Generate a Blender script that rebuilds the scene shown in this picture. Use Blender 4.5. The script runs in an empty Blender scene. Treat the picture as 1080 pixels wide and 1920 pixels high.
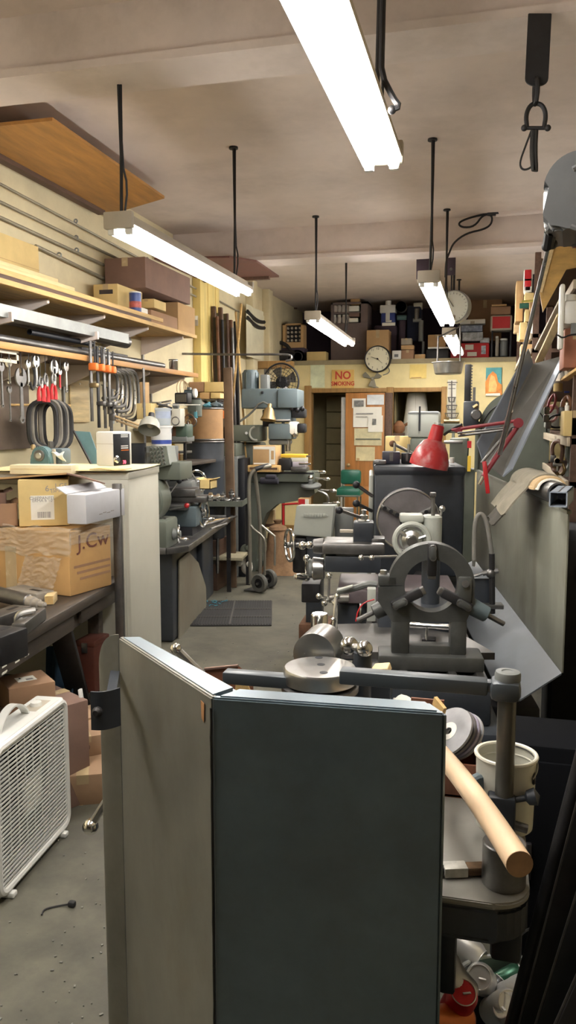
import bpy, bmesh, math, random
from mathutils import Vector, Matrix, noise as mnoise
random.seed(7)
R = math.radians
SC = bpy.context.scene
COL = SC.collection

# ------------------------------------------------------------------ camera
F, CX, CY, VX, VY, H = 1500.0, 540.0, 960.0, 920.0, 790.0, 1.6
PB = math.atan((CY - VY) / F)
YA = math.atan((VX - CX) / F * math.cos(PB))
cd = bpy.data.cameras.new('camera')
cam = bpy.data.objects.new('camera', cd)
COL.objects.link(cam)
cam.location = (0, 0, H)
cam.rotation_euler = (math.pi / 2 - PB, 0, YA)
cd.sensor_fit = 'VERTICAL'
cd.sensor_height = 36
cd.sensor_width = 36
cd.lens = F / 1920 * 36
cd.clip_start = 0.05
SC.camera = cam
FW = Vector((-math.sin(YA) * math.cos(PB), math.cos(YA) * math.cos(PB), -math.sin(PB)))
RT = Vector((math.cos(YA), math.sin(YA), 0))
UP = Vector((-math.sin(YA) * math.sin(PB), math.cos(YA) * math.sin(PB), math.cos(PB)))


def ray(px, py):
    return FW + RT * ((px - CX) / F) + UP * ((CY - py) / F)


class Fr:
    """A place in the room: origin on the floor or a surface, turned by rz degrees."""
    def __init__(s, loc=(0, 0, 0), rz=0, size=1):
        s.loc = Vector(loc)
        s.rz = rz
        s.m = Matrix.Translation(s.loc) @ Matrix.Rotation(R(rz), 4, 'Z') @ Matrix.Diagonal((size, size, size, 1))
        s.mi = s.m.inverted()

    def P(s, px, py, x=None, y=None, z=None):
        o = s.mi @ Vector((0, 0, H))
        d = s.mi.to_3x3() @ ray(px, py)
        if x is not None:
            t = (x - o.x) / d.x
        elif y is not None:
            t = (y - o.y) / d.y
        else:
            t = (z - o.z) / d.z
        return o + d * t


W0 = Fr()


# ------------------------------------------------------------------ geometry
def basis(d):
    d = Vector(d).normalized()
    a = Vector((0, 0, 1)) if abs(d.z) < .95 else Vector((1, 0, 0))
    u = a.cross(d).normalized()
    return u, d.cross(u).normalized(), d


class G:
    def __init__(s):
        s.b = bmesh.new()

    def box(s, c, sz, rz=0, rot=None, bev=0):
        m = Matrix.Translation(Vector(c))
        if rot is not None:
            m = m @ (rot if isinstance(rot, Matrix) else Matrix.Rotation(R(rot[0]), 4, 'X') @ Matrix.Rotation(R(rot[1]), 4, 'Y') @ Matrix.Rotation(R(rot[2]), 4, 'Z'))
        elif rz:
            m = m @ Matrix.Rotation(R(rz), 4, 'Z')
        m = m @ Matrix.Diagonal((sz[0], sz[1], sz[2], 1))
        r = bmesh.ops.create_cube(s.b, size=1, matrix=m)
        if bev:
            es = list({e for v in r['verts'] for e in v.link_edges})
            bmesh.ops.bevel(s.b, geom=es, offset=min(bev, min(sz) * .45), segments=2, affect='EDGES', profile=.5)
        return s

    def span(s, a, b, bev=0):
        a, b = Vector(a), Vector(b)
        return s.box((a + b) / 2, [max(abs(b[i] - a[i]), .001) for i in range(3)], bev=bev)

    def bar(s, p0, p1, w, h, bev=0, roll=0):
        p0, p1 = Vector(p0), Vector(p1)
        u, v, d = basis(p1 - p0)
        if roll:
            q = Matrix.Rotation(R(roll), 3, d)
            u, v = q @ u, q @ v
        m = Matrix((u, v, d)).transposed().to_4x4()
        return s.box((p0 + p1) / 2, (w, h, (p1 - p0).length), rot=m, bev=bev)

    def loft(s, rings, caps=True, closed=False):
        vs = [[s.b.verts.new(p) for p in r] for r in rings]
        n = len(vs[0])
        k = len(vs)
        for i in range(k if closed else k - 1):
            a, b = vs[i], vs[(i + 1) % k]
            for j in range(n):
                try:
                    s.b.faces.new((a[j], a[(j + 1) % n], b[(j + 1) % n], b[j]))
                except ValueError:
                    pass
        if caps and not closed:
            try:
                s.b.faces.new(vs[0][::-1])
                s.b.faces.new(vs[-1])
            except ValueError:
                pass
        return s

    def cyl(s, p0, p1, r, r2=None, n=20, caps=True, bev=0):
        p0, p1 = Vector(p0), Vector(p1)
        u, v, d = basis(p1 - p0)
        r2 = r if r2 is None else r2
        st = [(p0, r), (p1, r2)]
        if bev:
            L = (p1 - p0).length
            bv = min(bev, L * .4)
            st = [(p0, r - bv), (p0 + d * bv, r), (p1 - d * bv, r2), (p1, r2 - bv)]
        rings = [[c + (u * math.cos(2 * math.pi * k / n) + v * math.sin(2 * math.pi * k / n)) * rr for k in range(n)] for c, rr in st]
        return s.loft(rings, caps)

    def tube(s, path, r, n=8, closed=False, smooth=0):
        pts = [Vector(p) for p in path]
        for _ in range(smooth):
            q = []
            m = len(pts)
            if not closed:
                q.append(pts[0])
            for i in range(m if closed else m - 1):
                a, b = pts[i], pts[(i + 1) % m]
                q += [a * .75 + b * .25, a * .25 + b * .75]
            if not closed:
                q.append(pts[-1])
            pts = q
        m = len(pts)
        rings = []
        pu = None
        for i, p in enumerate(pts):
            if closed:
                d = pts[(i + 1) % m] - pts[i - 1]
            else:
                d = pts[min(i + 1, m - 1)] - pts[max(i - 1, 0)]
            if d.length < 1e-9:
                d = Vector((0, 0, 1))
            d.normalize()
            if pu is None:
                u, v, _ = basis(d)
            else:
                u = (pu - d * pu.dot(d)).normalized()
                v = d.cross(u)
            pu = u
            rr = r(i / (m - 1)) if callable(r) else r
            rings.append([p + (u * math.cos(2 * math.pi * k / n) + v * math.sin(2 * math.pi * k / n)) * rr for k in range(n)])
        return s.loft(rings, True, closed)

    def lathe(s, prof, c=(0, 0, 0), d=(0, 0, 1), n=24, a0=0, a1=360, caps=True):
        """prof: (radius, height) list round axis d at c."""
        u, v, d = basis(d)
        c = Vector(c)
        full = abs(a1 - a0) >= 359.9
        k = n if full else n + 1
        rings = []
        for i in range(k):
            a = R(a0 + (a1 - a0) * i / n)
            e = u * math.cos(a) + v * math.sin(a)
            rings.append([c + e * max(r, .0002) + d * h for r, h in prof])
        vs = [[s.b.verts.new(p) for p in r] for r in rings]
        for i in range(n):
            A, B = vs[i], vs[(i + 1) % k]
            for j in range(len(prof) - 1):
                s.b.faces.new((A[j], B[j], B[j + 1], A[j + 1]))
        if caps and full:
            for j in (0, -1):
                if prof[j][0] > .0005 and prof[0] != prof[-1]:
                    s.b.faces.new([vs[i][j] for i in range(n)])
        return s

    def ring(s, c, d, ro, ri, h, n=32, a0=0, a1=360, bev=.002):
        pr = [(ri, 0), (ro - bev, 0), (ro, bev), (ro, h - bev), (ro - bev, h), (ri, h), (ri, 0)]
        s.lathe(pr, Vector(c) - Vector(d).normalized() * h / 2, d, n, a0, a1)
        return s

    def torus(s, c, d, Rr, r, n=32, m=8, a0=0, a1=360):
        u, v, d = basis(d)
        full = abs(a1 - a0) >= 359.9
        pts = [Vector(c) + (u * math.cos(R(a0 + (a1 - a0) * i / n)) + v * math.sin(R(a0 + (a1 - a0) * i / n))) * Rr for i in range(n if full else n + 1)]
        return s.tube(pts, r, m, closed=full)

    def ball(s, c, r, sc=(1, 1, 1), u=16, v=10):
        bmesh.ops.create_uvsphere(s.b, u_segments=u, v_segments=v, radius=r, matrix=Matrix.Translation(Vector(c)) @ Matrix.Diagonal((*sc, 1)))
        return s

    def prism(s, poly, w, bev=0):
        """poly: 3D points of a planar outline, pushed along the vector w."""
        w = Vector(w)
        a = [s.b.verts.new(p) for p in poly]
        b = [s.b.verts.new(Vector(p) + w) for p in poly]
        n = len(a)
        fs = [s.b.faces.new(a[::-1]), s.b.faces.new(b)]
        for i in range(n):
            fs.append(s.b.faces.new((a[i], a[(i + 1) % n], b[(i + 1) % n], b[i])))
        if bev:
            bmesh.ops.bevel(s.b, geom=list({e for f in fs for e in f.edges}), offset=bev, segments=2, affect='EDGES')
        return s

    def sheet(s, fn, nu, nv, th):
        """fn(u,v)->point for u,v in 0..1, given thickness th."""
        P = [[Vector(fn(i / nu, j / nv)) for j in range(nv + 1)] for i in range(nu + 1)]
        N = [[None] * (nv + 1) for _ in range(nu + 1)]
        for i in range(nu + 1):
            for j in range(nv + 1):
                a = P[min(i + 1, nu)][j] - P[max(i - 1, 0)][j]
                b = P[i][min(j + 1, nv)] - P[i][max(j - 1, 0)]
                q = a.cross(b)
                N[i][j] = q.normalized() if q.length > 1e-12 else Vector((0, 0, 1))
        A = [[s.b.verts.new(P[i][j] + N[i][j] * th / 2) for j in range(nv + 1)] for i in range(nu + 1)]
        B = [[s.b.verts.new(P[i][j] - N[i][j] * th / 2) for j in range(nv + 1)] for i in range(nu + 1)]
        for i in range(nu):
            for j in range(nv):
                s.b.faces.new((A[i][j], A[i + 1][j], A[i + 1][j + 1], A[i][j + 1]))
                s.b.faces.new((B[i][j], B[i][j + 1], B[i + 1][j + 1], B[i + 1][j]))
        for i in range(nu):
            s.b.faces.new((A[i][0], B[i][0], B[i + 1][0], A[i + 1][0]))
            s.b.faces.new((A[i][nv], A[i + 1][nv], B[i + 1][nv], B[i][nv]))
        for j in range(nv):
            s.b.faces.new((A[0][j], A[0][j + 1], B[0][j + 1], B[0][j]))
            s.b.faces.new((A[nu][j], B[nu][j], B[nu][j + 1], A[nu][j + 1]))
        return s

    def mesh(s, name, mat, ang=35):
        bmesh.ops.recalc_face_normals(s.b, faces=s.b.faces)
        me = bpy.data.meshes.new(name)
        s.b.to_mesh(me)
        s.b.free()
        for p in me.polygons:
            p.use_smooth = True
        me.set_sharp_from_angle(angle=R(ang))
        me.materials.append(mat)
        return me


def tag(o, label=None, cat=None, group=None, kind=None):
    if label:
        o['label'] = label
    if cat:
        o['category'] = cat
    if group:
        o['group'] = group
    if kind:
        o['kind'] = kind
    return o


class T(Fr):
    """A thing: an Empty at its base with its parts under it."""
    def __init__(s, name, label, cat, loc=(0, 0, 0), rz=0, group=None, size=1):
        super().__init__(loc, rz, size)
        s.o = bpy.data.objects.new(name, None)
        s.o.empty_display_size = .05
        COL.objects.link(s.o)
        s.o.location = s.loc
        s.o.rotation_euler = (0, 0, R(rz))
        s.o.scale = (size,) * 3
        tag(s.o, label, cat, group)

    def part(s, name, mat, g, parent=None, label=None, ang=35):
        o = bpy.data.objects.new(name, g.mesh(name, mat, ang))
        COL.objects.link(o)
        o.parent = parent or s.o
        if label:
            o['label'] = label
        return o


def solo(name, label, cat, mat, g, loc=(0, 0, 0), rz=0, group=None, kind=None, ang=35):
    o = bpy.data.objects.new(name, g.mesh(name, mat, ang))
    COL.objects.link(o)
    o.location = loc
    o.rotation_euler = (0, 0, R(rz))
    return tag(o, label, cat, group, kind)


def struct(name, mat, g, parent=None, label=None, cat=None):
    o = bpy.data.objects.new(name, g.mesh(name, mat))
    COL.objects.link(o)
    if parent:
        o.parent = parent
    else:
        o['kind'] = 'structure'
        tag(o, label, cat)
    return o


def lettering(text, size, mat, th=.001, bold=0):
    cu = bpy.data.curves.new('text', 'FONT')
    cu.body = text
    cu.size = size
    cu.extrude = th
    cu.offset = bold * size
    cu.align_x = 'CENTER'
    cu.align_y = 'CENTER'
    cu.resolution_u = 3
    t = bpy.data.objects.new('text', cu)
    COL.objects.link(t)
    dg = bpy.context.evaluated_depsgraph_get()
    me = bpy.data.meshes.new_from_object(t.evaluated_get(dg))
    bpy.data.objects.remove(t)
    me.materials.clear()
    me.materials.append(mat)
    return me


def letters(name, text, size, mat, parent, loc, rot, th=.0006, sx=1, bold=0):
    o = bpy.data.objects.new(name, lettering(text, size, mat, th, bold))
    COL.objects.link(o)
    o.parent = parent
    o.location = loc
    o.rotation_euler = [R(a) for a in rot]
    o.scale = (sx, 1, 1)
    return o


# ------------------------------------------------------------------ materials
_M = {}


def M(name, rgb, rough=.55, metal=0, var=.2, scale=6, bump=0, dirt=0, dirt_rgb=(.03, .025, .02), dscale=3, stretch=(1, 1, 1), emit=0, alpha=1, spec=.5, trans=0):
    if name in _M:
        return _M[name]
    m = bpy.data.materials.new(name)
    m.use_nodes = True
    nt = m.node_tree
    N, L = nt.nodes, nt.links
    b = N['Principled BSDF']
    b.inputs['Roughness'].default_value = rough
    b.inputs['Metallic'].default_value = metal
    b.inputs['Specular IOR Level'].default_value = spec
    if alpha < 1:
        b.inputs['Alpha'].default_value = alpha
    if trans:
        b.inputs['Transmission Weight'].default_value = trans
    if emit:
        b.inputs['Emission Color'].default_value = (*rgb, 1)
        b.inputs['Emission Strength'].default_value = emit
        b.inputs['Base Color'].default_value = (*rgb, 1)
        _M[name] = m
        return m
    tc = N.new('ShaderNodeTexCoord')
    mp = N.new('ShaderNodeMapping')
    mp.inputs['Scale'].default_value = stretch
    L.new(tc.outputs['Object'], mp.inputs['Vector'])
    nz = N.new('ShaderNodeTexNoise')
    nz.inputs['Scale'].default_value = scale
    nz.inputs['Detail'].default_value = 6
    nz.inputs['Roughness'].default_value = .65
    L.new(mp.outputs[0], nz.inputs['Vector'])
    rp = N.new('ShaderNodeValToRGB')
    rp.color_ramp.elements[0].position = .3
    rp.color_ramp.elements[1].position = .7
    rp.color_ramp.elements[0].color = (*[c * (1 - var) for c in rgb], 1)
    rp.color_ramp.elements[1].color = (*[min(1, c * (1 + var)) for c in rgb], 1)
    L.new(nz.outputs['Fac'], rp.inputs['Fac'])
    col = rp.outputs['Color']
    if dirt:
        n2 = N.new('ShaderNodeTexNoise')
        n2.inputs['Scale'].default_value = dscale
        n2.inputs['Detail'].default_value = 8
        n2.inputs['Roughness'].default_value = .7
        L.new(mp.outputs[0], n2.inputs['Vector'])
        r2 = N.new('ShaderNodeValToRGB')
        r2.color_ramp.elements[0].position = .48
        r2.color_ramp.elements[1].position = .72
        r2.color_ramp.elements[0].color = (0, 0, 0, 1)
        r2.color_ramp.elements[1].color = (dirt, dirt, dirt, 1)
        L.new(n2.outputs['Fac'], r2.inputs['Fac'])
        mx = N.new('ShaderNodeMix')
        mx.data_type = 'RGBA'
        mx.inputs['B'].default_value = (*dirt_rgb, 1)
        L.new(r2.outputs['Color'], mx.inputs['Factor'])
        L.new(col, mx.inputs['A'])
        col = mx.outputs['Result']
    L.new(col, b.inputs['Base Color'])
    if bump:
        bp = N.new('ShaderNodeBump')
        bp.inputs['Strength'].default_value = bump
        bp.inputs['Distance'].default_value = .01
        L.new(nz.outputs['Fac'], bp.inputs['Height'])
        L.new(bp.outputs[0], b.inputs['Normal'])
    rr = N.new('ShaderNodeMapRange')
    rr.inputs['To Min'].default_value = max(.05, rough - .1)
    rr.inputs['To Max'].default_value = min(1, rough + .12)
    L.new(nz.outputs['Fac'], rr.inputs['Value'])
    L.new(rr.outputs[0], b.inputs['Roughness'])
    _M[name] = m
    return m


CEIL = M('ceiling_paint', (.66, .565, .5), .9, var=.1, scale=1.2, dirt=.35, dirt_rgb=(.28, .23, .19), dscale=.9)
BEAM = M('beam_paint', (.7, .61, .56), .85, var=.1, scale=1.5, dirt=.3, dirt_rgb=(.22, .18, .14), dscale=1.4)
CREAM = M('cream_wall', (.66, .58, .38), .85, var=.1, scale=2, dirt=.35, dirt_rgb=(.33, .26, .13), dscale=1.3)
BACKW = M('back_wall', (.74, .63, .33), .8, var=.1, scale=2, dirt=.3, dirt_rgb=(.4, .31, .12), dscale=1.5)
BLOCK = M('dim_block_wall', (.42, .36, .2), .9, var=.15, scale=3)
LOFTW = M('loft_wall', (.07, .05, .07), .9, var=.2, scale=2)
CONC = M('concrete_floor', (.112, .106, .078), .6, var=.3, scale=5, bump=.2, dirt=.75, dirt_rgb=(.03, .028, .026), dscale=1.3)
TUBE = M('fluorescent_tube', (1.0, .97, .93), emit=26)
FIX = M('fixture_enamel', (.45, .4, .32), .5, var=.1)
DARKM = M('dark_grey_machine_paint', (.034, .04, .05), .42, var=.25, scale=9, bump=.05, dirt=.25, dirt_rgb=(.012, .011, .011))
GUARDM = M('blue_grey_sheet_paint', (.155, .205, .245), .33, .4, var=.12, scale=9, bump=.05, dirt=.5, dirt_rgb=(.13, .14, .14), dscale=3)
LITGRIME = M('lit_grimed_sheet_paint', (.23, .225, .195), .34, .35, var=.2, scale=7, bump=.05, dirt=.8, dirt_rgb=(.17, .14, .09), dscale=2.6, stretch=(1, 1, .6))  # guard paint with the warm wall light put into its tone, plus olive grime
GREYM = M('grey_machine_paint', (.16, .17, .165), .45, var=.15, scale=6, dirt=.35, dirt_rgb=(.05, .045, .04))
LIGHTM = M('light_grey_machine_paint', (.4, .42, .38), .4, var=.1, scale=6, dirt=.3, dirt_rgb=(.12, .11, .09))
GREENM = M('grey_green_machine_paint', (.115, .13, .105), .5, var=.15, scale=6, dirt=.35, dirt_rgb=(.06, .055, .04))
BLUEM = M('blue_grey_machine_paint', (.1, .135, .15), .5, var=.15, scale=6, dirt=.3)
TEAL = M('teal_paint', (.09, .17, .18), .45, var=.15, scale=8, dirt=.3)
STEEL = M('bare_steel', (.5, .5, .49), .3, 1, var=.2, scale=10)
OLDST = M('oily_steel', (.2, .195, .19), .4, .9, var=.3, scale=9, dirt=.35, dirt_rgb=(.05, .045, .04))
BLKST = M('black_steel', (.035, .034, .036), .5, .6, var=.3, scale=9)
BLACK = M('black_enamel', (.009, .01, .014), .5, var=.3)
CHROME = M('chrome', (.8, .8, .78), .1, 1, var=.05)
GALV = M('galvanized_steel', (.4, .42, .42), .45, .8, var=.12, scale=14, stretch=(1, 1, 1))
RUST = M('rusty_steel', (.16, .08, .045), .8, .3, var=.4, scale=12)
WOOD = M('pine_wood', (.58, .38, .15), .65, var=.25, scale=6, stretch=(6, .6, 6))
PALEW = M('pale_wood', (.72, .56, .3), .65, var=.2, scale=6, stretch=(6, .6, 6))
PLY = M('varnished_plywood', (.42, .21, .06), .55, var=.3, scale=4, stretch=(3, .5, 3))
DKWOOD = M('dark_wood', (.1, .055, .035), .65, var=.35, scale=6, stretch=(6, .6, 6))
GREASYW = M('greasy_bench_wood', (.045, .035, .028), .5, var=.5, scale=8, stretch=(5, .6, 5), dirt=.4, dirt_rgb=(.13, .09, .05), dscale=7)
DOORW = M('door_wood', (.4, .17, .045), .5, var=.25, scale=4, stretch=(6, 6, .5))
FRAMEW = M('door_frame_wood', (.34, .19, .06), .6, var=.25, scale=4, stretch=(6, 6, .6))
CARD = M('cardboard', (.5, .32, .15), .8, var=.1, scale=5)
CARDY = M('yellow_cardboard', (.66, .5, .22), .8, var=.1, scale=5)
CARDB = M('brown_cardboard', (.34, .2, .115), .8, var=.12, scale=5)
HEAPC = M('heap_cardboard', (.37, .235, .14), .8, var=.12, scale=5)
CARDD = M('dark_cardboard', (.2, .12, .09), .8, var=.15, scale=5)
TAPE = M('packing_tape', (.5, .38, .22), .25, var=.1, scale=8)
FILM = M('clear_plastic_film', (.8, .76, .66), .12, var=.2, scale=22, bump=.7, alpha=.16, spec=1)
PAPER = M('white_paper', (.82, .8, .72), .8, var=.05)
INK = M('black_ink', (.05, .04, .04), .7, var=.1)
GREYINK = M('grey_ink', (.3, .29, .28), .7, var=.2, scale=60)
REDINK = M('red_ink', (.55, .06, .035), .7, var=.1)
BROWNINK = M('brown_marker', (.19, .07, .05), .7, var=.1)
WHITE = M('white_plastic', (.78, .78, .74), .35, var=.04)
CREAMP = M('cream_enamel', (.62, .61, .53), .4, var=.06, scale=2, dirt=.15, dirt_rgb=(.35, .33, .25))
RED = M('red_paint', (.5, .02, .025), .35, var=.15, scale=6, dirt=.25, dirt_rgb=(.14, .03, .03))
DKRED = M('dark_red_paint', (.22, .015, .025), .4, var=.15)
ORANGE = M('orange_paint', (.7, .17, .03), .45, var=.1)
BLUEP = M('blue_plastic', (.04, .07, .3), .45, var=.1)
YELLOW = M('yellow_plastic', (.75, .5, .05), .45, var=.1)
RUBBER = M('black_rubber', (.025, .024, .024), .75, var=.3, scale=12)
TYRE = M('grey_rubber', (.09, .09, .08), .7, var=.15)
CLOTH = M('grey_cloth', (.21, .19, .145), .95, var=.15, scale=25, bump=.4)
TAN = M('tan_cloth', (.5, .36, .2), .95, var=.15, scale=25, bump=.4)
BURLAP = M('burlap', (.27, .16, .085), .95, var=.2, scale=30, bump=.4)
LEATHER = M('green_vinyl', (.015, .1, .065), .3, var=.2, scale=5)
HANDLEW = M('hickory_handle', (.72, .52, .33), .5, var=.12, scale=5, stretch=(5, .6, 5))
BRONZE = M('bronze', (.33, .24, .12), .4, .7, var=.2)
GLASS = M('clock_glass', (.9, .9, .85), .05, var=0, alpha=.12, spec=.8)
# ------------------------------------------------------------------ room shell
XL, XR, YF, YB, ZC = -3.0, 1.0, -3.4, 11.2, 3.35
LB = 12.9   # back of the loft and of the rooms under it
g = G(); g.span((XL - .1, YF - .1, -.1), (XR + .1, LB + .1, 0)); struct('floor', CONC, g)
g = G(); g.span((XL - .1, YF - .1, ZC), (XR + .1, LB + .1, ZC + .1)); struct('ceiling', CEIL, g)
g = G(); g.span((XL - .1, YF - .1, 0), (XL, LB + .1, ZC)); struct('wall_left', CREAM, g)
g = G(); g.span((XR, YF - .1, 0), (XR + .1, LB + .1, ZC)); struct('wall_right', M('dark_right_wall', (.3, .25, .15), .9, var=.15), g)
g = G(); g.span((XL, YF - .1, 0), (XR, YF, ZC)); struct('wall_front', M('dark_front_wall', (.12, .11, .1), .9, var=.15), g)  # plain dark wall behind the camera
# back wall with a doorway and an office window opening, a loft above it
LZ = 2.44
dl, dr, dh = -2.47, -1.42, 2.0
wl, wr, wz0 = -1.31, -.66, .95
wt = .12
g = G()
g.span((XL, YB, 0), (dl, YB + wt, LZ)); g.span((dr, YB, 0), (wl, YB + wt, LZ)); g.span((wr, YB, 0), (XR, YB + wt, LZ))
g.span((dl, YB, dh), (dr, YB + wt, LZ)); g.span((wl, YB, dh), (wr, YB + wt, LZ)); g.span((wl, YB, 0), (wr, YB + wt, wz0))
struct('wall_back', BACKW, g)
g = G(); g.span((XL, YB + .02, LZ - .06), (XR, LB, LZ - .01)); g.span((XL, YB - .03, LZ - .05), (XR, YB + .14, LZ + .01)); struct('trim_1', M('loft_edge', (.3, .25, .15), .7, var=.2), g, label='dusty ledge of the storage loft above the back wall')
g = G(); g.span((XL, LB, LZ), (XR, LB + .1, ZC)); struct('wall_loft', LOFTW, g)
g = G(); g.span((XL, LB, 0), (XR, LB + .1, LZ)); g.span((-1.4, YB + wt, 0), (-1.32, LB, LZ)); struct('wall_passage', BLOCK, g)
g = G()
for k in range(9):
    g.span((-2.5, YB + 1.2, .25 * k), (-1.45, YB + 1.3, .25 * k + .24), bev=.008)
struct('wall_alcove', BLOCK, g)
# door 1: frame, open leaf with papers
g = G()
fw = .1
g.span((dl - fw, YB - .04, 0), (dl, YB + wt, dh + fw), bev=.006); g.span((dl, YB - .04, dh), (dr + .02, YB + wt, dh + fw * .6), bev=.006)
struct('trim_2', FRAMEW, g, label='worn wooden frame round the dark doorway')
g = G()
g.span((wl - .1, YB - .04, wz0), (wl, YB + wt, dh + .07), bev=.006); g.span((wr, YB - .04, wz0), (wr + .07, YB + wt, dh + .07), bev=.006); g.span((wl, YB - .04, dh), (wr, YB + wt, dh + .06), bev=.006)
struct('trim_3', FRAMEW, g, label='wooden frame round the office opening in the back wall')
# ceiling beams and left-wall pilasters
g = G(); g.span((XL, 3.3, 3.1), (XR, 3.52, ZC)); g.span((XL, 3.27, 3.09), (XR, 3.55, 3.125)); struct('trim_4', BEAM, g, label='painted ceiling beam nearest the camera')
g = G(); g.span((XL, 7.3, 3.08), (XR, 7.55, ZC)); g.span((XL, 7.27, 3.07), (XR, 7.58, 3.105)); struct('trim_5', BEAM, g, label='painted ceiling beam in the middle of the room')
g = G()
for a, b in ((7.9, 8.12), (8.14, 8.36), (8.38, 8.5)):
    g.span((XL, a, 0), (XL + .09, b, ZC), bev=.01)
struct('trim_6', M('yellow_boards', (.72, .56, .2), .7, var=.25, scale=3, stretch=(4, 4, .5), dirt=.3, dirt_rgb=(.4, .25, .07)), g, label='yellow upright boards on the left wall past the shelves')
g = G()
for a, b in ((9.75, 9.95), (10.5, 10.7)):
    g.span((XL, a, 0), (XL + .1, b, ZC), bev=.01)
g.span((XL, 9.95, 1.0), (XL + .03, 10.5, 3.0))
struct('trim_7', CREAM, g, label='cream panelled pier at the far end of the left wall')
g = G(); g.span((XL, 3.54, 3.2), (XL + .05, 7.28, ZC)); struct('trim_8', CREAM, g)
g = G(); g.span((XL, YB - .02, 0), (XR, YB, .1)); struct('baseboard_back', FRAMEW, g)

# ------------------------------------------------------------------ fluorescent lamps
def lamp(label, x, y0, y1, z, rods, rz=0, fan=0):
    t = T('fluorescent_lamp', label, 'lamp', (x, y0, z), rz, 'hanging twin-tube fluorescent lamps')
    L = y1 - y0
    g = G()
    g.box((0, L / 2, .055), (.075, L, .045), bev=.004)
    g.span((-.062, 0, .035), (.062, L, .042))
    g.span((-.066, 0, .022), (-.062, L, .042)); g.span((.062, 0, .022), (.066, L, .042))
    t.part('housing', FIX, g)
    for y in (0, L):
        t.part('end_cap', FIX, G().box((0, y, .04), (.14, .03, .075), bev=.006))
    for sx in (-1, 1):
        t.part('fluorescent_tube', TUBE, G().cyl((sx * .042, .03, 0), (sx * .042, L - .03, 0), .0195, n=14))
        for y in (.016, L - .016):
            t.part('tube_socket', WHITE, G().box((sx * .042, y, .005), (.032, .022, .05), bev=.004))
    for (ry, zt) in rods:
        zt -= z
        g = G(); g.tube([(0, ry - y0, .07), (.006, ry - y0, zt * .5), (0, ry - y0, zt)], .008, 8)
        g.tube([(.0, ry - y0 + .03, .07), (.02, ry - y0 + .03, .2), (.008, ry - y0, min(.3, zt * .5)), (.012, ry - y0, zt)], .005, 6, smooth=1)
        g.cyl((0, ry - y0, zt), (0, ry - y0, zt - .012), .03, n=12)
        t.part('hanger_rod', BLKST, g)
    return t

lamp('large fluorescent lamp overhead at the top of the frame, nearest the camera', -.38, .98, 2.82, 2.46, [(1.2, 3.35), (2.66, 3.35)])
lamp('fluorescent lamp over the left bench, hung below the near ceiling beam', -1.65, 3.43, 5.32, 2.46, [(3.46, 3.12), (5.12, 3.35)])
lamp('added fluorescent lamp continuing the left row beside the camera, before the near beam', -1.65, .45, 2.3, 2.46, [(.6, 3.35), (2.15, 3.35)])  # unseen lamp added to light the guard's side panel
lamp('fluorescent lamp hung before the loft, left of the wall clock', -1.5, 6.82, 9.1, 2.46, [(6.95, 3.35), (8.8, 3.35)], 2)
lamp('fluorescent lamp on the right above the big lathe headstock', -.4, 5.2, 7.4, 2.46, [(5.28, 3.35), (7.0, 3.35)])
lamp('small far fluorescent lamp just below the dial, behind the right lamp', -.43, 8.35, 10.7, 2.46, [(8.5, 3.35), (10.4, 3.35)])

# ------------------------------------------------------------------ ceiling fittings
t = T('conduit_drop', 'black cord dropping from the ceiling to the big overhead lamp', 'cord', (-.2, 2.35, 2.5))
a = [(720, 0), (716, 90), (715, 140), (738, 185), (750, 200), (735, 206)]
solo_pts = [t.P(px, py, y=0) for px, py in a]
solo_pts[0] = solo_pts[0] + Vector((0, 0, .25))
t.part('cord', BLKST, G().tube(solo_pts, .0085, 8, smooth=1))
t.part('hook_end', BLKST, G().ball(solo_pts[-1], .012))

t = T('plywood_sheet', 'varnished plywood sheet flat under the ceiling by the left wall', 'sheet', (-2.7, 4.8, 3.2))
p = [(-2.98, 4.05), (-2.32, 4.05), (-2.33, 5.6), (-2.98, 5.95)]
t.part('board', PLY, G().prism([Vector((x + 2.7, y - 4.8, 0)) for x, y in p], (0, 0, .018)))
t.part('batten', DKWOOD, G().span((-.26, -.7, -.03), (-.2, 1.0, 0)))
t = T('plywood_sheet', 'dark red board flat under the ceiling past the left lamp', 'sheet', (-2.6, 7.75, 3.05))
p = [(-2.98, 6.9), (-2.3, 7.0), (-2.12, 7.24), (-2.12, 8.05), (-2.95, 8.05)]
t.part('board', M('dark_red_board', (.14, .06, .045), .6, var=.2), G().prism([Vector((x + 2.6, y - 7.75, 0)) for x, y in p], (0, 0, .018)))
t.part('batten', DKWOOD, G().span((-.3, .2, -.03), (.4, .25, 0)))

# conduit pipes along the left wall
for k, (lab, py0, y1, r) in enumerate((('topmost of the four thin pipes along the upper left wall', 345, 9.4, .009), ('second pipe from the top along the upper left wall', 380, 8.4, .010), ('third pipe down along the upper left wall', 407, 7.6, .011), ('lowest pipe on the left wall, just above the upper shelf', 441, 6.9, .012))):
    z = (790 - py0) / 920 * (3.0 - .04) * 1.03 + 1.6
    t = T('conduit_pipe', lab, 'pipe', (XL + .04, 3.6, z), 0, 'pipes on the left wall')
    y0 = 0 if k < 3 else 1.3
    t.part('pipe', M('dusty_pipe', (.3, .27, .2), .5, .4), G().cyl((0, y0, 0), (0, y1 - 3.6, -.1 - .07 * (k == 0)), r, n=10))
    for q in range(3):
        yy = .6 + q * 1.25 + (1 if k == 3 else 0)
        if yy < y1 - 3.7:
            t.part('pipe_clip', GALV, G().torus((0, yy, -.03 * q), (0, 1, 0), r + .003, .006, 12, 6))

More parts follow.
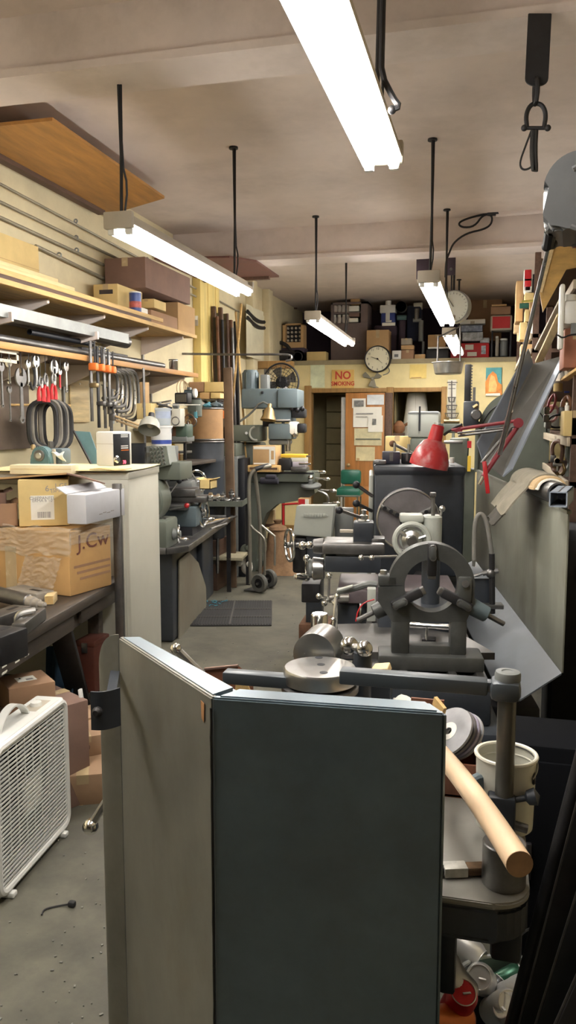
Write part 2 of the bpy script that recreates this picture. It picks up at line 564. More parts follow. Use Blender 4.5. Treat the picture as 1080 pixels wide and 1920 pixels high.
# lifting eye hung on the near beam
t = T('lifting_shackle', 'dark hanging plate with eye link, shackle and rope hung on the near beam', 'shackle', (.13, 3.26, 2.6))
P = lambda px, py: t.P(px, py, y=0)
a, b = P(990, 28), P(1034, 28)
c, d = P(984, 150), P(1028, 150)
w = (b - a).length
ctr = (c + d) / 2
pts = [a, b] + [ctr + (d - c).normalized() * (w / 2) * math.cos(q) + Vector((0, 0, 1)) * (w / 2) * .6 * math.sin(q) for q in [R(-x) for x in range(0, 181, 20)]]
pl = t.part('hanger_plate', BLKST, G().prism(pts, (0, -.014, 0), bev=.002))
t.part('eye_link', BLKST, G().tube([P(1006, 148) + Vector((0, -.02, 0)), P(1008, 170) + Vector((0, -.03, 0)), P(1004, 200) + Vector((0, -.01, 0)), P(1002, 185) + Vector((0, .01, 0)), P(1003, 155) + Vector((0, .012, 0))], .009, 8, closed=True, smooth=1))
t.part('shackle_bow', BLKST, G().tube([P(988, 240), P(986, 215), P(994, 197), P(1006, 193), P(1018, 198), P(1024, 215), P(1020, 240)], .0085, 8, smooth=2))
g = G(); g.cyl(P(980, 240), P(1032, 240), .007, n=10); g.ball(P(983, 240), .012); g.ball(P(1027, 240), .012)
t.part('shackle_pin', BLKST, g)
t.part('rope', M('dark_rope', (.03, .028, .027), .9, var=.3), G().tube([P(1004, 245), P(1002, 280), P(1004, 322), P(1001, 318), P(998, 285), P(1000, 245)], .011, 7, smooth=1))
t.part('wire_loop', BLKST, G().tube([P(998, 240), P(985, 275), P(974, 305), P(978, 318), P(990, 318), P(1002, 308)], .004, 6, smooth=2))

# cable and box on the far beam
t = T('junction_box', 'small black junction box with a looping cable on the middle beam', 'electrical box', (-.0, 7.22, 3.2))
P = lambda px, py: t.P(px, py, y=0)
t.part('box', BLACK, G().box(P(925, 397), (.1, .06, .06), bev=.01))
t.part('cable', BLACK, G().tube([P(918, 400), P(880, 408), P(858, 418), P(866, 427), P(890, 425), P(906, 402), P(923, 403), P(922, 420), P(908, 430), P(875, 437), P(850, 455), P(842, 475), P(836, 490), P(835, 520)], .009, 6, smooth=2))
t.part('conduit', BEAM, G().cyl(P(930, 400), P(1080, 388), .03, n=10))
# thin pipe strip below the beam
t = T('conduit_pipe', 'long thin conduit running level under the middle ceiling beam', 'pipe', (-.9, 7.6, 3.06))
P = lambda px, py: t.P(px, py, y=0)
t.part('pipe', OLDST, G().cyl(P(360, 492), P(1035, 462), .012, n=8))
for px in (520, 760, 950):
    q = P(px, 492 - 30 * (px - 360) / 675)
    t.part('pipe_clip', OLDST, G().box(q + Vector((0, 0, .012)), (.03, .03, .03), bev=.004))
# dark hanging posts by the right lamp
for lab, x0, x1, y1 in (('wide dark hanger strap from the beam beside the right lamp', 781, 808, 522), ('narrow dark hanger strap from the beam, right of the wide strap', 839, 853, 515)):
    t = T('hanger_strap', lab, 'strap', (-.6, 7.62, 3.0))
    a, b = t.P(x0, 474, y=0), t.P(x1, y1, y=0)
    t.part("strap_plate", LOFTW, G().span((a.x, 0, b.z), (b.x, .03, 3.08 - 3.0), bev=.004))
    t.part('bolt', OLDST, G().cyl(((a.x + b.x) / 2, -.012, b.z + .05), ((a.x + b.x) / 2, 0, b.z + .05), .014, n=8))
# ------------------------------------------------------------------ cartons and simple goods
def carton(name, label, c, sz, rz=0, mat=CARD, tape=TAPE, group=None, lbl=None, cat='box', flaps=False, tilt=None):
    """Cardboard box standing at c (centre of its base)."""
    t = T(name, label, cat, c, rz, group)
    if tilt:
        t.o.rotation_euler = (R(tilt[0]), R(tilt[1]), R(rz))
    x, y, z = sz
    g = G()
    if flaps:
        th = .005
        g.span((-x / 2, -y / 2, 0), (x / 2, y / 2, th))
        g.span((-x / 2, -y / 2, 0), (-x / 2 + th, y / 2, z)); g.span((x / 2 - th, -y / 2, 0), (x / 2, y / 2, z))
        g.span((-x / 2, -y / 2, 0), (x / 2, -y / 2 + th, z)); g.span((-x / 2, y / 2 - th, 0), (x / 2, y / 2, z))
        t.part('body', mat, g)
        for sx in (-1, 1):
            t.part('flap', mat, G().bar((sx * x / 2, 0, z), (sx * (x / 2 + x * .3), 0, z + x * .12), y, .004))
    else:
        g.box((0, 0, z / 2), sz, bev=min(.006, .1 * min(sz)))
        t.part('body', mat, g)
        if tape:
            w = min(.05, .22 * x)
            g = G(); g.span((-w / 2, -y / 2 - .0008, z - .001), (w / 2, y / 2 + .0008, z + .0009))
            g.span((-w / 2, -y / 2 - .001, z * .72), (w / 2, -y / 2 + .001, z))
            t.part('tape', tape, g)
    if lbl:
        m, fx0, fx1, fz0, fz1 = lbl
        t.part('paper_label', m, G().span((-x / 2 + x * fx0, -y / 2 - .0015, z * fz0), (-x / 2 + x * fx1, -y / 2 + .0005, z * fz1)))
    return t


def bb(x0, y0, x1, y1, Y, fr=W0):
    a, b = fr.P(x0, y1, y=Y), fr.P(x1, y0, y=Y)
    return (a.x + b.x) / 2, a.z, b.x - a.x, b.z - a.z


def pcarton(name, label, box, Y, dep, rz=0, z=None, **kw):
    """Carton whose front stands at depth Y; box is where its front shows."""
    cx, z0, w, h = bb(*box, Y)
    if z is not None:
        h += z0 - z
        z0 = z
    return carton(name, label, (cx, Y + dep / 2, z0), (w, dep, h), rz, **kw)


def can(name, label, c, r, h, mat, cat='can', lid=None, band=None, group=None, handle=False):
    t = T(name, label, cat, c, 0, group)
    t.part('body', mat, G().lathe([(r * .96, 0), (r, .006), (r, h - .008), (r * 1.03, h - .004), (r * 1.0, h)], n=24))
    t.part('lid', lid or mat, G().lathe([(r * 1.01, h - .001), (r * 1.01, h + .008), (r * .85, h + .008), (r * .83, h + .003), (0.001, h + .003)], n=24))
    if band:
        m, f0, f1 = band
        t.part('label_band', m, G().lathe([(r * 1.004, h * f0), (r * 1.008, h * f0), (r * 1.008, h * f1), (r * 1.004, h * f1)], n=24))
    if handle:
        t.part('bail_handle', GALV, G().torus((0, 0, h * .8), (0, 1, .3), r * 1.08, .003, 24, 6, 0, 180))
    return t


# ------------------------------------------------------------------ left wall shelves
def wall_shelf(label, x1, z, y0, y1, bm, edge, th):
    t = T('plank_shelf', label, 'shelf', (XL, (y0 + y1) / 2, z))
    L = (y1 - y0) / 2
    t.part('shelf_board', bm, G().span((0, -L, 0), (x1 - XL - .02, L, th)))
    t.part('edge_strip', edge, G().span((x1 - XL - .02, -L, -.004), (x1 - XL, L, th + .004), bev=.003))
    n = 5
    for k in range(n):
        y = -L + .3 + k * (2 * L - .5) / (n - 1)
        pts = [(0, y, 0), (x1 - XL - .06, y, 0), (x1 - XL - .06, y, -.025), (.05, y, -.14), (0, y, -.16)]
        t.part('bracket', BEAM, G().prism(pts, (0, .025, 0), bev=.003))
        t.part('wall_standard', GALV if k % 2 else OLDST, G().span((0, y + .001, -.42), (.018, y + .024, -.15)))
    return t

S1, S2 = 2.335, 2.0   # shelf board undersides
wall_shelf('upper plank shelf on the left wall carrying lumber and boxes', -2.55, S1, 3.4, 6.82, WOOD, WOOD, .022)
wall_shelf('lower dark shelf on the left wall with tools hung below it', -2.6, S2, 3.4, 6.98, DKWOOD, PLY, .03)
Z1, Z2 = S1 + .0225, S2 + .0345
# lumber on the upper shelf
for lab, x0, x1, dz, h, ye, m in (('bottom brown plank of the lumber pile on the upper shelf', -2.66, -2.56, 0, .028, 5.85, DKWOOD), ('long yellow plank lying second in the lumber pile on the upper shelf', -2.7, -2.565, .029, .03, 6.1, WOOD), ('pale plank third up in the lumber pile on the upper shelf', -2.78, -2.6, .06, .03, 4.75, PALEW), ('short pale plank on top of the lumber pile on the upper shelf', -2.8, -2.63, .091, .03, 4.6, PALEW), ('rough brown board at the back of the upper shelf lumber', -2.96, -2.82, 0, .07, 6.0, DKWOOD)):
    t = T('plank', lab, 'plank', ((x0 + x1) / 2, (3.5 + ye) / 2, Z1 + dz), 0, 'lumber on the upper shelf')
    L = (ye - 3.5) / 2
    t.part('board', m, G().box((0, 0, h / 2), (x1 - x0, 2 * L, h), bev=.003))
    t.part('end_grain', CARDY, G().box((0, L, h / 2), (x1 - x0 - .008, .003, h - .008)))
# yellow cardboard sheet leaning
t = T('cardboard_sheet', 'large yellow cardboard sheet standing against the left wall above the lumber', 'sheet', (-2.91, 4.2, Z1 + .075))
a = t.P(0, 440, x=0); b = t.P(72, 463, x=0)
t.part('sheet', CARDY, G().span((-.008, -.7, .0), (.0, b.y, b.z), bev=.002))
t.part('fold_crease', CARD, G().span((.0, -.7, b.z * .5), (.001, b.y, b.z * .5 + .004)))
# goods at the far end of the upper shelf
def scarton(name, label, px0, px1, pyt, x=-2.62, dep=.25, z=Z1, **kw):
    """carton on the left shelves: its aisle side at x, seen from px0 to px1, top at pyt (far end)"""
    y0 = W0.P(px0, 600, x=x).y; y1 = W0.P(px1, 600, x=x).y
    h = W0.P(px0, pyt, x=x).z - z
    return carton(name, label, (x - dep / 2, (y0 + y1) / 2, z), (dep, y1 - y0, h), 0, **kw)
scarton('cardboard_box', 'tan carton with dark print behind the blue can on the upper shelf', 222, 268, 532, x=-2.72, dep=.2, mat=CARDY, lbl=(INK, .25, .8, .72, .84))
scarton('wood_block', 'low wooden block beside the tan carton on the upper shelf', 190, 236, 562, x=-2.76, dep=.14, mat=WOOD, tape=None, cat='block')
can('spray_can', 'blue and red can at the end of the lumber on the upper shelf', (-2.62, W0.P(254, 580, x=-2.62).y, Z1), .045, .2, M('blue_can', (.05, .09, .3), .35), band=(M('can_label', (.5, .12, .1), .5, var=.5, scale=30), .45, .68), lid=WHITE)
scarton('small_box', 'small white box between the blue can and the brown carton', 263, 278, 575, x=-2.58, dep=.1, mat=PAPER)
scarton('cardboard_box', 'worn brown carton in the middle of the upper shelf end', 284, 333, 580, x=-2.575, dep=.28, mat=CARDB)
zt = W0.P(290, 578, x=-2.575).z
scarton('small_box', 'little tan box lying on the worn brown carton', 290, 312, 560, x=-2.6, dep=.14, z=zt + .012, mat=CARDY)
scarton('cardboard_box', 'tall pale carton at the very end of the upper shelf', 334, 366, 566, x=-2.6, dep=.3, mat=CARD, lbl=None)
q = W0.P(350, 566, x=-2.6)
carton('dark_box', 'large dark red-brown box stacked on the tall pale carton', (-2.76, 6.3, W0.P(334, 566, x=-2.6).z + .012), (.34, .95, .23), 0, mat=CARDD)
# lengths of metal stored between the shelves
def long_bar(name, label, cat, x, z, y0, y1, kind, mat, r=.03):
    t = T(name, label, cat, (x, (y0 + y1) / 2, z), 0, 'metal lengths on the left wall')
    L = (y1 - y0) / 2
    if kind == 'channel':
        g = G(); g.prism([(-r, -L, 0), (r, -L, 0), (r, -L, r * 1.4), (r - .004, -L, r * 1.4), (r - .004, -L, .004), (-r + .004, -L, .004), (-r + .004, -L, r * 1.4), (-r, -L, r * 1.4)], (0, 2 * L, 0))
    elif kind == 'tube':
        g = G(); g.lathe([(r, 0), (r, 2 * L), (r * .8, 2 * L), (r * .8, 0), (r, 0)], (0, -L, r), (0, 1, 0), 14)
    else:
        g = G(); g.box((0, 0, r), (2 * r, 2 * L, 2 * r), bev=.004)
    t.part('length', mat, g)
    return t
long_bar('metal_channel', 'bright galvanized channel lying on brackets between the two left shelves', 'channel', -2.66, 2.17, 3.5, 5.55, 'channel', M('dull_galvanized', (.3, .31, .3), .5, .55, var=.2, scale=8), .05)
long_bar('metal_tube', 'dull grey tube beside the galvanized channel between the left shelves', 'tube', -2.8, 2.17, 3.6, 5.9, 'tube', OLDST, .05)
long_bar('black_tube', 'black round tube above the bar clamps on the lower left shelf', 'tube', -2.72, 2.12, 4.4, 5.2, 'tube', BLACK, .018)
long_bar('black_bar', 'dark flat bar behind the bar clamps on the lower left shelf', 'bar', -2.66, 2.06, 4.9, 5.6, 'bar', BLKST, .016)
long_bar('pipe_length', 'long grey pipe lying along the front of the lower left shelf', 'pipe', -2.66, Z2, 3.5, 6.3, 'tube', OLDST, .024)
long_bar('timber_length', 'grey weathered timber along the back of the lower left shelf', 'timber', -2.86, Z2, 3.5, 6.6, 'bar', M('weathered_wood', (.25, .2, .14), .8, stretch=(5, .5, 5)), .03)
t = T('steel_support', 'pair of wall supports holding the galvanized channel on the left wall', 'support', (XL, 4.5, 2.17))
for y in (-.5, .5):
    t.part('arm', BEAM, G().prism([(0, y, 0), (.42, y, 0), (.42, y, -.02), (0, y, -.1)], (0, .02, 0)))
    t.part('hook', BEAM, G().box((.41, y + .01, .015), (.02, .02, .03)))
can('metal_can', 'shiny metal can lying near the end of the lower left shelf', (-2.68, W0.P(325, 681, x=-2.68).y, Z2), .04, .09, CHROME, lid=BLACK, cat='can')
t = T('wire_coil', 'loose coil of tan wire hung at the far end of the lower left shelf', 'coil', (-2.62, 6.75, 1.98))
for k in range(3):
    t.part('loop', TAN, G().torus((.0, -.1 + .03 * k, -.11 - .015 * k), (1, .3 * k - .3, .15), .09 + .012 * k, .004, 24, 6))

# ------------------------------------------------------------------ tools hung below the lower shelf
TX = -2.63
def hang(label, name, cat, px, py0, py1, dx=0, group='tools hung under the lower left shelf'):
    q = W0.P(px, py1, x=TX + dx); p = W0.P(px, py0, x=TX + dx)
    t = T(name, label, cat, (TX + dx, q.y, q.z), 0, group)
    return t, p.z - q.z
def hook(t, h, x=0):
    top = S2 - .004 - t.loc.z
    t.part('hanging_hook', BLKST, G().tube([(x, 0, top), (x, 0, h - .005), (x + .006, .006, h - .014), (x, .01, h - .004)], .0022, 6))
def wrench(label, px, py0, py1, w=.03, m=STEEL, red=False, group='open-end wrenches hung under the lower left shelf'):
    t, h = hang(label, 'wrench', 'wrench', px, py0, py1, group=group)
    t.part('handle', RED if red else m, G().prism([(0, -w * .3, .0), (0, w * .3, 0), (0, w * .22, h * .72), (0, -w * .22, h * .72)], (-.008, 0, 0), bev=.002))
    pts = [(0, w * .9 * math.cos(R(a)), h * .82 + w * .9 * math.sin(R(a))) for a in range(110, 431, 20)]
    pts += [(0, w * .35, h * .82 + w * .9), (0, w * .35, h * .82), (0, -w * .2, h * .82 - w * .1), (0, -w * .3, h * .82 + w * .9)]
    t.part('jaw', m, G().prism(pts[:-4][::1] + [(0, w * .3, h * .84), (0, -w * .3, h * .84)], (-.01, 0, 0)))
    g = G(); g.lathe([(w * .4, 0), (w * .4, .009), (w * .24, .009), (w * .24, 0), (w * .4, 0)], (-.0095, 0, .0), (1, 0, 0), 14); t.part('ring_end', m, g)
    hook(t, h)
    return t
def pliers(label, px, py0, py1, grip=RED, group='pliers hung under the lower left shelf'):
    t, h = hang(label, 'pliers', 'pliers', px, py0, py1, group=group)
    for sy in (-1, 1):
        t.part('jaw', OLDST, G().tube([(0, sy * .012, h * .62), (0, sy * .02, h * .8), (0, sy * .005, h)], lambda f: .011 - .006 * f, 7, smooth=1))
        t.part('grip', grip, G().tube([(0, -sy * .008, h * .6), (0, -sy * .026, h * .34), (0, -sy * .022, 0)], lambda f: .008 + .005 * f, 8, smooth=1))
    t.part('pivot', STEEL, G().cyl((-.012, 0, h * .62), (.012, 0, h * .62), .014, n=12))
    hook(t, h)
for lab, px, a, b, w, m, red in (
        ('short dark open-end wrench hung first from the left edge under the lower shelf', 6, 672, 760, .03, OLDST, False),
        ('shiny chrome wrench hung second from the left under the lower shelf', 19, 672, 716, .03, CHROME, False),
        ('thin dark wrench with long shank under the lower left shelf, next to the chrome one', 21, 718, 788, .022, OLDST, False),
        ('large grey open-end wrench with wide jaws under the lower left shelf', 43, 690, 786, .062, OLDST, False),
        ('small steel wrench hung high, third past the wide-jawed wrench', 55, 674, 720, .028, STEEL, False),
        ('bright adjustable wrench hung left of the red-handled pliers', 70, 668, 722, .04, STEEL, False),
        ('wide bright wrench hung above the middle red-handled pliers', 103, 684, 706, .05, STEEL, False),
        ('slim steel wrench hung right of the red-handled pliers', 114, 690, 728, .024, STEEL, True),
        ('tilted pale adjustable wrench at the right end of the hanging wrenches', 126, 678, 732, .034, STEEL, False)):
    wrench(lab, px, a, b, w, m, red)
for lab, px, a, b in (('red-handled pliers, leftmost of the three red pairs on the left wall', 77, 706, 752), ('red-handled pliers, middle of the three red pairs on the left wall', 87, 700, 754), ('red-handled pliers, rightmost of the three red pairs on the left wall', 101, 700, 749)):
    pliers(lab, px, a, b)
t, h = hang('light steel shelf bracket frame hung at the left edge under the lower shelf', 'steel_rack', 'rack', 15, 660, 680)
g = G(); y0 = W0.P(-30, 660, x=TX).y - t.loc.y; y1 = W0.P(33, 660, x=TX).y - t.loc.y
g.span((0, y0, 0), (.006, y1, .018)); g.span((0, y1 - .02, 0), (.006, y1, h)); t.part('frame', FIX, g); t.part('top_rail', FIX, G().span((0, y0, h - .01), (.006, y1, h + .02)))
t, h = hang('black curved strap hook hung between the wrenches', 'strap_hook', 'hook', 62, 690, 735)
t.part('strap', BLKST, G().tube([(0, .02, h), (0, .03, h * .5), (0, 0, 0), (0, -.03, h * .4)], .008, 6, smooth=2)); hook(t, h)
# bar clamps with orange heads
for k, (lab, px, py0, py1, head) in enumerate((('bar clamp with orange head, leftmost of the clamps on the left shelf edge', 173, 640, 790, 688), ('bar clamp with orange head, second from the left on the shelf edge', 186, 650, 802, 690), ('long grey bar clamp, third of the clamps on the shelf edge', 198, 655, 803, 692), ('thin bar clamp at the right of the orange-headed clamps', 207, 660, 800, 694))):
    t, h = hang(lab, 'bar_clamp', 'clamp', px, py0, py1, dx=.05, group='bar clamps on the lower left shelf')
    hz = W0.P(px, head, x=TX + .05).z - t.loc.z
    t.part('bar', OLDST if k != 1 else BLKST, G().box((0, 0, h / 2), (.01, .03, h), bev=.002))
    t.part('fixed_head', ORANGE, G().box((.02, 0, hz), (.06, .045, .05), bev=.01))
    t.part('sliding_jaw', OLDST if k else BRONZE, G().box((.02, 0, h * (.45 if k == 0 else .3)), (.055, .042, .03), bev=.006))
    t.part('screw_handle', BLKST, G().cyl((.03, 0, hz + .02), (.03, 0, h), .006, n=8))
    t.part('tommy_bar', STEEL, G().cyl((.03, -.03, h - .006), (.03, .03, h - .006), .004, n=8))
# C clamps
for k in range(6):
    px = 214 + k * 8
    t, h = hang('steel C-clamp, %s of the row of big C-clamps below the left shelf' % ('leftmost', 'second', 'third', 'fourth', 'fifth', 'rightmost')[k], 'c_clamp', 'clamp', px, 696, 748 + k * 8, dx=.02, group='C-clamps below the lower left shelf')
    s = h
    wy = .17
    g = G(); g.tube([(0, -wy, 0), (0, -.02, 0), (0, .05, s * .12), (0, .065, s * .5), (0, .05, s * .88), (0, -.02, s), (0, -wy, s)], .014, 6, smooth=2)
    t.part('clamp_frame', (OLDST, STEEL)[k % 3 == 1], g)
    t.part('screw', OLDST, G().cyl((0, -wy + .01, -.08), (0, -wy + .01, s * .45), .008, n=8))
    t.part('swivel_pad', OLDST, G().cyl((0, -wy + .01, s * .45), (0, -wy + .01, s * .48), .016, n=10))
    hook(t, s, 0)
# coil of belts on the wall
for k in range(5):
    c = W0.P(80 + 7 * k, 797, x=-2.74)
    t = T('drive_belt', ('black drive belt, leftmost in the coil hung on the left wall', 'grey drive belt, second in the coil hung on the left wall', 'worn drive belt in the middle of the coil on the left wall', 'dusty drive belt fourth in the coil on the left wall', 'rightmost, darkest belt in the coil hung on the left wall')[k], 'belt', (-2.74, c.y, c.z), 0, 'drive belts coiled on the left wall')
    ex, ey = (.55, .8)
    rw, rh = .105 + .006 * (k % 3), .15 + .006 * (k % 2)
    t.part('belt', (RUBBER, M('grey_belt', (.16, .145, .12), .8, var=.3))[k % 2], G().tube([(ex * rw * math.sin(q) + .012 * math.sin(3 * q), ey * rw * math.sin(q), rh * math.cos(q) * (1 + .05 * math.sin(q + k))) for q in [i * math.pi / 16 for i in range(32)]], .0155, 6, closed=True))
    if k == 0:
        t.part('wall_peg', WOOD, G().cyl((-.25, 0, rh - .022), (.03, .3, rh - .022), .008, n=10))
# boards and sheet on the wall
t = T('backing_board', 'pale plywood piece nailed on the left wall behind the bar clamps', 'board', (XL + .02, 5.2, 1.4))
a, b = t.P(134, 792, x=0), t.P(166, 714, x=0)
t.part('board', PALEW, G().span((-.012, a.y, a.z), (0, b.y, b.z), bev=.003)); t.part('nail', STEEL, G().cyl((0, (a.y + b.y) / 2, b.z - .03), (.004, (a.y + b.y) / 2, b.z - .03), .006, n=8))
t = T('backing_board', 'dark brown backing board behind the hanging wrenches on the left wall', 'board', (XL + .03, 4.7, 1.3))
a, b = t.P(-20, 845, x=0), t.P(52, 668, x=0)
t.part('board', M('stained_backing', (.17, .13, .1), .8, var=.3, scale=3), G().span((-.02, a.y, a.z), (0, b.y, b.z), bev=.003)); t.part('batten', DKWOOD, G().span((0, a.y, b.z - .05), (.015, b.y, b.z)))
# ------------------------------------------------------------------ left work bench
BZ = .8
t = T('work_bench', 'greasy black work bench along the left side with scratched drawer fronts', 'bench', (-2.15, 3.0, 0), 6.5)
P = t.P
xf = P(120, 1145, z=BZ).x          # front edge
ye = P(238, 1080, z=BZ).y          # far end
g = G(); g.span((-.75, -1.6, BZ - .05), (xf, ye, BZ), bev=.012)
t.part('bench_top', GREASYW, g)
t.part('apron', GREASYW, G().span((xf - .07, -1.6, BZ - .135), (xf - .045, ye - .02, BZ - .05), bev=.004))
dr_ = t.part('drawer_front', GREASYW, G().span((xf - .045, -.9, BZ - .128), (xf - .025, .12, BZ - .058), bev=.006))
d2_ = t.part('drawer_front', GREASYW, G().span((xf - .045, .2, BZ - .122), (xf - .025, ye - .05, BZ - .058), bev=.006))
g = G()
random.seed(3)
for k in range(9):
    y = -.85 + random.random() * .5; z = BZ - .12 + random.random() * .03
    g.box((xf - .0245, y, z), (.001, .035, .006))
sc9 = t.part('scratches', PAPER, g, dr_); sc9['kind'] = 'stuff'
yp_ = P(220, 1000, x=xf + .02).y
t.part('upright_post', OLDST, G().span((xf + .003, yp_ - .015, .02), (xf + .045, yp_ + .015, P(221, 906, x=xf + .02).z), bev=.003))
t.part('leg', BLKST, G().bar(P(112, 1175, x=xf - .1), P(158, 1345, x=xf - .16), .1, .03, bev=.003))
for y in (-1.3, ye - .1):
    t.part('leg', GREASYW, G().box((-.6, y, (BZ - .05) / 2), (.08, .08, BZ - .05), bev=.004))
t.part('leg', GREASYW, G().box((xf - .12, ye - .12, (BZ - .05) / 2), (.06, .06, BZ - .05), bev=.004))
t.part('lower_board', DKWOOD, G().span((-.7, -1.4, .12), (-.1, ye - .1, .15)))
BENCH = t

# junk on the bench top
def on_bench(px, py):
    return W0.P(px, py, z=BZ)
t = T('boring_bar', 'long tapered grey tool shank lying on the bench end with stepped tip', 'tool', on_bench(45, 1135) + Vector((0, 0, .001)))
a, b = W0.P(-10, 1112, z=BZ + .055) - t.loc, W0.P(95, 1138, z=BZ + .03) - t.loc
d = (b - a)
t.part('shank', OLDST, G().cyl(a, a + d * .62, .034, .03, n=14, bev=.004))
t.part('tip', M('dusty_iron', (.3, .27, .23), .7, .3, var=.2), G().lathe([(.026, 0), (.026, .03), (.02, .035), (.02, .06), (.014, .065), (.014, .09), (.0, .1)], a + d * .62, d, 14))
for lab, x0, y0, x1, y1, w, h, m in (('flat iron bar on the bench under the tapered shank', -20, 1168, 42, 1146, .09, .05, OLDST), ('pale grey block lying behind the tapered shank on the bench', 26, 1108, 86, 1120, .1, .045, M('dusty_iron', (.3, .27, .23))), ('dusty iron bar pointing along the bench edge at the front', 34, 1182, 76, 1150, .05, .05, OLDST), ('dark angle block at the left bench edge under the flat bar', -30, 1220, 22, 1200, .14, .1, BLKST)):
    a = W0.P(x0, y0, z=BZ + h / 2); b = W0.P(x1, y1, z=BZ + h / 2)
    c = (a + b) / 2
    t = T('iron_bar', lab, 'bar', (c.x, c.y, BZ + .001), math.degrees(math.atan2(b.y - a.y, b.x - a.x)))
    L = (b - a).length
    t.part('bar', m, G().box((0, 0, h / 2), (L, w, h), bev=.006))
    t.part('slot', BLACK, G().box((L * .2, 0, h + .0002), (L * .3, w * .2, .001)))
t = T('bent_hook', 'small bright bent rod standing on the bench front', 'hook', on_bench(32, 1180) + Vector((0, 0, .001)))
t.part('rod', STEEL, G().tube([(0, 0, 0), (0, 0, .04), (.005, .01, .06), (.03, .03, .066), (.05, .05, .066)], .012, 8, smooth=2))
t.part('base', OLDST, G().cyl((0, 0, 0), (0, 0, .008), .02, n=12))
t = T('wood_block', 'small pale wood offcut on the bench by the taped carton', 'block', on_bench(96, 1130) + Vector((0, 0, .001)), 20)
t.part('block', PALEW, G().box((0, 0, .02), (.04, .09, .04), bev=.003)); t.part('end_grain', WOOD, G().box((0, -.045, .02), (.034, .001, .034)))

# cartons on the bench
def face_carton(name, label, fl, fr, z0, ztop_px, dep, **kw):
    """front-face bottom corners in the picture, standing on z0; top read at the left corner"""
    a = W0.P(*fl, z=z0); b = W0.P(*fr, z=z0)
    a = Vector((a.x, a.y, z0)); b = Vector((b.x, b.y, z0))
    ang = math.atan2(b.y - a.y, b.x - a.x)
    n = Vector((-math.sin(ang), math.cos(ang), 0))
    h = W0.P(fl[0], ztop_px, y=a.y).z - z0
    c = (a + b) / 2 + n * dep / 2
    return carton(name, label, c, ((b - a).length, dep, h), math.degrees(ang), **kw), h, (b - a).length

tb, h1, w1 = face_carton('taped_carton', 'big battered tan carton wrapped in shiny clear tape on the bench', (-40, 1098), (132, 1119), BZ + .001, 985, .3, mat=M('tan_carton', (.55, .33, .13), .75, var=.12, scale=5), tape=None)
ZB = BZ + .001 + h1
g = G()
def crumple(u, v, w=w1, h=h1):
    x = -w / 2 + u * (w + .02)
    z = h * (.62 + .44 * v)
    return (x, -.156 - .02 * abs(mnoise.noise((6 * u, 5 * v, 0))) - .006 * mnoise.noise((25 * u, 14 * v, 3)), z - .03 * mnoise.noise((5 * u, 0, 7)))
t = tb
t.part('plastic_film', FILM, G().sheet(crumple, 60, 24, .0008))
t.part('plastic_film', FILM, G().sheet(lambda u, v: (-w1 * .05 + w1 * .38 * u + .06 * v, -.156 - .018 * abs(mnoise.noise((5 * u, 6 * v, 2))) - .005 * mnoise.noise((20 * u, 20 * v, 3)), h1 * (.05 + .55 * v) + .02 * mnoise.noise((4 * u, 0, 1))), 40, 30, .0008))
t.part('plastic_film', FILM, G().sheet(lambda u, v: (w1 / 2 + .003 + .014 * abs(mnoise.noise((8 * u, 6 * v, 5))), -.15 + .31 * u, h1 * (.8 + .25 * v)), 36, 20, .0008))
g = G(); g.span((-w1 * .18, -.1515, .0), (-w1 * .06, -.15, h1 * .7)); t.part('tape', TAPE, g)
letters('handwriting', 'J.Cw', .1, BROWNINK, tb.o, (w1 / 2 + .0015, .02, h1 * .8), (90, 0, 90), sx=1.2)
g = G()
for k in range(3):
    g.span((w1 / 2, -.12 + .02 * k, h1 * (.42 - .1 * k)), (w1 / 2 + .001, .14, h1 * (.46 - .1 * k)))
t.part('printed_stripe', CARDB, g)
sc, h2, w2 = face_carton('cardboard_box', 'tan carton with white address label standing on the taped carton', (36, 988), (131, 985), ZB + .004, 900, .3, mat=CARDY, tape=None)
sc.part('paper_label', PAPER, G().span((-w2 * .26, -.152, h2 * .14), (w2 * .2, -.1495, h2 * .66)))
for k, (tx, zz, s) in enumerate((('CHIPPANFEL', .6, .021), ('ERMA 6 10', .55, .02))):
    letters('label_print', tx, s, GREYINK, sc.o, (-w2 * .03, -.1525, h2 * zz), (90, 0, 0))
g = G()
random.seed(5)
x = -w2 * .13
while x < w2 * .13:
    wd = random.choice((.002, .003, .004)); g.span((x, -.1527, h2 * .18), (x + wd, -.152, h2 * .31)); x += wd + random.choice((.002, .003))
sc.part('barcode', GREYINK, g)
letters('box_print', '6-', .04, GREYINK, sc.o, (w2 * .1, -.1505, h2 * .8), (90, 0, 0))
letters('box_print', '1 GF', .03, GREYINK, sc.o, (w2 * .34, -.1505, h2 * .86), (90, 0, 0))
letters('box_print', '(SMALL)', .026, GREYINK, sc.o, (w2 * .34, -.1505, h2 * .76), (90, 0, 0))
a_, b_ = W0.P(166, 984, y=3.28), W0.P(238, 958, y=3.66)
h3 = W0.P(166, 928, y=3.28).z - a_.z; w3 = (Vector((b_.x, b_.y, 0)) - Vector((a_.x, a_.y, 0))).length; an_ = math.atan2(b_.y - a_.y, b_.x - a_.x)
wc = carton('white_box', 'white open carton with faint print wedged behind the black post', ((a_.x + b_.x) / 2 - .1 * math.sin(an_) * .6, (a_.y + b_.y) / 2 + .06 * math.cos(an_), a_.z), (w3, .1, h3), math.degrees(an_), mat=M('white_carton', (.55, .56, .6), .7, var=.06), tape=None)
g = G()
for k in range(4):
    g.box((w3 * (-.15 + .1 * k), -.0505, h3 * (.25 + .03 * (k % 2))), (w3 * .08, .001, .004))
wc.part('box_print', GREYINK, g)
wc.part('flap', M('white_carton', (.72, .73, .76)), G().bar((0, .05, h3), (0, .1, h3 + .03), w3, .004))
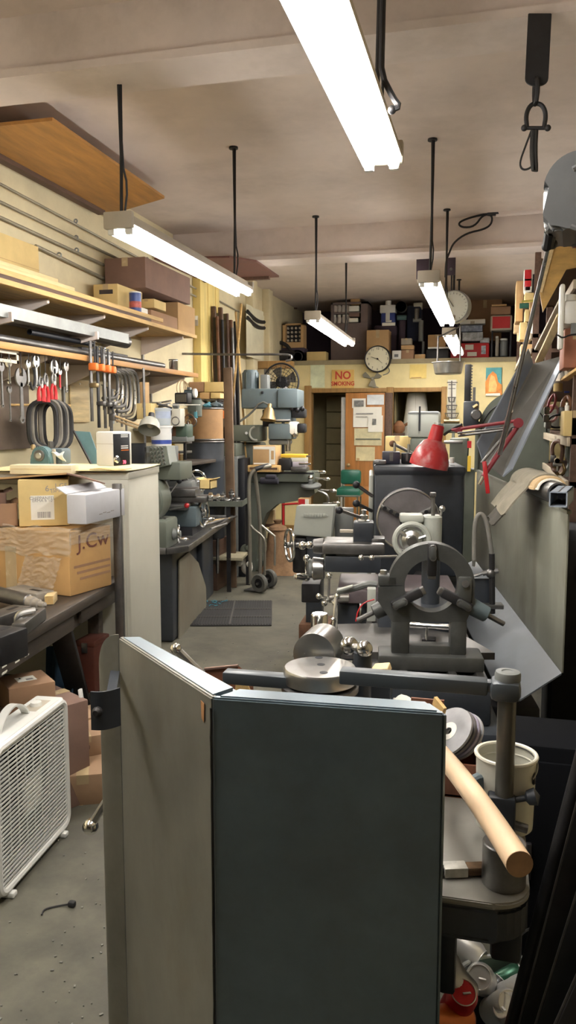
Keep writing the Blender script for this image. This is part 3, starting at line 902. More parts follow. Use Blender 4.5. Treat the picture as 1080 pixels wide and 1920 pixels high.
t = T('cardboard_flap', 'dark brown cardboard lid lying over the tan labelled carton', 'lid', (-1.95, 3.05, ZB + h2 + .01))
P = t.P
yq = (sc.m @ Vector((0, -.15, 0))).y - .02
nl, nm, nr = W0.P(-40, 901, y=yq) - t.loc, W0.P(125, 889, y=yq + .02) - t.loc, W0.P(197, 908, y=yq + .12) - t.loc
fr_, fl_ = W0.P(152, 893, y=yq + .4) - t.loc, W0.P(-40, 903, y=yq + .35) - t.loc
t.part('lid', CARDB, G().prism([nl, nm, fr_, fl_], (0, 0, .006))); t.part('lid_flap', CARDD, G().prism([nm, nr, fr_], (0, 0, .006)))
t.part('fold', CARD, G().bar(nl + Vector((0, -.002, .003)), nm + Vector((0, -.002, .003)), .003, .008))
for lab, px0, px1, py0, py1, m in (('dark leather-brown scrap box behind the labelled carton at the left edge', -30, 14, 985, 925, CARDD), ('open tan box corner left of the labelled carton', 0, 34, 988, 945, CARDB)):
    face_carton('scrap_box', lab, (px0, py0), (px1, py0 - 2), ZB + .004, py1, .18, mat=m, flaps=True)

# ------------------------------------------------------------------ cream cabinet and what stands on it
t = T('metal_cabinet', 'tall cream metal cabinet beyond the bench end, boxes in front of it', 'cabinet', (-1.79, 3.8, 0), 8.4)
P = t.P
cx1 = P(240, 887, y=0).x; zt = P(240, 887, y=0).z
yb_ = P(297, 873, x=cx1).y
cx0 = cx1 - .78
CABT = zt
t.part('carcass', CREAMP, G().span((cx0, 0, .02), (cx1, yb_, zt), bev=.008))
t.part('top_edge', CREAMP, G().span((cx0 - .004, -.004, zt - .035), (cx1 + .004, yb_ + .004, zt + .002), bev=.004))
t.part('door', CREAMP, G().span((cx0 + .02, -.012, .1), (cx1 - .02, 0, zt - .06), bev=.004))
t.part('door_handle', STEEL, G().tube([(cx1 - .07, -.012, .8), (cx1 - .07, -.035, .81), (cx1 - .07, -.035, .9), (cx1 - .07, -.012, .91)], .006, 8))
t.part('plinth', BLACK, G().span((cx0 + .02, .02, 0), (cx1 - .02, yb_ - .02, .03)))
CAB = t
t = T('cardboard_sheet', 'creased cream cardboard sheet lying on top of the cream cabinet', 'sheet', CAB.m @ Vector((0, 0, zt + .0045)), 8.4)
t.part('sheet', M('cream_card', (.75, .66, .38), .8, var=.08), G().sheet(lambda u, v: (cx0 - .02 + (cx1 - cx0 + .03) * u, -.05 + (yb_ + .06) * v, .006 + .006 * math.sin(5 * u) * math.sin(3 * v) + .004 * u), 16, 8, .003))
t.part('torn_strip', CARDY, G().sheet(lambda u, v: (-.2 + .2 * u, -.06 + .07 * v, .017 + .004 * math.sin(7 * u)), 10, 3, .003))
t = T('styrofoam_board', 'thick cream foam board at the front left of the cabinet top', 'board', CAB.m @ Vector((0, 0, zt + .02)), 8.4)
a, b = t.P(20, 893, y=-.1), t.P(135, 875, y=-.1)
t.part('board', M('cream_foam', (.75, .7, .48), .8, var=.05), G().span((a.x, -.11, -.022), (b.x, .0, .025), bev=.004))
t.part('groove', CARDY, G().span((a.x, -.112, .004), (b.x, -.1095, .006)))
ZC2 = zt + .032
def on_cab(px, y):
    q = CAB.P(px, 880, y=y)
    return CAB.m @ Vector((q.x, y, ZC2))
# teal pillow block
sc_ = lambda px: px * 4.1 / 1500
t = T('pillow_block', 'teal cast bearing block with steel shaft end on the cabinet top', 'bearing', on_cab(75, .1), 5)
r = sc_(18)
pts = [(-sc_(21), 0, 0), (sc_(21), 0, 0), (sc_(21), 0, sc_(8))] + [(r * math.cos(R(a)), 0, sc_(19) + r * math.sin(R(a))) for a in range(0, 181, 15)] + [(-sc_(21), 0, sc_(8))]
t.part('housing', TEAL, G().prism(pts, (0, .07, 0), bev=.006))
t.part('bearing_ring', OLDST, G().ring((0, -.003, sc_(19)), (0, 1, 0), sc_(11), sc_(6), .012, 24))
t.part('shaft', STEEL, G().cyl((0, -.02, sc_(19)), (0, .1, sc_(19)), sc_(6), n=18, bev=.003))
t.part('base_plate', FIX, G().box((0, .035, -.004), (sc_(46), .1, .008), bev=.002))
t.part('grease_cap', BRONZE, G().lathe([(.012, 0), (.012, .02), (.007, .028)], (-sc_(18), .03, sc_(30)), (0, 0, 1), 10))
t = T('bearing_housing', 'blue-grey bearing housing with white rag behind the teal block', 'bearing', on_cab(112, .22), 0)
t.part('housing', BLUEM, G().box((0, 0, sc_(16)), (sc_(34), .1, sc_(32)), bev=.012))
t.part('post', OLDST, G().cyl((-sc_(12), -.03, 0), (-sc_(12), -.03, sc_(46)), .014, n=12, bev=.002))
t.part('rag', WHITE, G().sheet(lambda u, v: (sc_(-2) + sc_(26) * u, -.06 - .02 * math.sin(4 * v), sc_(24) - sc_(20) * u * v + .006 * math.sin(8 * u)), 8, 6, .004))
t.part('slotted_bracket', FIX, G().box((sc_(3), -.07, sc_(15)), (.02, .012, sc_(32)), bev=.003))
t = T('bead_string', 'string of red beads at the foot of the teal bearing block', 'beads', on_cab(110, -.02), 5)
g = G()
for k in range(9):
    g.ball((-.04 + .011 * k, .004 * math.sin(k * 1.7), .007), .0075, u=10, v=6)
t.part('beads', RED, g)
t.part('string', RED, G().cyl((-.045, 0, .007), (.05, 0, .007), .0015, n=6))
# white and black timer box
t = T('timer_box', 'white and black electric box with round dial and red numbers, on the cabinet', 'appliance', on_cab(199, .06), -12)
wv, hv = sc_(42), sc_(66)
t.part('body', WHITE, G().box((0, .07, hv / 2), (wv, .16, hv), bev=.01))
t.part('lid_seam', FIX, G().span((-wv / 2 - .0006, -.0105, hv * .64), (wv / 2 + .0006, .1, hv * .65)))
fx = wv / 2
fp = t.part('black_panel', BLACK, G().span((fx - .001, -.008, .003), (fx + .004, .125, hv - .012), bev=.002))
t.part('dial', CHROME, G().lathe([(.02, 0), (.02, .008), (.014, .016), (0, .016)], (fx + .004, .008, hv * .2), (1, 0, 0), 20), fp)
letters('red_number', '70', .026, M('red_digits', (1, .05, .08), emit=3), fp, (fx + .0048, .075, hv * .1), (90, 0, 90))
g = G()
for zz in (.88, .83, .56, .5):
    g.span((fx + .004, .05, hv * zz), (fx + .0045, .11, hv * zz + .006))
t.part('panel_lines', WHITE, g, fp); t.part('panel_line', ORANGE, G().span((fx + .004, .05, hv * .44), (fx + .0045, .115, hv * .44 + .005)), fp)
# leaning teal sheet
t = T('teal_sheet', 'teal metal sheet leaning on the wall behind the white timer box', 'panel', CAB.m @ Vector((cx1 - .3, yb_ - .06, ZC2)))
P = t.P
t.part('sheet', TEAL, G().prism([P(172, 872, y=0), P(190, 872, y=0), P(168, 810, y=.1), P(138, 808, y=.1)], (0, .008, 0)))
t.part('rolled_edge', BLKST, G().bar(P(172, 872, y=-.004), P(138, 808, y=.096), .008, .012))
t.o.location.z += .0

# ------------------------------------------------------------------ box fan
t = T('box_fan', 'white square box fan with slatted grille standing on the floor at left', 'fan', (-1.555, 2.44, 0), 4.5)
hw, hh, dp = .27, .52, .115
g = G()
for s in (-1, 1):
    g.box((-dp / 2, s * (hw - .01), hh / 2 + .02), (dp, .02, hh - .04), bev=.008)
    g.box((-dp / 2, 0, .02 + (hh - .012 if s > 0 else .012)), (dp, 2 * hw - .02, .024), bev=.01)
t.part('shell', WHITE, g)
g = G(); c = .05
o = []
for (cy, cz, a0) in ((hw - c, hh + .02 - c, 0), (-hw + c, hh + .02 - c, 90), (-hw + c, .02 + c, 180), (hw - c, .02 + c, 270)):
    o += [(cy + (c - .012) * math.cos(R(a)), cz + (c - .012) * math.sin(R(a))) for a in range(a0, a0 + 91, 15)]
t.part('front_rim', WHITE, G().tube([(0, y, z) for y, z in o], .014, 8, closed=True))
fg = G()
n = 31
for k in range(n):
    z = .05 + (hh - .06) * k / (n - 1)
    fg.box((.004, 0, z), (.003, 2 * hw - .05, .006))
for k in range(9):
    y = -hw + .045 + (2 * hw - .09) * k / 8
    fg.box((-.001, y, hh / 2 + .02), (.004, .003, hh - .05))
t.part('grille', WHITE, fg)
t.part('hub_badge', WHITE, G().box((-.008, 0, hh / 2 + .02), (.012, .13, .13), bev=.004))
t.part('inner_shroud', M('fan_shroud', (.025, .025, .025), .7), G().span((-dp + .012, -hw + .02, .05), (-dp + .016, hw - .02, hh - .01)))
bl = t.part('fan_blade', GREYM, G().cyl((-.07, 0, hh / 2 + .02), (-.04, 0, hh / 2 + .02), .05, n=20))
for k in range(5):
    a = R(72 * k)
    def bf(u, v, a=a):
        rr = .05 + .17 * u; q = a + (v - .5) * .9
        return (-.055 + .03 * (v - .5), rr * math.cos(q), hh / 2 + .02 + rr * math.sin(q))
    t.part('fan_blade', GREYM, G().sheet(bf, 5, 6, .003), bl)
g = G()
for k in range(14):
    g.box((-dp + .004, 0, .05 + (hh - .06) * k / 13), (.005, 2 * hw - .05, .004))
t.part('rear_grille', WHITE, g)
t.part('handle', WHITE, G().sheet(lambda u, v: (-.075 + .03 * v, -.13 + .2 * u, hh + .02 + .062 * math.sin(math.pi * u) ** .7), 16, 3, .007))
t.part('speed_knob', WHITE, G().lathe([(.022, 0), (.02, .016), (0, .016)], (-.06, .15, hh + .018), (0, 0, 1), 18))
t.part('switch_plate', FIX, G().box((-.06, .15, hh + .019), (.06, .12, .003), bev=.001))
for s in (-1, 1):
    t.part('foot', WHITE, G().box((-dp / 2 + .01, s * .2, .01), (dp + .03, .03, .02), bev=.006))

# ------------------------------------------------------------------ cartons under and beside the bench
def loose(name, label, px, py, Y, sz, rz, tilt=None, mat=CARDB, **kw):
    return carton(name, label, W0.P(px, py, y=Y), sz, rz, mat=mat, tilt=tilt, **kw)
b6 = loose('cardboard_box', 'brown carton on the floor at the bottom of the heap behind the fan', 160, 1535, 2.98, (.2, .2, .11), 12)
q = b6.loc
loose('cardboard_box', 'tan carton with plain pale face halfway up the heap behind the fan', 160, 1480, 3.0, (.24, .24, .16), 25, (12, 0), mat=HEAPC)
b4 = loose('cardboard_box', 'carton with small round mark below the topmost heap behind the fan', 152, 1398, 3.05, (.2, .2, .1), 40, (10, 0), mat=HEAPC)
b4.part('round_mark', CARDD, G().torus((.0, -.1015, .05), (0, 1, 0), .016, .002, 20, 6))
loose('cardboard_box', 'tan carton tilted on its corner right of the stickered carton', 122, 1385, 3.12, (.2, .18, .15), -35, (0, 14), mat=HEAPC)
loose('cardboard_box', 'small tan carton corner poking above the heap near the guard bracket', 168, 1372, 3.25, (.14, .16, .1), 30, (0, -10), mat=HEAPC)
b1 = loose('cardboard_box', 'brown carton with white sticker, topmost by the fan under the bench', 50, 1322, 2.8, (.185, .185, .11), -42, mat=CARDB, tape=None)
st = b1.part('sticker', PAPER, G().box((.0, .0, .1105), (.06, .075, .001)))
b1.part('sticker_print', GREYINK, G().box((.012, .012, .1112), (.02, .028, .0006)), st)
b1.part('sticker_mark', INK, G().box((-.015, -.02, .1112), (.016, .006, .0006)), st)
carton('cardboard_box', 'plain brown carton under the stickered one beside the fan', (b1.loc.x - .03, b1.loc.y + .06, 0), (.34, .36, b1.loc.z - .003), -30, mat=CARDD)
t = T('wire_basket', 'black wire mesh basket under the bench at the left edge', 'basket', W0.P(22, 1330, y=3.2), 0)
g = G()
for k in range(12):
    g.box((-.15 + .3 * k / 11, -.12, .06), (.005, .005, .12)); g.box((0, -.12, .01 * k), (.3, .005, .004))
t.part('mesh', BLKST, g); t.part('rim', BLKST, G().tube([(-.15, -.12, .12), (.15, -.12, .12), (.15, .12, .12), (-.15, .12, .12)], .006, 6, closed=True))
t = T('blue_cloth', 'dark blue cloth hanging under the bench behind the slanted leg', 'cloth', W0.P(112, 1330, y=3.4))
t.part('cloth', M('blue_cloth', (.03, .07, .12), .9, var=.3), G().sheet(lambda u, v: (-.08 + .16 * u, .02 * math.sin(11 * u) + .03 * v, .3 * v), 24, 6, .004))
t.part('hem', BLUEP, G().tube([(-.08 + .016 * k, .02 * math.sin(1.1 * k), 0) for k in range(11)], .004, 6))
t = T('red_toolbox', 'rust-red metal box in the dark under the far end of the bench', 'box', W0.P(176, 1290, y=3.55))
t.part('body', M('rust_red', (.11, .03, .018), .6, var=.3), G().box((0, 0, .12), (.1, .16, .24), bev=.01)); t.part('lid', M('rust_red', (.2, .055, .03)), G().box((0, 0, .25), (.104, .165, .03), bev=.006)); t.part('latch', OLDST, G().box((0, -.084, .23), (.03, .008, .05), bev=.002))
t = T('white_strip', 'short white strip leaning by the slanted bench leg', 'strip', W0.P(157, 1340, y=2.95))
t.part('strip', WHITE, G().bar((0, 0, 0), W0.P(150, 1292, y=2.95) - t.loc, .02, .012, bev=.002)); t.part('cap', FIX, G().box((0, 0, .003), (.022, .014, .008)))
t = T('floor_plug', 'small black rubber scrap with wire lying on the bare floor by the fan', 'scrap', W0.P(135, 1700, z=0))
t.part('plug', RUBBER, G().box((0, 0, .01), (.025, .02, .02), bev=.006)); t.part('wire', RUBBER, G().tube([(0, 0, .01), (-.04, -.01, .004), (-.08, -.04, .004), (-.07, -.07, .004)], .003, 6, smooth=2))
# ------------------------------------------------------------------ floor mat
c = W0.P(436, 1150, z=0)
t = T('floor_mat', 'black ribbed rubber mat on the floor in the aisle', 'mat', (c.x, c.y, 0), 15)
t.part('pad', RUBBER, G().box((0, 0, .006), (.66, .86, .012), bev=.004))
g = G()
for k in range(30):
    g.box((-.315 + .63 * k / 29, 0, .013), (.009, .84, .006))
t.part('ribs', RUBBER, g)
g = G(); g.box((0, 0, .0155), (.012, .85, .005)); g.box((0, .1, .0155), (.65, .012, .005)); g.box((0, -.18, .0155), (.65, .012, .005))
t.part('cross_rib', M('dusty_rubber', (.09, .085, .075), .8), g)
g = G()
random.seed(11)
for k in range(16):
    a = random.random() * 6.28
    p = Vector((-.25 + .16 * random.random(), .18 + .22 * random.random(), .02))
    g.bar(p, p + Vector((.03 * math.cos(a), .03 * math.sin(a), .006)), .006, .003)
solo('metal_shavings', 'blue metal shavings scattered on the corner of the rubber mat', 'shavings', M('blue_chips', (.05, .3, .4), .4), g, (c.x, c.y, 0), 15, kind='stuff')

# ------------------------------------------------------------------ small left lathe
t = T('small_lathe', 'grey-green lathe on a dark cabinet with chip tray, just past the cream cabinet', 'lathe', (W0.P(345, 1030, z=.7175).x, W0.P(345, 1030, z=.7175).y, 0), 8.4, size=1.27)
P = t.P
L = P(425, 975, z=.565).y + .25
g = G()
c_ = .1
out = [(-.44, 0), (-c_, 0), (0, c_), (0, L), (-.4, L)]
g.prism([(x, y, .535) for x, y in out], (0, 0, .012))
for (x0, y0), (x1, y1) in zip(out, out[1:] + out[:1]):
    g.bar((x0, y0, .553), (x1, y1, .553), .016, .036, bev=.004)
t.part('chip_tray', OLDST, g)
t.part('pedestal', DARKM, G().span((-.4, .14, 0), (-.1, .62, .535), bev=.02))
t.part('pedestal', DARKM, G().span((-.38, L - .5, 0), (-.12, L - .12, .535), bev=.02))
t.part('side_panel', M('beige_panel', (.2, .18, .135), .6, var=.2, dirt=.5, dirt_rgb=(.1, .06, .04)), G().prism([P(334, 1200, x=-.095), P(334, 1050, x=-.095), P(352, 1035, x=-.095), P(370, 1055, x=-.095), P(384, 1100, x=-.095), P(386, 1180, x=-.095)], (.008, 0, 0)))
t.part('drawer_bank', DARKM, G().span((-.38, .62, .05), (-.16, L - .5, .5), bev=.01))
t.part('pull_rod', STEEL, G().cyl(P(408, 1010, x=-.1), P(408, 1075, x=-.1), .012, n=8))
t.part('bed', GREYM, G().span((-.4, .12, .63), (-.3, L - .1, .71), bev=.008))
for yy in (.2, L - .3):
    t.part('bed_foot', GREYM, G().span((-.42, yy, .547), (-.27, yy + .16, .63), bev=.01))
hs = t.part('headstock', GREENM, G().span((-.42, .06, .71), (P(322, 960, y=.46).x, .46, P(320, 905, y=.1).z), bev=.05))
t.part('headstock_cover', GREENM, G().lathe([(.13, 0), (.14, .01), (.14, .2), (.12, .22), (0, .22)], (-.28, .1, P(320, 900, y=.1).z - .12), (0, 1, 0), 24))
qa = P(297, 1027, y=.06); qb = P(332, 968, y=.3)
t.part('gear_box', GREENM, G().span((-.42, .05, .547), (qb.x, .32, qb.z), bev=.015))
t.part('name_plate', STEEL, G().box((qb.x - .06, .2, qb.z + .001), (.06, .1, .003)))
wc_ = Vector((qb.x + .03, .2, qb.z - .09))
w = t.part('handwheel', CHROME, G().torus(wc_, (1, .25, 0), .05, .009, 24, 8))
t.part('crank_handle', CHROME, G().lathe([(.008, 0), (.012, .02), (.013, .045), (.006, .06)], wc_ + Vector((.01, -.04, -.02)), (1, 0, -.1), 12), w)
t.part('wheel_hub', GREYM, G().cyl(wc_ - Vector((.03, 0, 0)), wc_ + Vector((.015, 0, 0)), .035, .02, n=16, bev=.003), w)
a = P(345, 985, y=.75); b = P(373, 948, y=.75)
t.part('apron', BLUEM, G().span((-.3, .66, a.z), (b.x, .9, b.z), bev=.01))
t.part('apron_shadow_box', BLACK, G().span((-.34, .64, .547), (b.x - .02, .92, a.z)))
a = P(322, 945, y=.8); b = P(392, 918, y=.8)
t.part('saddle', OLDST, G().span((-.4, .6, .71), (b.x - .1, 1.0, a.z + .02), bev=.008))
t.part('cross_slide', OLDST, G().span((-.4, .7, a.z + .02), (b.x, .86, a.z + .06), bev=.006))
t.part('compound_slide', OLDST, G().span((-.38, .66, a.z + .061), (b.x - .06, .84, a.z + .11), bev=.006))
e = Vector((b.x, .78, a.z + .05))
t.part('cross_handle', CHROME, G().lathe([(.01, 0), (.03, .004), (.03, .025), (.014, .03), (.014, .05), (.022, .055), (.022, .07), (.008, .075), (.008, .1)], e, (1, 0, 0), 18))
hc = P(369, 903, y=1.15)
w = t.part('tail_handwheel', CHROME, G().torus(hc, (.7, -.7, .15), .075, .009, 28, 8))
for k in range(3):
    u, v, d = basis((.7, -.7, .15)); q = u * math.cos(R(120 * k)) + v * math.sin(R(120 * k))
    t.part('spoke', STEEL, G().cyl(hc, hc + q * .07, .006, n=8), w)
t.part('tailstock', GREYM, G().span((-.38, 1.02, .71), (hc.x, 1.4, hc.z + .02), bev=.03))
lv = t.part('lever', STEEL, G().cyl(P(316, 928, y=.55), P(336, 900, y=.55), .006, n=8))
g = G(); g.ball(P(316, 928, y=.55), .015); g.ball(P(336, 902, y=.55), .017); t.part('lever_ball', BLACK, g, lv)
t.part('lever', STEEL, G().cyl(P(336, 902, y=.55), P(341, 886, y=.55), .008, n=8)); t.part('lever_tip', RED, G().ball(P(341, 885, y=.55), .013))
lv = t.part('lever', STEEL, G().cyl(P(318, 956, y=.5), P(348, 949, y=.5), .007, n=8)); t.part('lever_tip', RED, G().ball(P(350, 948, y=.5), .016), lv)
wc_ = P(381, 962, y=.85)
w = t.part('carriage_handwheel', CHROME, G().torus(wc_, (1, -.2, 0), .085, .009, 28, 8)); t.part('wheel_hub', STEEL, G().cyl(wc_ - Vector((.06, 0, 0)), wc_ + Vector((.02, 0, 0)), .024, n=14, bev=.003), w)
for k in range(3):
    t.part('spoke', STEEL, G().cyl(wc_, wc_ + Vector((0, math.cos(R(120 * k + 30)), math.sin(R(120 * k + 30)))) * .08, .007, n=8), w)
t.part('crank_handle', CHROME, G().lathe([(.008, 0), (.013, .02), (.014, .06), (.006, .075)], wc_ + Vector((.01, -.06, -.03)), (1, 0, 0), 12), w)
t.part('tool_post', STEEL, G().span((-.42, .72, a.z + .11), (-.32, .82, a.z + .2), bev=.006))
for k, (pa, pb, m) in enumerate((((382, 985), (443, 968), OLDST), ((384, 979), (430, 972), BRONZE), ((395, 992), (425, 982), OLDST))):
    q = T('steel_rod', ('grey steel rod lying on the small lathe chip tray, longest of three', 'yellowish brass rod lying on the small lathe chip tray', 'short steel rod at the front of the small lathe chip tray')[k], 'rod', W0.P(*pa, z=.7227), 0, 'rods on the small lathe tray')
    q.part('rod', m, G().cyl((0, 0, 0), W0.P(*pb, z=.7227) - q.loc, .011, n=10)); q.part('end_cap', STEEL, G().cyl((0, 0, 0), (0, -.003, 0), .0115, n=10))

# ------------------------------------------------------------------ steel stand beyond the lathe
t = T('steel_stand', 'small angle-iron stand with rim top and lower shelf past the small lathe', 'stand', W0.P(445, 1108, z=0), 8.4)
P = t.P
zt = P(433, 950, y=-.08).z
for x, y in ((-.09, -.06), (.04, .28), (-.6, -.06), (-.6, .28)):
    t.part('leg', BLKST, G().prism([(x, y, 0), (x + .04, y, 0), (x + .04, y + .006, 0), (x + .006, y + .006, 0), (x + .006, y + .04, 0), (x, y + .04, 0)], (0, 0, zt)))
t.part('top', OLDST, G().span((-.62, -.08, zt), (.06, .34, zt + .02), bev=.003))
g = G(); g.span((-.62, -.085, zt), (.06, -.075, zt + .05)); g.span((.055, -.085, zt), (.065, .34, zt + .05)); t.part('rim', GREENM, g)
t.part('lower_shelf', M('stand_shelf', (.3, .27, .18), .7), G().span((-.6, -.06, .3), (.06, .3, .33), bev=.004))
for k, (px, r, h, m) in enumerate(((408, .04, .06, OLDST), (418, .03, .1, STEEL), (424, .05, .05, STEEL), (434, .03, .13, OLDST), (444, .035, .07, STEEL))):
    q = P(px, 940, y=.05 + .04 * (k % 2))
    s = T('chuck_part', ('low dark ring on the steel stand, leftmost of its parts', 'upright spindle on the steel stand, second from the left', 'wide shiny flange in the middle of the steel stand', 'tall thin arbor on the steel stand', 'stubby steel bush at the right of the steel stand')[k], 'machine part', t.m @ Vector((q.x, q.y, zt + .021)), 0, 'turned parts on the steel stand')
    s.part('body', m, G().lathe([(r, 0), (r, h * .3), (r * .6, h * .35), (r * .6, h * .6), (r * .8, h * .65), (r * .8, h * .8), (r * .3, h * .85), (r * .3, h), (0, h)], n=18)); s.part('collar', STEEL, G().torus((0, 0, h * .62), (0, 0, 1), r * .78, .005, 18, 6))
for k, (px, py, m) in enumerate(((450, 1030, PAPER), (463, 1045, PAPER), (461, 1015, GREENM))):
    s = T('crumpled_rag', ('white rag stuffed by the stand leg, left one', 'white rag behind the stand on the floor by the hand truck', 'grey rag above the white ones behind the stand')[k], 'rag', W0.P(px, py + 30, y=7.45))
    s.part('rag', m, G().ball((0, 0, .06), .06, (1, .8, 1.2))); s.part('fold', m, G().ball((.03, -.03, .1), .035, (1, .7, 1)))

# ------------------------------------------------------------------ drums
Yd = 7.25
cx_, zb_, w_, h_ = bb(349, 905, 416, 1000, Yd)
c = W0.P(383, 800, y=Yd)
z1, z2, z3 = W0.P(383, 768, y=Yd).z, W0.P(383, 828, y=Yd).z, W0.P(383, 862, y=Yd).z
r = w_ / 2
t = T('wooden_crate', 'dark wooden crate under the steel drum behind the small lathe', 'crate', (c.x, Yd, 0))
t.part('body', DKWOOD, G().box((0, 0, .24), (.36, .36, .48), bev=.006)); t.part('slats', GREASYW, G().box((0, -.183, .3), (.36, .012, .08), bev=.003))
t = T('steel_drum', 'blackened steel drum behind the small lathe, under the brown fibre drum', 'drum', (c.x, Yd, .482))
hh_ = z2 - .482
t.part('body', DARKM, G().lathe([(r * .97, 0), (r, .01), (r, hh_ * .3), (r * 1.03, hh_ * .32), (r, hh_ * .34), (r, z3 - .482 - .02), (r * 1.03, z3 - .482), (r, z3 - .462), (r, hh_)], n=36)); t.part('rim', OLDST, G().torus((0, 0, hh_), (0, 0, 1), r, .008, 36, 8))
t = T('fibre_drum', 'brown fibre drum standing on the blackened steel drum', 'drum', (c.x, Yd, z2 + .009))
hh_ = z1 - z2
t.part('body', M('fibre_board', (.34, .19, .08), .6, var=.25, scale=4, dirt=.4, dirt_rgb=(.15, .08, .04)), G().lathe([(r * .97, 0), (r * .97, hh_)], n=36)); t.part('rim', OLDST, G().torus((0, 0, .012), (0, 0, 1), r * .985, .009, 36, 8)); t.part('top_rim', OLDST, G().torus((0, 0, hh_), (0, 0, 1), r * .975, .008, 36, 8))
for k, (px, m, sh) in enumerate(((358, FILM, 1), (375, FILM, .8), (392, M('blue_rag', (.1, .3, .4), .8), .6), (405, BLUEM, .7))):
    q = W0.P(px, 772, y=Yd - .04)
    s = T('plastic_bag', ('crumpled clear bag at the left on the fibre drum', 'grey crumpled bag in the middle of the fibre drum top', 'blue rag on the fibre drum top', 'blue-grey bag at the right of the fibre drum top')[k], 'bag', (q.x, q.y, z1 + .008), 0, 'bags on the fibre drum')
    def bl(u, v, sh=sh, k=k):
        a = 6.283 * u; rr = .06 * math.sin(math.pi * (.05 + .9 * v)) * (1 + .3 * mnoise.noise((3 * math.cos(a), 3 * math.sin(a), 4 * v + k)))
        return (rr * math.cos(a), rr * math.sin(a), .09 * sh * v)
    s.part('bag', m, G().sheet(bl, 20, 10, .002)); s.part('knot', m, G().ball((.0, 0, .09 * sh), .012))
# grey machine cabinet right of the drums
t = T('electrical_cabinet', 'grey steel machine cabinet behind the steel stand, right of the drums', 'cabinet', W0.P(432, 1050, z=0) if False else (W0.P(430, 860, y=7.75).x, 7.75, 0), 5)
P = t.P
a = P(412, 832, y=0); b = P(446, 1000, y=0)
t.part('body', GREYM, G().span((a.x - .05, 0, 0), (b.x, .4, P(430, 856, y=0).z), bev=.012)); t.part('door', GREYM, G().span((a.x, -.012, .3), (b.x - .015, 0, P(430, 862, y=0).z), bev=.004))
t.part('side_post', BLACK, G().span((b.x + .002, .02, 0), (b.x + .07, .3, P(430, 860, y=0).z), bev=.004)); t.part('knob', STEEL, G().ball((b.x - .04, -.02, 1.0), .014))
t.part('top_box', GREENM, G().span((a.x + .02, .03, P(430, 856, y=0).z), (b.x - .02, .35, P(430, 832, y=0).z), bev=.01))

# ------------------------------------------------------------------ upright bar stock against the left wall
random.seed(21)
labs = ['brown', 'dark', 'rusty', 'thin grey', 'black', 'square brown', 'dusty', 'rust-brown', 'long grey', 'dark square', 'narrow brown', 'slim rusty', 'pale grey', 'blackish']
for k in range(14):
    px = 402 + k * 3.1
    q = W0.P(px, 700, x=-2.88 + .03 * (k % 3))
    Y = q.y
    ztop = W0.P(px, 560 + random.random() * 40 + (8 if k < 9 else 40), y=Y).z
    t = T('bar_stock', '%s upright bar by the left wall, %s in the rack from the left' % (labs[k], ('first', 'second', 'third', 'fourth', 'fifth', 'sixth', 'seventh', 'eighth', 'ninth', 'tenth', 'eleventh', 'twelfth', 'thirteenth', 'last')[k]), 'bar', (q.x, Y, 0), 0, 'upright bar stock by the left wall')
    m = (DKWOOD, BLKST, RUST, OLDST)[k % 4]
    if k % 3 == 2:
        t.part('bar', m, G().cyl((.06, 0, 0), (0, 0, ztop), .016, n=10)); t.part('end_face', OLDST, G().cyl((0, 0, ztop), (0, 0, ztop + .002), .014, n=10))
    else:
        t.part('bar', m, G().bar((.05, 0, 0), (0, 0, ztop), .045, .04, bev=.002)); t.part('end_face', OLDST, G().box((0, 0, ztop), (.026, .018, .004)))
for lab, pa, pb, m, w in (('light wooden strip leaning left in front of the bar stock', (437, 748), (453, 570), WOOD, .018), ('second light wooden strip crossing it to form an A', (453, 735), (442, 585), WOOD, .016), ('broad brown post standing in front of the bar stock', (430, 832), (427, 690), M('brown_post_wood', (.13, .08, .045), .7, var=.3), .085)):
    Y = 8.4 if w < .05 else 7.45
    a, b = W0.P(*pa, y=Y), W0.P(*pb, y=Y + .1)
    a0 = a - (b - a) * (a.z / (b.z - a.z))
    t = T('wooden_strip' if w < .05 else 'brown_post', lab, 'strip' if w < .05 else 'post', (a0.x, a0.y, 0))
    t.part('strip' if w < .05 else 'post', m, G().bar((0, 0, 0), b - a0, .03, w, bev=.002)); t.part('end_cap', OLDST, G().bar((b - a0) * .998, b - a0 + (b - a0) * .002, .026, w * .9))
Y = 7.6
t = T('hooked_rod', 'long level rod with curled hook end before the bar stock', 'rod', W0.P(325, 663, y=Y))
P = t.P
t.part('rod', OLDST, G().tube([P(325, 663, y=0), P(440, 665, y=0), P(535, 664, y=0), P(547, 667, y=0), P(546, 675, y=0), P(536, 677, y=0)], .011, 8, smooth=2)); t.part('socket', OLDST, G().cyl(P(325, 663, y=0) - Vector((.03, 0, 0)), P(325, 663, y=0) + Vector((.06, 0, 0)), .018, n=10))

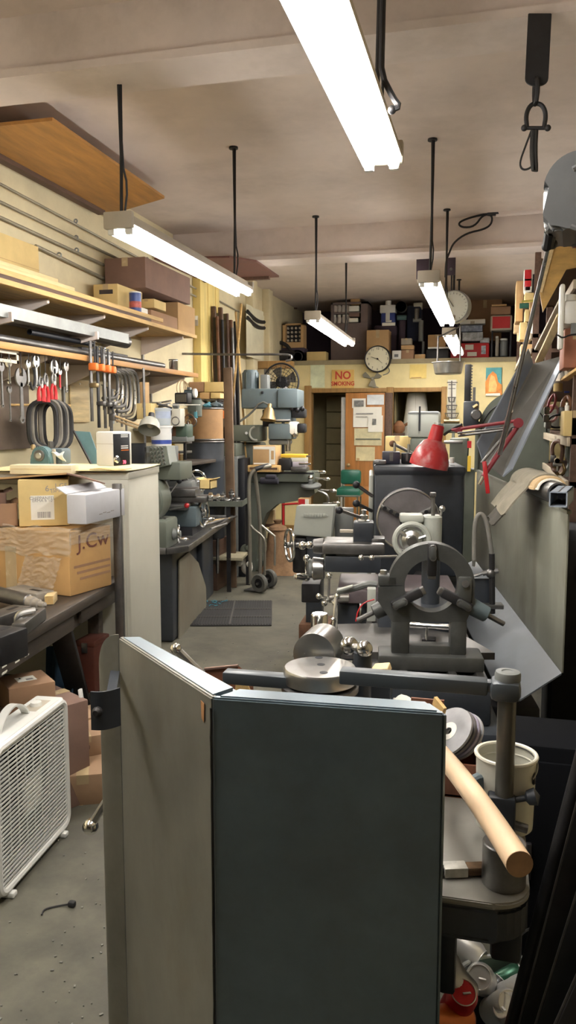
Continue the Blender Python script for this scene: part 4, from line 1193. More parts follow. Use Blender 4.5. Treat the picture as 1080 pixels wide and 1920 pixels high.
# ------------------------------------------------------------------ clutter on the left between shelf and drums
Y = 5.6
t = T('work_lamp', 'grey bell-shaped work lamp on a jointed arm by the cream cabinet', 'lamp', W0.P(283, 800, y=5.0))
P = t.P
ax = Vector((.1, -.55, -.8)).normalized()
c = P(283, 800, y=0)
t.part('lamp_shade', M('grey_enamel_shade', (.3, .3, .26), .4, var=.15, dirt=.3), G().lathe([(.02, 0), (.05, .01), (.065, .035), (.075, .09), (.072, .09), (.062, .037), (.045, .014), (.0, .012)], c + Vector((0, .0, .05)), ax, 28))
t.part('bulb', FIX, G().ball(c + ax * .02 + Vector((0, 0, .03)), .024))
t.part('socket', BLKST, G().cyl(c + Vector((0, 0, .03)) - ax * .01, c + Vector((0, 0, .05)) - ax * .05, .026, .02, n=14, bev=.003))
g = G(); g.cyl(P(268, 800, y=0), P(215, 780, y=.1), .008, n=8); g.cyl(P(268, 806, y=0), P(218, 788, y=.1), .008, n=8); t.part('arm', TAN, g)
t.part('arm', OLDST, G().cyl(P(215, 782, y=.1), P(208, 755, y=.2), .01, n=8)); t.part('clamp', OLDST, G().box(P(212, 782, y=.1), (.04, .04, .05), bev=.008))
t.part('stand_pole', OLDST, G().cyl(P(208, 755, y=.2), P(208, 755, y=.2) * Vector((1, 1, 0)) + Vector((0, 0, .9 - t.loc.z)), .012, n=8))

def pail(name, label, px, py0, py1, wpx, Y, mat, handle=True, band=None, ry=.0, group=None, open_=False, bandmat=None, mid=False, cat='pail'):
    a = W0.P(px, py1, y=Y); b = W0.P(px, py0, y=Y)
    r = abs(W0.P(px + wpx / 2, py1, y=Y).x - a.x)
    h = b.z - a.z
    t = T(name, label, cat, (a.x, Y, a.z), 0, group)
    t.part('body', mat, G().lathe([(0, .004), (r * .88, .0), (r * .9, .004), (r, h), (r * 1.04, h), (r * 1.04, h - .015), (r * .99, h - .016)] if not open_ else [(0, .004), (r * .84, .004), (r * .86, 0), (r * .9, .004), (r, h), (r * 1.04, h + .002), (r * .95, h), (r * .84, .012), (0, .01)], n=28))
    if handle:
        t.part('handle', OLDST, G().torus((0, 0, h * .85), (0, 1, .5), r * 1.05, .004, 24, 6, 180, 360))
    if band:
        t.part('label_band', bandmat, G().lathe([(r * (.9 + .1 * band[0]) * 1.004, h * band[0]), (r * (.9 + .1 * band[1]) * 1.004, h * band[1])], n=28, caps=False))
    return t, r, h
BWHITE = M('white_pail', (.72, .72, .7), .45, var=.05)
# a bench along the wall that carries the pails
t = T('low_shelf', 'cluttered dark plank shelf low on the left wall behind the small lathe', 'shelf', (-2.72, 6.1, 1.22))
t.part('shelf_board', GREASYW, G().span((-.27, -1.2, 0), (.24, 1.0, .03), bev=.006))
for y in (-1.0, -.1, .8):
    t.part('bracket', OLDST, G().prism([(-.27, y, 0), (.2, y, 0), (-.27, y, -.2)], (0, .03, 0)))
t.part('back_shelf', OLDST, G().span((-.27, .3, .3), (.0, .95, .32))); t.part('shelf_post', OLDST, G().span((-.02, .3, .03), (0, .33, .5)))
ZW = 1.252
t, r, h = pail('plastic_pail', 'blue and white plastic pail on the wall bench, lower of the stacked pair', 303, 798, 836, 38, 5.75, BWHITE, band=(.1, .3), bandmat=BLUEP)
zb = t.loc.z
t = T('wooden_crate', 'grey crate under the stacked white pails on the wall bench', 'crate', (t.loc.x, 5.75, ZW)); t.part('body', GREYM, G().box((0, 0, (zb - ZW) / 2), (.2, .2, zb - ZW - .002), bev=.006)); t.part('slat', OLDST, G().box((0, -.101, (zb - ZW) * .6), (.2, .006, .03)))
pail('plastic_pail', 'pale blue-grey pail stacked on the white pail by the work lamp', 302, 765, 797.5, 37, 5.75, M('pale_blue_pail', (.42, .47, .5), .45, var=.06), band=(.4, .8), bandmat=M('pail_label', (.36, .42, .55), .5))
t = T('scrap_metal', 'heap of dark scrap metal offcuts on top of the stacked pails', 'scrap', W0.P(302, 764, y=5.75))
random.seed(9)
for k in range(7):
    a = Vector((random.uniform(-.06, .06), random.uniform(-.05, .05), .005 + .006 * k)); d = Vector((random.uniform(-1, 1), random.uniform(-.4, .4), random.uniform(-.05, .25))).normalized()
    t.part('offcut', (OLDST, BLKST, STEEL)[k % 3], G().bar(a - d * .06, a + d * .06, .012 + .01 * random.random(), .012, bev=.001))
pail('black_bucket', 'black plastic bucket behind the white timer box', 255, 832, 870, 36, 4.9, BLACK, open_=True)
pcarton('cardboard_box', 'small tan carton left of the stacked pails', (256, 756, 283, 786), 5.6, .14, mat=CARDY)
pcarton('cardboard_box', 'narrow tan carton standing up behind the C-clamps', (262, 716, 270, 770), 5.8, .1, mat=CARD, tape=None)
t = T('threaded_rod', 'grey upright rod in front of the stacked pails', 'rod', W0.P(271, 790, y=5.5)); t.part('rod', OLDST, G().cyl((0, 0, -.3), W0.P(269, 690, y=5.5) - t.loc, .01, n=8)); t.part('collar', STEEL, G().cyl((0, 0, -.05), (0, 0, -.02), .018, n=10))
# lever panel machine
t = T('lever_panel', 'slanted grey machine panel with rows of small steel levers behind the lathe', 'machine', W0.P(305, 875, y=5.35))
P = t.P
pp = [P(285, 880, y=0), P(318, 872, y=0), P(312, 836, y=.1), P(278, 838, y=.1)]
t.part('panel', GREENM, G().prism(pp, (0, .16, 0), bev=.004))
for i in range(5):
    for j in range(4):
        u, v = .18 + .2 * j, .12 + .19 * i
        q = (pp[0] * (1 - u) + pp[1] * u) * (1 - v) + (pp[3] * (1 - u) + pp[2] * u) * v
        t.part('lever', STEEL, G().cyl(q, q + Vector((0, -.03, .012)), .006, n=8))
t.part('body', GREENM, G().span((pp[0].x, .05, -.1), (pp[1].x + .06, .3, .03), bev=.01))
# items by the pails: small machine head
def rough_machine(label, name, cat, boxes, Y, mat=GREYM, group=None):
    """boxes: (x0, y0, x1, y1, depth, mat, shape, part name)"""
    x0 = min(b[0] for b in boxes); x1 = max(b[2] for b in boxes); y1 = max(b[3] for b in boxes)
    t = T(name, label, cat, W0.P((x0 + x1) / 2, y1, y=Y), 0, group)
    for (a, b, c_, d, dep, m, shape, pn) in boxes:
        p, q = t.P(a, d, y=0), t.P(c_, b, y=0)
        cx, cz, w, h = (p.x + q.x) / 2, (p.z + q.z) / 2, q.x - p.x, q.z - p.z
        g = G()
        if shape == 'b':
            g.box((cx, dep / 2, cz), (w, dep, h), bev=min(w, h) * .12)
        elif shape == 'v':
            g.cyl((cx, w / 2, p.z), (cx, w / 2, q.z), w / 2, n=20, bev=w * .06)
        elif shape == 'h':
            g.cyl((p.x, h / 2, cz), (q.x, h / 2, cz), h / 2, n=20, bev=h * .06)
        elif shape == 'y':
            g.lathe([(w / 2, 0), (w / 2, dep), (0, dep)], (cx, 0, cz), (0, 1, 0), 24); g.lathe([(0, 0), (w / 2, .0)], (cx, 0, cz), (0, 1, 0), 24, caps=False)
        elif shape == 'r':
            g.torus((cx, dep / 2, cz), (0, 1, 0), w / 2, w * .07, 24, 8)
        t.part(pn, m, g)
    return t
rough_machine('grey motor drive with pale dial beside the stacked pails', 'motor_drive', 'motor', [(320, 766, 338, 800, .1, CREAMP, 'b', 'housing'), (322, 782, 336, 797, .0, OLDST, 'r', 'dial_ring'), (323, 756, 333, 766, .06, GREYM, 'h', 'motor'), (318, 758, 374, 760, .02, PAPER, 'b', 'rail')], 6.0)
rough_machine('dark meter box leaning above the motor drive on the left bench', 'meter_box', 'box', [(327, 736, 352, 757, .1, BLKST, 'b', 'case'), (330, 739, 349, 754, -.004, M('brownglass', (.1, .09, .07), .3), 'b', 'window')], 6.3)
rough_machine('blue-grey motor lying on the olive can above the left bench', 'motor', 'motor', [(344, 730, 362, 746, .1, BLUEM, 'h', 'body'), (360, 728, 365, 746, .11, WHITE, 'h', 'end_bell'), (350, 726, 356, 731, .05, GREYM, 'b', 'terminal_box')], 6.55)
rough_machine('olive-grey can with dark mouth under the blue-grey motor', 'olive_can', 'can', [(349, 748, 373, 782, .1, GREENM, 'v', 'body'), (350, 746, 372, 750, .1, BLACK, 'v', 'mouth'), (352, 762, 368, 772, -.003, GREENM, 'b', 'label')], 6.6)
rough_machine('small teal tin on the bench right of the motor drive', 'teal_tin', 'tin', [(361, 772, 369, 784, .06, M('teal_tin', (.08, .3, .36), .4), 'v', 'body'), (361, 770, 369, 772, .06, STEEL, 'v', 'lid')], 6.6)
rough_machine('heap of brown cord below the olive can', 'cord_heap', 'cord', [(344, 778, 362, 796, .05, RUST, 'r', 'coil'), (350, 784, 366, 798, .06, OLDST, 'r', 'coil'), (346, 786, 356, 800, .04, TAN, 'r', 'coil')], 6.5)
rough_machine('dark green machine body behind the motor drive', 'green_machine', 'machine', [(328, 795, 350, 822, .15, M('dark_green_paint', (.05, .085, .06), .5), 'b', 'body'), (320, 800, 330, 818, .1, RUST, 'b', 'side_plate'), (318, 818, 350, 828, .18, GREYM, 'b', 'base')], 6.1)
rough_machine('small rack with yellow rail below the dark green machine', 'parts_rack', 'rack', [(318, 829, 348, 832, .15, OLDST, 'b', 'shelf'), (322, 832, 326, 846, .02, YELLOW, 'b', 'post'), (318, 846, 348, 850, .15, OLDST, 'b', 'shelf'), (344, 830, 348, 862, .02, BLKST, 'b', 'post'), (326, 850, 334, 862, .05, ORANGE, 'b', 'tin'), (334, 852, 344, 866, .06, BRONZE, 'v', 'pulley')], 6.2)
rough_machine('shiny chrome shaft lying across the bench behind the lathe', 'chrome_shaft', 'shaft', [(306, 872, 348, 878, .03, STEEL, 'h', 'shaft'), (318, 869, 326, 880, .03, OLDST, 'h', 'collar'), (340, 868, 346, 880, .04, STEEL, 'h', 'nut')], 5.6)
rough_machine('yellow pulley in the dark below the chrome shaft', 'belt_pulley', 'pulley', [(322, 880, 340, 898, .05, BRONZE, 'y', 'wheel'), (327, 885, 335, 893, -.02, BLKST, 'y', 'hub'), (318, 898, 344, 902, .1, BLKST, 'b', 'base')], 5.9)
pcarton('cardboard_box', 'open tan box behind the small lathe handwheel', (374, 900, 394, 917), 5.5, .15, mat=CARDY, tape=None, flaps=True)
# boxes on the wall beyond the lower shelf end
for lab, bx, m in (('yellow-lit tan box on the wall rack, left of the pair', (355, 716, 382, 735), CARDB), ('bright yellow box beside it on the wall rack', (383, 716, 419, 735), CARDY), ('small yellow box under the bright yellow box', (395, 736, 413, 747), CARDY), ('small grey box under the left tan box', (374, 736, 392, 748), CARD)):
    pcarton('cardboard_box', lab, bx, 7.75, .16, mat=m, tape=None)
t = T('steel_rack', 'dark steel rack with black bin below the yellow boxes', 'rack', W0.P(398, 775, y=7.85))
P = t.P
t.part('shelf', OLDST, G().span(P(370, 751, y=-.05), P(421, 749, y=.2))); t.part('bin', BLACK, G().span(P(381, 768, y=0), P(420, 753, y=.18), bev=.006))
t.part('post', OLDST, G().span(P(379, 800, y=0), P(382, 750, y=.03))); t.part('post', OLDST, G().span(P(419, 800, y=0), P(422, 750, y=.03)))
rough_machine('orange tin below the black bin by the bar stock', 'orange_tin', 'tin', [(410, 770, 421, 785, .08, ORANGE, 'b', 'body'), (402, 768, 410, 776, .05, RED, 'b', 'cap')], 7.8)
rough_machine('white light switch plate on the yellow boards past the upper shelf', 'light_switch', 'switch', [(363, 592, 371, 611, .01, FIX, 'b', 'plate'), (365, 592, 370, 600, -.006, PAPER, 'b', 'cover')], 7.86)
# ------------------------------------------------------------------ milling machine
t = T('milling_machine', 'blue-grey vertical milling machine with motor on top, before the back wall at left', 'milling machine', (-2.1, 8.1, 0), 4)
P = t.P
def S(a, b, c_, d, y0, y1, g=None, bev=.01):
    p, q = P(a, d, y=y0), P(c_, b, y=y0)
    return (g or G()).span((p.x, y0, p.z), (q.x, y1, q.z), bev=bev)
t.part('column', GREENM, S(438, 830, 482, 1085, .25, .75, bev=.03))
t.part('base', GREENM, G().span((P(432, 1085, y=.2).x, .05, 0), (P(520, 1085, y=.2).x, .85, .12), bev=.02))
t.part('ram_housing', BLUEM, S(452, 728, 556, 766, .12, .5, bev=.02))
t.part('belt_cover', BLUEM, S(520, 729, 558, 765, .08, .52, bev=.015))
g = G(); a, b = P(470, 742, y=.3), P(470, 694, y=.3); g.lathe([(.0, 0), (.075, 0), (.085, .02), (.085, b.z - a.z - .03), (.07, b.z - a.z), (0, b.z - a.z)], a, (0, 0, 1), 24)
m = t.part('motor', BLUEM, g)
g = G()
for k in range(10):
    q = R(36 * k); g.box((a.x + .085 * math.cos(q), a.y + .085 * math.sin(q), (a.z + b.z) / 2), (.012, .012, b.z - a.z - .06), rz=36 * k)
t.part('cooling_fin', BLUEM, g, m)
t.part('terminal_box', GREYM, S(488, 702, 502, 730, .2, .34), m)
t.part('switch', BLACK, S(489, 733, 494, 738, .1, .12))
t.part('head', BLUEM, S(510, 766, 546, 792, .14, .45, bev=.015)); t.part('speed_housing', BLUEM, S(503, 794, 546, 824, .12, .48, bev=.015))
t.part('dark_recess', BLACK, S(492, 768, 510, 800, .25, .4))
t.part('quill', STEEL, G().cyl(P(540, 846, y=.2), P(540, 818, y=.2), .028, .03, n=18, bev=.004))
t.part('spindle_nose', GREYM, S(503, 824, 540, 834, .16, .44, bev=.02))
t.part('collar', STEEL, S(500, 786, 544, 790, .1, .5, bev=.004))
for (a, b, c_, d, mm, pn) in ((546, 766, 572, 784, BLACK, 'knob_cluster'), (556, 794, 572, 812, BLACK, 'dial_box'), (540, 790, 558, 815, WHITE, 'feed_dial'), (548, 800, 556, 820, STEEL, 'feed_lever')):
    t.part(pn, mm, S(a, b, c_, d, .12, .26, bev=.02))
for k, px in enumerate((548, 558, 567)):
    t.part('knob', BLACK, G().ball(P(px, 766 + 3 * (k % 2), y=.12), .026))
t.part('overarm', GREENM, S(428, 797, 487, 828, .1, .5, bev=.02)); t.part('arm_end', LIGHTM, G().torus(P(480, 813, y=.09), (0, 1, 0), .07, .012, 20, 8, -100, 80)); t.part('arm_bolt', STEEL, G().cyl(P(462, 812, y=.08), P(462, 812, y=.1), .015, n=10)); 
q = t.part('lamp_bell', BRONZE, G().lathe([(.035, 0), (.055, .03), (.065, .08), (.085, .13), (.08, .13), (.06, .08), (.05, .03), (.0, .02)], P(505, 765, y=-.02), (-.05, -.2, -1), 24)); t.part('lamp_neck', BRONZE, G().cyl(P(505, 766, y=-.02), P(506, 758, y=.0), .022, n=14), q)
t.part('lamp_arm', GREYM, G().tube([P(506, 760, y=0), P(490, 752, y=.05), P(470, 776, y=.1), P(450, 790, y=.12)], .012, 8, smooth=1))
t.part('table', GREENM, S(478, 886, 590, 903, -.05, .35, bev=.01)); t.part('table_slot', BLACK, S(482, 886, 588, 888, -.0515, -.0485))
g = G()
pts = [P(485, 905, y=.02), P(588, 904, y=.02), P(590, 925, y=.02), P(575, 936, y=.02), P(520, 945, y=.02), P(500, 962, y=.02), P(484, 1000, y=.02), P(478, 1085, y=.02), P(462, 1085, y=.02), P(462, 905, y=.02)]
g.prism(pts, (0, .34, 0)); t.part('knee', GREENM, g)
for k, (px, py, qx, qy) in enumerate(((585, 884, 604, 885), (590, 896, 612, 898), (596, 918, 624, 920), (606, 944, 630, 943))):
    a, b = P(px, py, y=0), P(qx, qy, y=-.02)
    l = t.part('crank', STEEL, G().cyl(a, b, .009, n=10)); t.part('crank_handle', CHROME, G().lathe([(.01, 0), (.017, .02), (.019, .06), (.01, .08)], b - (b - a).normalized() * .04, b - a, 12), l)
a = P(583, 912, y=-.02); t.part('feed_wheel', GREYM, G().lathe([(.02, -.02), (.1, -.01), (.11, .01), (.1, .025), (.03, .03), (.03, .07), (0, .07)], a, (0, -.15, 1), 24)); t.part('feed_cap', CHROME, G().ball(a + Vector((0, -.02, .09)), .035))
t.part('elevating_lever', STEEL, G().tube([P(596, 920, y=0), P(610, 925, y=0), P(617, 935, y=0), P(614, 945, y=0)], .012, 8, smooth=1))
pcarton('cardboard_box', 'tan carton with white printed border standing on the milling table', (474, 836, 517, 872), 7.95, .2, mat=CARD, tape=None, lbl=None)
c_ = bpy.data.objects['cardboard_box']
bt = [o for o in bpy.data.objects if o.name.startswith('cardboard_box') and o.get('label', '').startswith('tan carton with white printed')][0]
w_ = bb(474, 836, 517, 872, 7.95)
g = G(); W_, H_ = w_[2], w_[3]
g.span((-W_ / 2 + .01, -.1025, H_ * .82), (W_ / 2 - .006, -.0995, H_ * .96)); g.span((W_ * .22, -.1025, .01), (W_ / 2 - .006, -.0995, H_ * .82)); g.span((-W_ / 2 + .01, -.1025, .01), (W_ * .22, -.0995, H_ * .12))
o = bpy.data.objects.new('printed_border', g.mesh('printed_border', PAPER)); COL.objects.link(o); o.parent = bt
o = bpy.data.objects.new('border_print', G().span((W_ * .3, -.1032, H_ * .3), (W_ * .42, -.102, H_ * .75)).mesh('border_print', CARD)); COL.objects.link(o); o.parent = bt
rough_machine('low wooden tray with holes under the white-bordered carton', 'wooden_tray', 'tray', [(464, 873, 524, 885, .2, WOOD, 'b', 'tray'), (468, 877, 520, 880, -.003, DKWOOD, 'b', 'hole_row')], 7.93)
rough_machine('yellow and cream tin boxes stacked at the right of the mill table', 'tin_box', 'tin', [(526, 852, 572, 858, .15, YELLOW, 'b', 'lid'), (545, 858, 572, 866, .15, CREAMP, 'b', 'body'), (548, 866, 572, 875, .15, M('lilac', (.5, .45, .5), .5), 'b', 'drawer')], 8.05)
rough_machine('dark vise with chrome screw on the right of the mill table', 'machine_vise', 'vise', [(522, 860, 545, 882, .16, BLKST, 'b', 'jaw'), (545, 876, 575, 884, .14, OLDST, 'b', 'slide'), (560, 868, 582, 872, .03, CHROME, 'h', 'screw'), (574, 854, 582, 857, .03, CHROME, 'h', 'handle')], 8.0)
rough_machine('black cloth bundle hung on the front of the mill table', 'cloth_bundle', 'cloth', [(487, 896, 520, 908, .1, M('black_cloth', (.03, .028, .04), .9), 'h', 'cloth'), (498, 890, 516, 900, .1, M('black_cloth', (.03, .028, .04), .9), 'h', 'fold')], 7.82)
# pedestal fan guard behind the mill
t = T('pedestal_fan', 'round wire-guard fan standing behind the milling machine motor', 'fan', W0.P(527, 738, y=9.3))
P = t.P
c = P(527, 716, y=0); rr = (P(560, 716, y=0).x - c.x)
t.part('guard_rim', BLKST, G().torus(c, (0, 1, 0), rr, .012, 48, 8))
g = G()
for k in range(5):
    g.torus(c + Vector((0, -.02, 0)), (0, 1, 0), rr * (.2 + .17 * k), .003, 36, 4)
for k in range(20):
    q = R(18 * k); g.cyl(c + Vector((0, -.04, 0)), c + Vector((rr * math.cos(q), 0, rr * math.sin(q))), .003, n=4)
t.part('wire_guard', BLKST, g)
bl = t.part('motor', BLKST, G().cyl(c + Vector((0, 0, 0)), c + Vector((0, .16, 0)), .07, n=20, bev=.01))
for k in range(4):
    def bf(u, v, k=k):
        r_ = .06 + (rr * .82 - .06) * u; q = R(90 * k + 20) + (v - .5) * .8
        return (c.x + r_ * math.cos(q), .03 + .05 * (v - .5), c.z + r_ * math.sin(q))
    t.part('fan_blade', OLDST, G().sheet(bf, 5, 6, .003), bl)
t.part('stand_pole', BLKST, G().cyl((c.x, .1, -t.loc.z), (c.x, .1, c.z - .05), .02, n=10))
t.part('base', BLKST, G().cyl((c.x, .1, -t.loc.z), (c.x, .1, -t.loc.z + .03), .2, n=24))
t = T('wooden_shelf', 'brown wooden plank shelf on the wall behind the mill motor', 'shelf', W0.P(470, 690, y=10.0)); P = t.P
t.part('board', FRAMEW, G().span(P(452, 693, y=.2), P(545, 676, y=0) + Vector((0, 0, 0)), bev=.004)); t.part('bracket', OLDST, G().box(P(500, 697, y=.1), (.03, .15, .06)))
t = T('fabric_sheet', 'pale hanging sheet with two dark curved stripes on the far left pier', 'sheet', (XL + .13, 10.1, 2.2)); P = t.P
a, b = P(462, 668, x=0), P(493, 585, x=0)
t.part('sheet', M('pale_sheet', (.6, .56, .4), .8, var=.1), G().sheet(lambda u, v: (.012 * math.sin(9 * u), a.y + (b.y - a.y) * u, a.z + (b.z - a.z) * v), 12, 6, .004))
for z0 in (.86, .74):
    t.part('stripe', BLKST, G().tube([(.014, a.y + (b.y - a.y) * u, a.z + (b.z - a.z) * (z0 - .1 * math.sin(2.4 * u))) for u in [i / 10 for i in range(11)]], .025, 6))

# ------------------------------------------------------------------ hand truck, sack and things on the floor
t = T('hand_truck', 'bent-tube two-wheeled hand truck standing in the aisle before the mill', 'hand truck', W0.P(487, 1110, z=0), 0)
P = t.P
TUBEM = M('dull_chrome_tube', (.34, .32, .27), .4, .7, var=.2, dirt=.3)
t.part('frame_tube', TUBEM, G().tube([P(469, 1095, y=0), P(468, 985, y=0), P(466, 905, y=0), P(470, 888, y=0), P(478, 880, y=.02), P(495, 876, y=.06), P(508, 873, y=.1)], .017, 10, smooth=2))
t.part('frame_tube', TUBEM, G().tube([P(487, 1085, y=.2), P(489, 990, y=.18), P(481, 905, y=.12), P(477, 886, y=.08), P(482, 878, y=.08)], .017, 10, smooth=2))
t.part('brace', TUBEM, G().tube([P(470, 985, y=0), P(476, 993, y=-.03), P(494, 1006, y=-.08), P(497, 1020, y=-.08), P(496, 1078, y=-.02)], .011, 8, smooth=1))
t.part('brace', TUBEM, G().tube([P(490, 985, y=.18), P(512, 1003, y=.14), P(516, 1006, y=.14), P(515, 1060, y=.15)], .011, 8, smooth=1))
t.part('grip', BLACK, G().tube([P(478, 880, y=.02), P(490, 876, y=.05), P(503, 873, y=.1)], .022, 10))
for px, yy in ((487, -.03), (505, .22)):
    c = P(px, 1090 if yy < 0 else 1078, y=yy); c.z = .09
    w = t.part('wheel', TYRE, G().lathe([(.045, -.02), (.08, -.026), (.09, -.012), (.09, .012), (.08, .026), (.045, .02)], c, (.45, 1, 0), 28, caps=False)); t.part('wheel_hub', BLKST, G().lathe([(.0, -.018), (.046, -.018), (.046, .018), (0, .018)], c, (.45, 1, 0), 24), w); t.part('axle_cap', STEEL, G().cyl(c - Vector((.018, .04, 0)), c + Vector((.018, .04, 0)), .013, n=10), w)
t.part('axle', OLDST, G().cyl((P(487, 1090, y=-.03).x, -.03, .09), (P(505, 1078, y=.22).x, .22, .09), .01, n=8))
t.part('nose_plate', OLDST, G().bar((P(478, 1105, y=.1).x, -.02, .01), (P(478, 1105, y=.1).x + .06, .28, .01), .16, .008))
t = T('burlap_sack', 'tall brown burlap sack standing behind the hand truck', 'sack', W0.P(524, 1076, z=0))
hS = t.P(520, 992, y=0).z
def sack(u, v):
    a = 6.283 * u; w = .2 - .1 * v + (.04 if v < .2 else 0) * (1 - v / .2 if v < .2 else 0)
    k = 1 + .1 * mnoise.noise((2 * math.cos(a), 2 * math.sin(a), 3 * v))
    return (w * .95 * k * math.cos(a) - .03 * v, w * .7 * k * math.sin(a) + .05, hS * v)
t.part('sack', BURLAP, G().sheet(sack, 32, 14, .004)); t.part('tied_neck', BURLAP, G().lathe([(.1, 0), (.09, .03), (.03, .06), (.05, .1), (0, .1)], (-.03, .05, hS - .01), (0, 0, 1), 16))
t = T('red_stand', 'thin red metal stand under the milling table', 'stand', W0.P(531, 1040, z=0)); P = t.P
t.part('upright', RED, G().cyl(P(531, 1020, y=0) * Vector((1, 1, 0)), P(531, 948, y=0), .015, n=8)); t.part('arm', RED, G().cyl(P(529, 946, y=0), P(560, 944, y=0), .012, n=8)); t.part('foot', RED, G().cyl((0, 0, 0), (0, 0, .01), .08, n=16))
rough_machine('white carton with red print on the floor machine right of the mill knee', 'printed_carton', 'box', [(558, 934, 580, 956, .1, CARD, 'b', 'body'), (560, 936, 572, 947, -.004, RED, 'b', 'print'), (572, 936, 579, 950, -.004, PAPER, 'b', 'label')], 8.0)
rough_machine('leaning tan cone behind the hand truck frame', 'tan_cone', 'cone', [(496, 958, 512, 984, .1, TAN, 'b', 'cone'), (494, 982, 516, 988, .12, RUST, 'b', 'base')], 8.35)

# ------------------------------------------------------------------ back wall: door leaf with papers, sign, clock
t = T('door_1', None, None, W0.P(722, 800, y=11.05) * Vector((1, 1, 0)), 0)
t.o['kind'] = 'structure'
P = t.P
a, b = P(648, 737, y=-.02), P(722, 737, y=-.02)
t.part('door_leaf', DOORW, G().span((a.x, -.02, .01), (b.x, .025, a.z), bev=.004)); t.part('door_panel', DOORW, G().span((a.x + .06, -.023, .15), (b.x - .06, -.018, .7), bev=.004))
t.part('door_handle', BRONZE, G().lathe([(.012, 0), (.012, .03), (.028, .04), (.028, .06), (.01, .07), (0, .07)], P(654, 872, y=-.02), (0, -1, 0), 16))
t.part('door_edge', M('grey_edge', (.4, .4, .38), .6), G().span((P(640, 745, y=0).x, .0, .3), (a.x - .002, .02, P(640, 745, y=0).z)))
t.part('jamb_post', DKWOOD, G().span((b.x + .004, -.03, 0), (P(736, 740, y=0).x, .06, a.z), bev=.004))
def sheetp(name, label, x0, y0, x1, y1, Y, m, cat='paper', extra=(), group=None, rot=0):
    t = T(name, label, cat, W0.P((x0 + x1) / 2, (y0 + y1) / 2, y=Y), 0, group)
    a, b = t.P(x0, y1, y=0), t.P(x1, y0, y=0)
    W_, H_ = b.x - a.x, b.z - a.z
    t.part('sheet', m, G().sheet(lambda u, v: (a.x + W_ * u, .004 * math.sin(3 * u + 2 * v), a.z + H_ * v), 6, 4, .002))
    for (u0, v0, u1, v1, mm, pn) in extra:
        t.part(pn, mm, G().span((a.x + W_ * u0, -.009, a.z + H_ * (1 - v1)), (a.x + W_ * u1, -.005, a.z + H_ * (1 - v0))))
    return t
Yp = 11.018
sheetp('photo_print', 'small dark photo with white border at the top left of the wooden door', 660, 747, 686, 765, Yp, PAPER, 'photo', [(.15, .2, .85, .85, M('grey_photo', (.2, .2, .19), .6, var=.6, scale=30), 'picture')], 'papers on the wooden door')
sheetp('paper_note', 'pale blue-white blank sheet at the top right of the wooden door', 688, 740, 720, 759, Yp, M('blue_white_paper', (.68, .72, .74), .8), group='papers on the wooden door')
sheetp('paper_note', 'large white printed sheet in the middle of the wooden door', 662, 763, 716, 801, Yp, PAPER, group='papers on the wooden door', extra=[(.1, .3, .7, .36, GREYINK, 'print_line'), (.1, .46, .5, .5, GREYINK, 'print_line')])
sheetp('paper_note', 'white leaflet with small dark figure overlapping the large sheet on the door', 690, 779, 718, 810, Yp - .012, PAPER, group='papers on the wooden door', extra=[(.3, .2, .55, .55, M('grey_photo', (.2, .2, .19)), 'picture')])
sheetp('paper_note', 'cream map-like sheet below the white sheets on the door', 664, 803, 716, 835, Yp, M('map_paper', (.62, .57, .36), .8, var=.15, scale=14), group='papers on the wooden door', extra=[(.05, .6, .95, .66, GREENM, 'map_line')])
sheetp('paper_note', 'lowest cream note with curled corner on the wooden door', 667, 838, 703, 864, Yp, M('cream_paper', (.68, .6, .36), .8), group='papers on the wooden door', extra=[(.05, .8, .2, .95, CARD, 'curl')])
# NO SMOKING sign
Ys = YB - .012
t = T('no_smoking_sign', 'faded orange NO SMOKING sign above the dark doorway', 'sign', W0.P(643, 710, y=Ys)); P = t.P
a, b = P(622, 728, y=0), P(664, 693, y=0)
t.part('board', M('sign_orange', (.72, .46, .13), .6, var=.12, scale=4, dirt=.3, dirt_rgb=(.6, .5, .25)), G().span((a.x, -.004, a.z), (b.x, .006, b.z), bev=.002))
o = letters('lettering', 'NO', .15, REDINK, t.o, ((a.x + b.x) / 2, -.0055, a.z + (b.z - a.z) * .68), (90, 0, 0), sx=.95, bold=.025)
o = letters('lettering', 'SMOKING', .08, REDINK, t.o, ((a.x + b.x) / 2, -.0055, a.z + (b.z - a.z) * .24), (90, 0, 0), sx=.92, bold=.03)
sheetp('paper_note', 'blank pale green sheet on the wall left of the NO SMOKING sign', 582, 683, 609, 727, Ys, M('pale_green_paper', (.68, .72, .5), .8))
sheetp('paper_note', 'yellowed sheet on the wall under the loft right of the clock', 768, 683, 800, 710, Ys, M('yellow_paper', (.78, .6, .2), .8, var=.1), extra=[(.1, .9, .7, .96, CARD, 'curled_edge')])
pst = sheetp('poster_print', 'orange and teal poster on the back wall behind the bandsaw', 910, 689, 941, 742, Ys, M('poster_teal', (.08, .33, .34), .6, var=.3, scale=9), 'poster')
for nm, mm, pp, dy in (('orange_field', M('poster_orange', (.75, .27, .05), .6, var=.3, scale=12), [(910, 741), (941, 741), (941, 722), (934, 716), (931, 702), (924, 696), (916, 704), (910, 716)], -.006), ('light_figure', M('poster_yellow', (.85, .52, .18), .6, var=.25, scale=16), [(916, 735), (930, 735), (932, 722), (927, 706), (921, 703), (917, 714)], -.009), ('caption_strip', PAPER, [(910, 742), (938, 742), (938, 737), (911, 738)], -.012)):
    pst.part(nm, mm, G().prism([pst.P(px, py, y=dy) for px, py in pp], (0, .002, 0)))
sheetp('calendar_sheet', 'tall white calendar sheet on the wall behind the wire rack', 838, 712, 856, 790, Ys, PAPER, 'paper', [(.1, .1, .9, .13, GREYINK, 'print_line'), (.1, .2, .9, .22, GREYINK, 'print_line')])
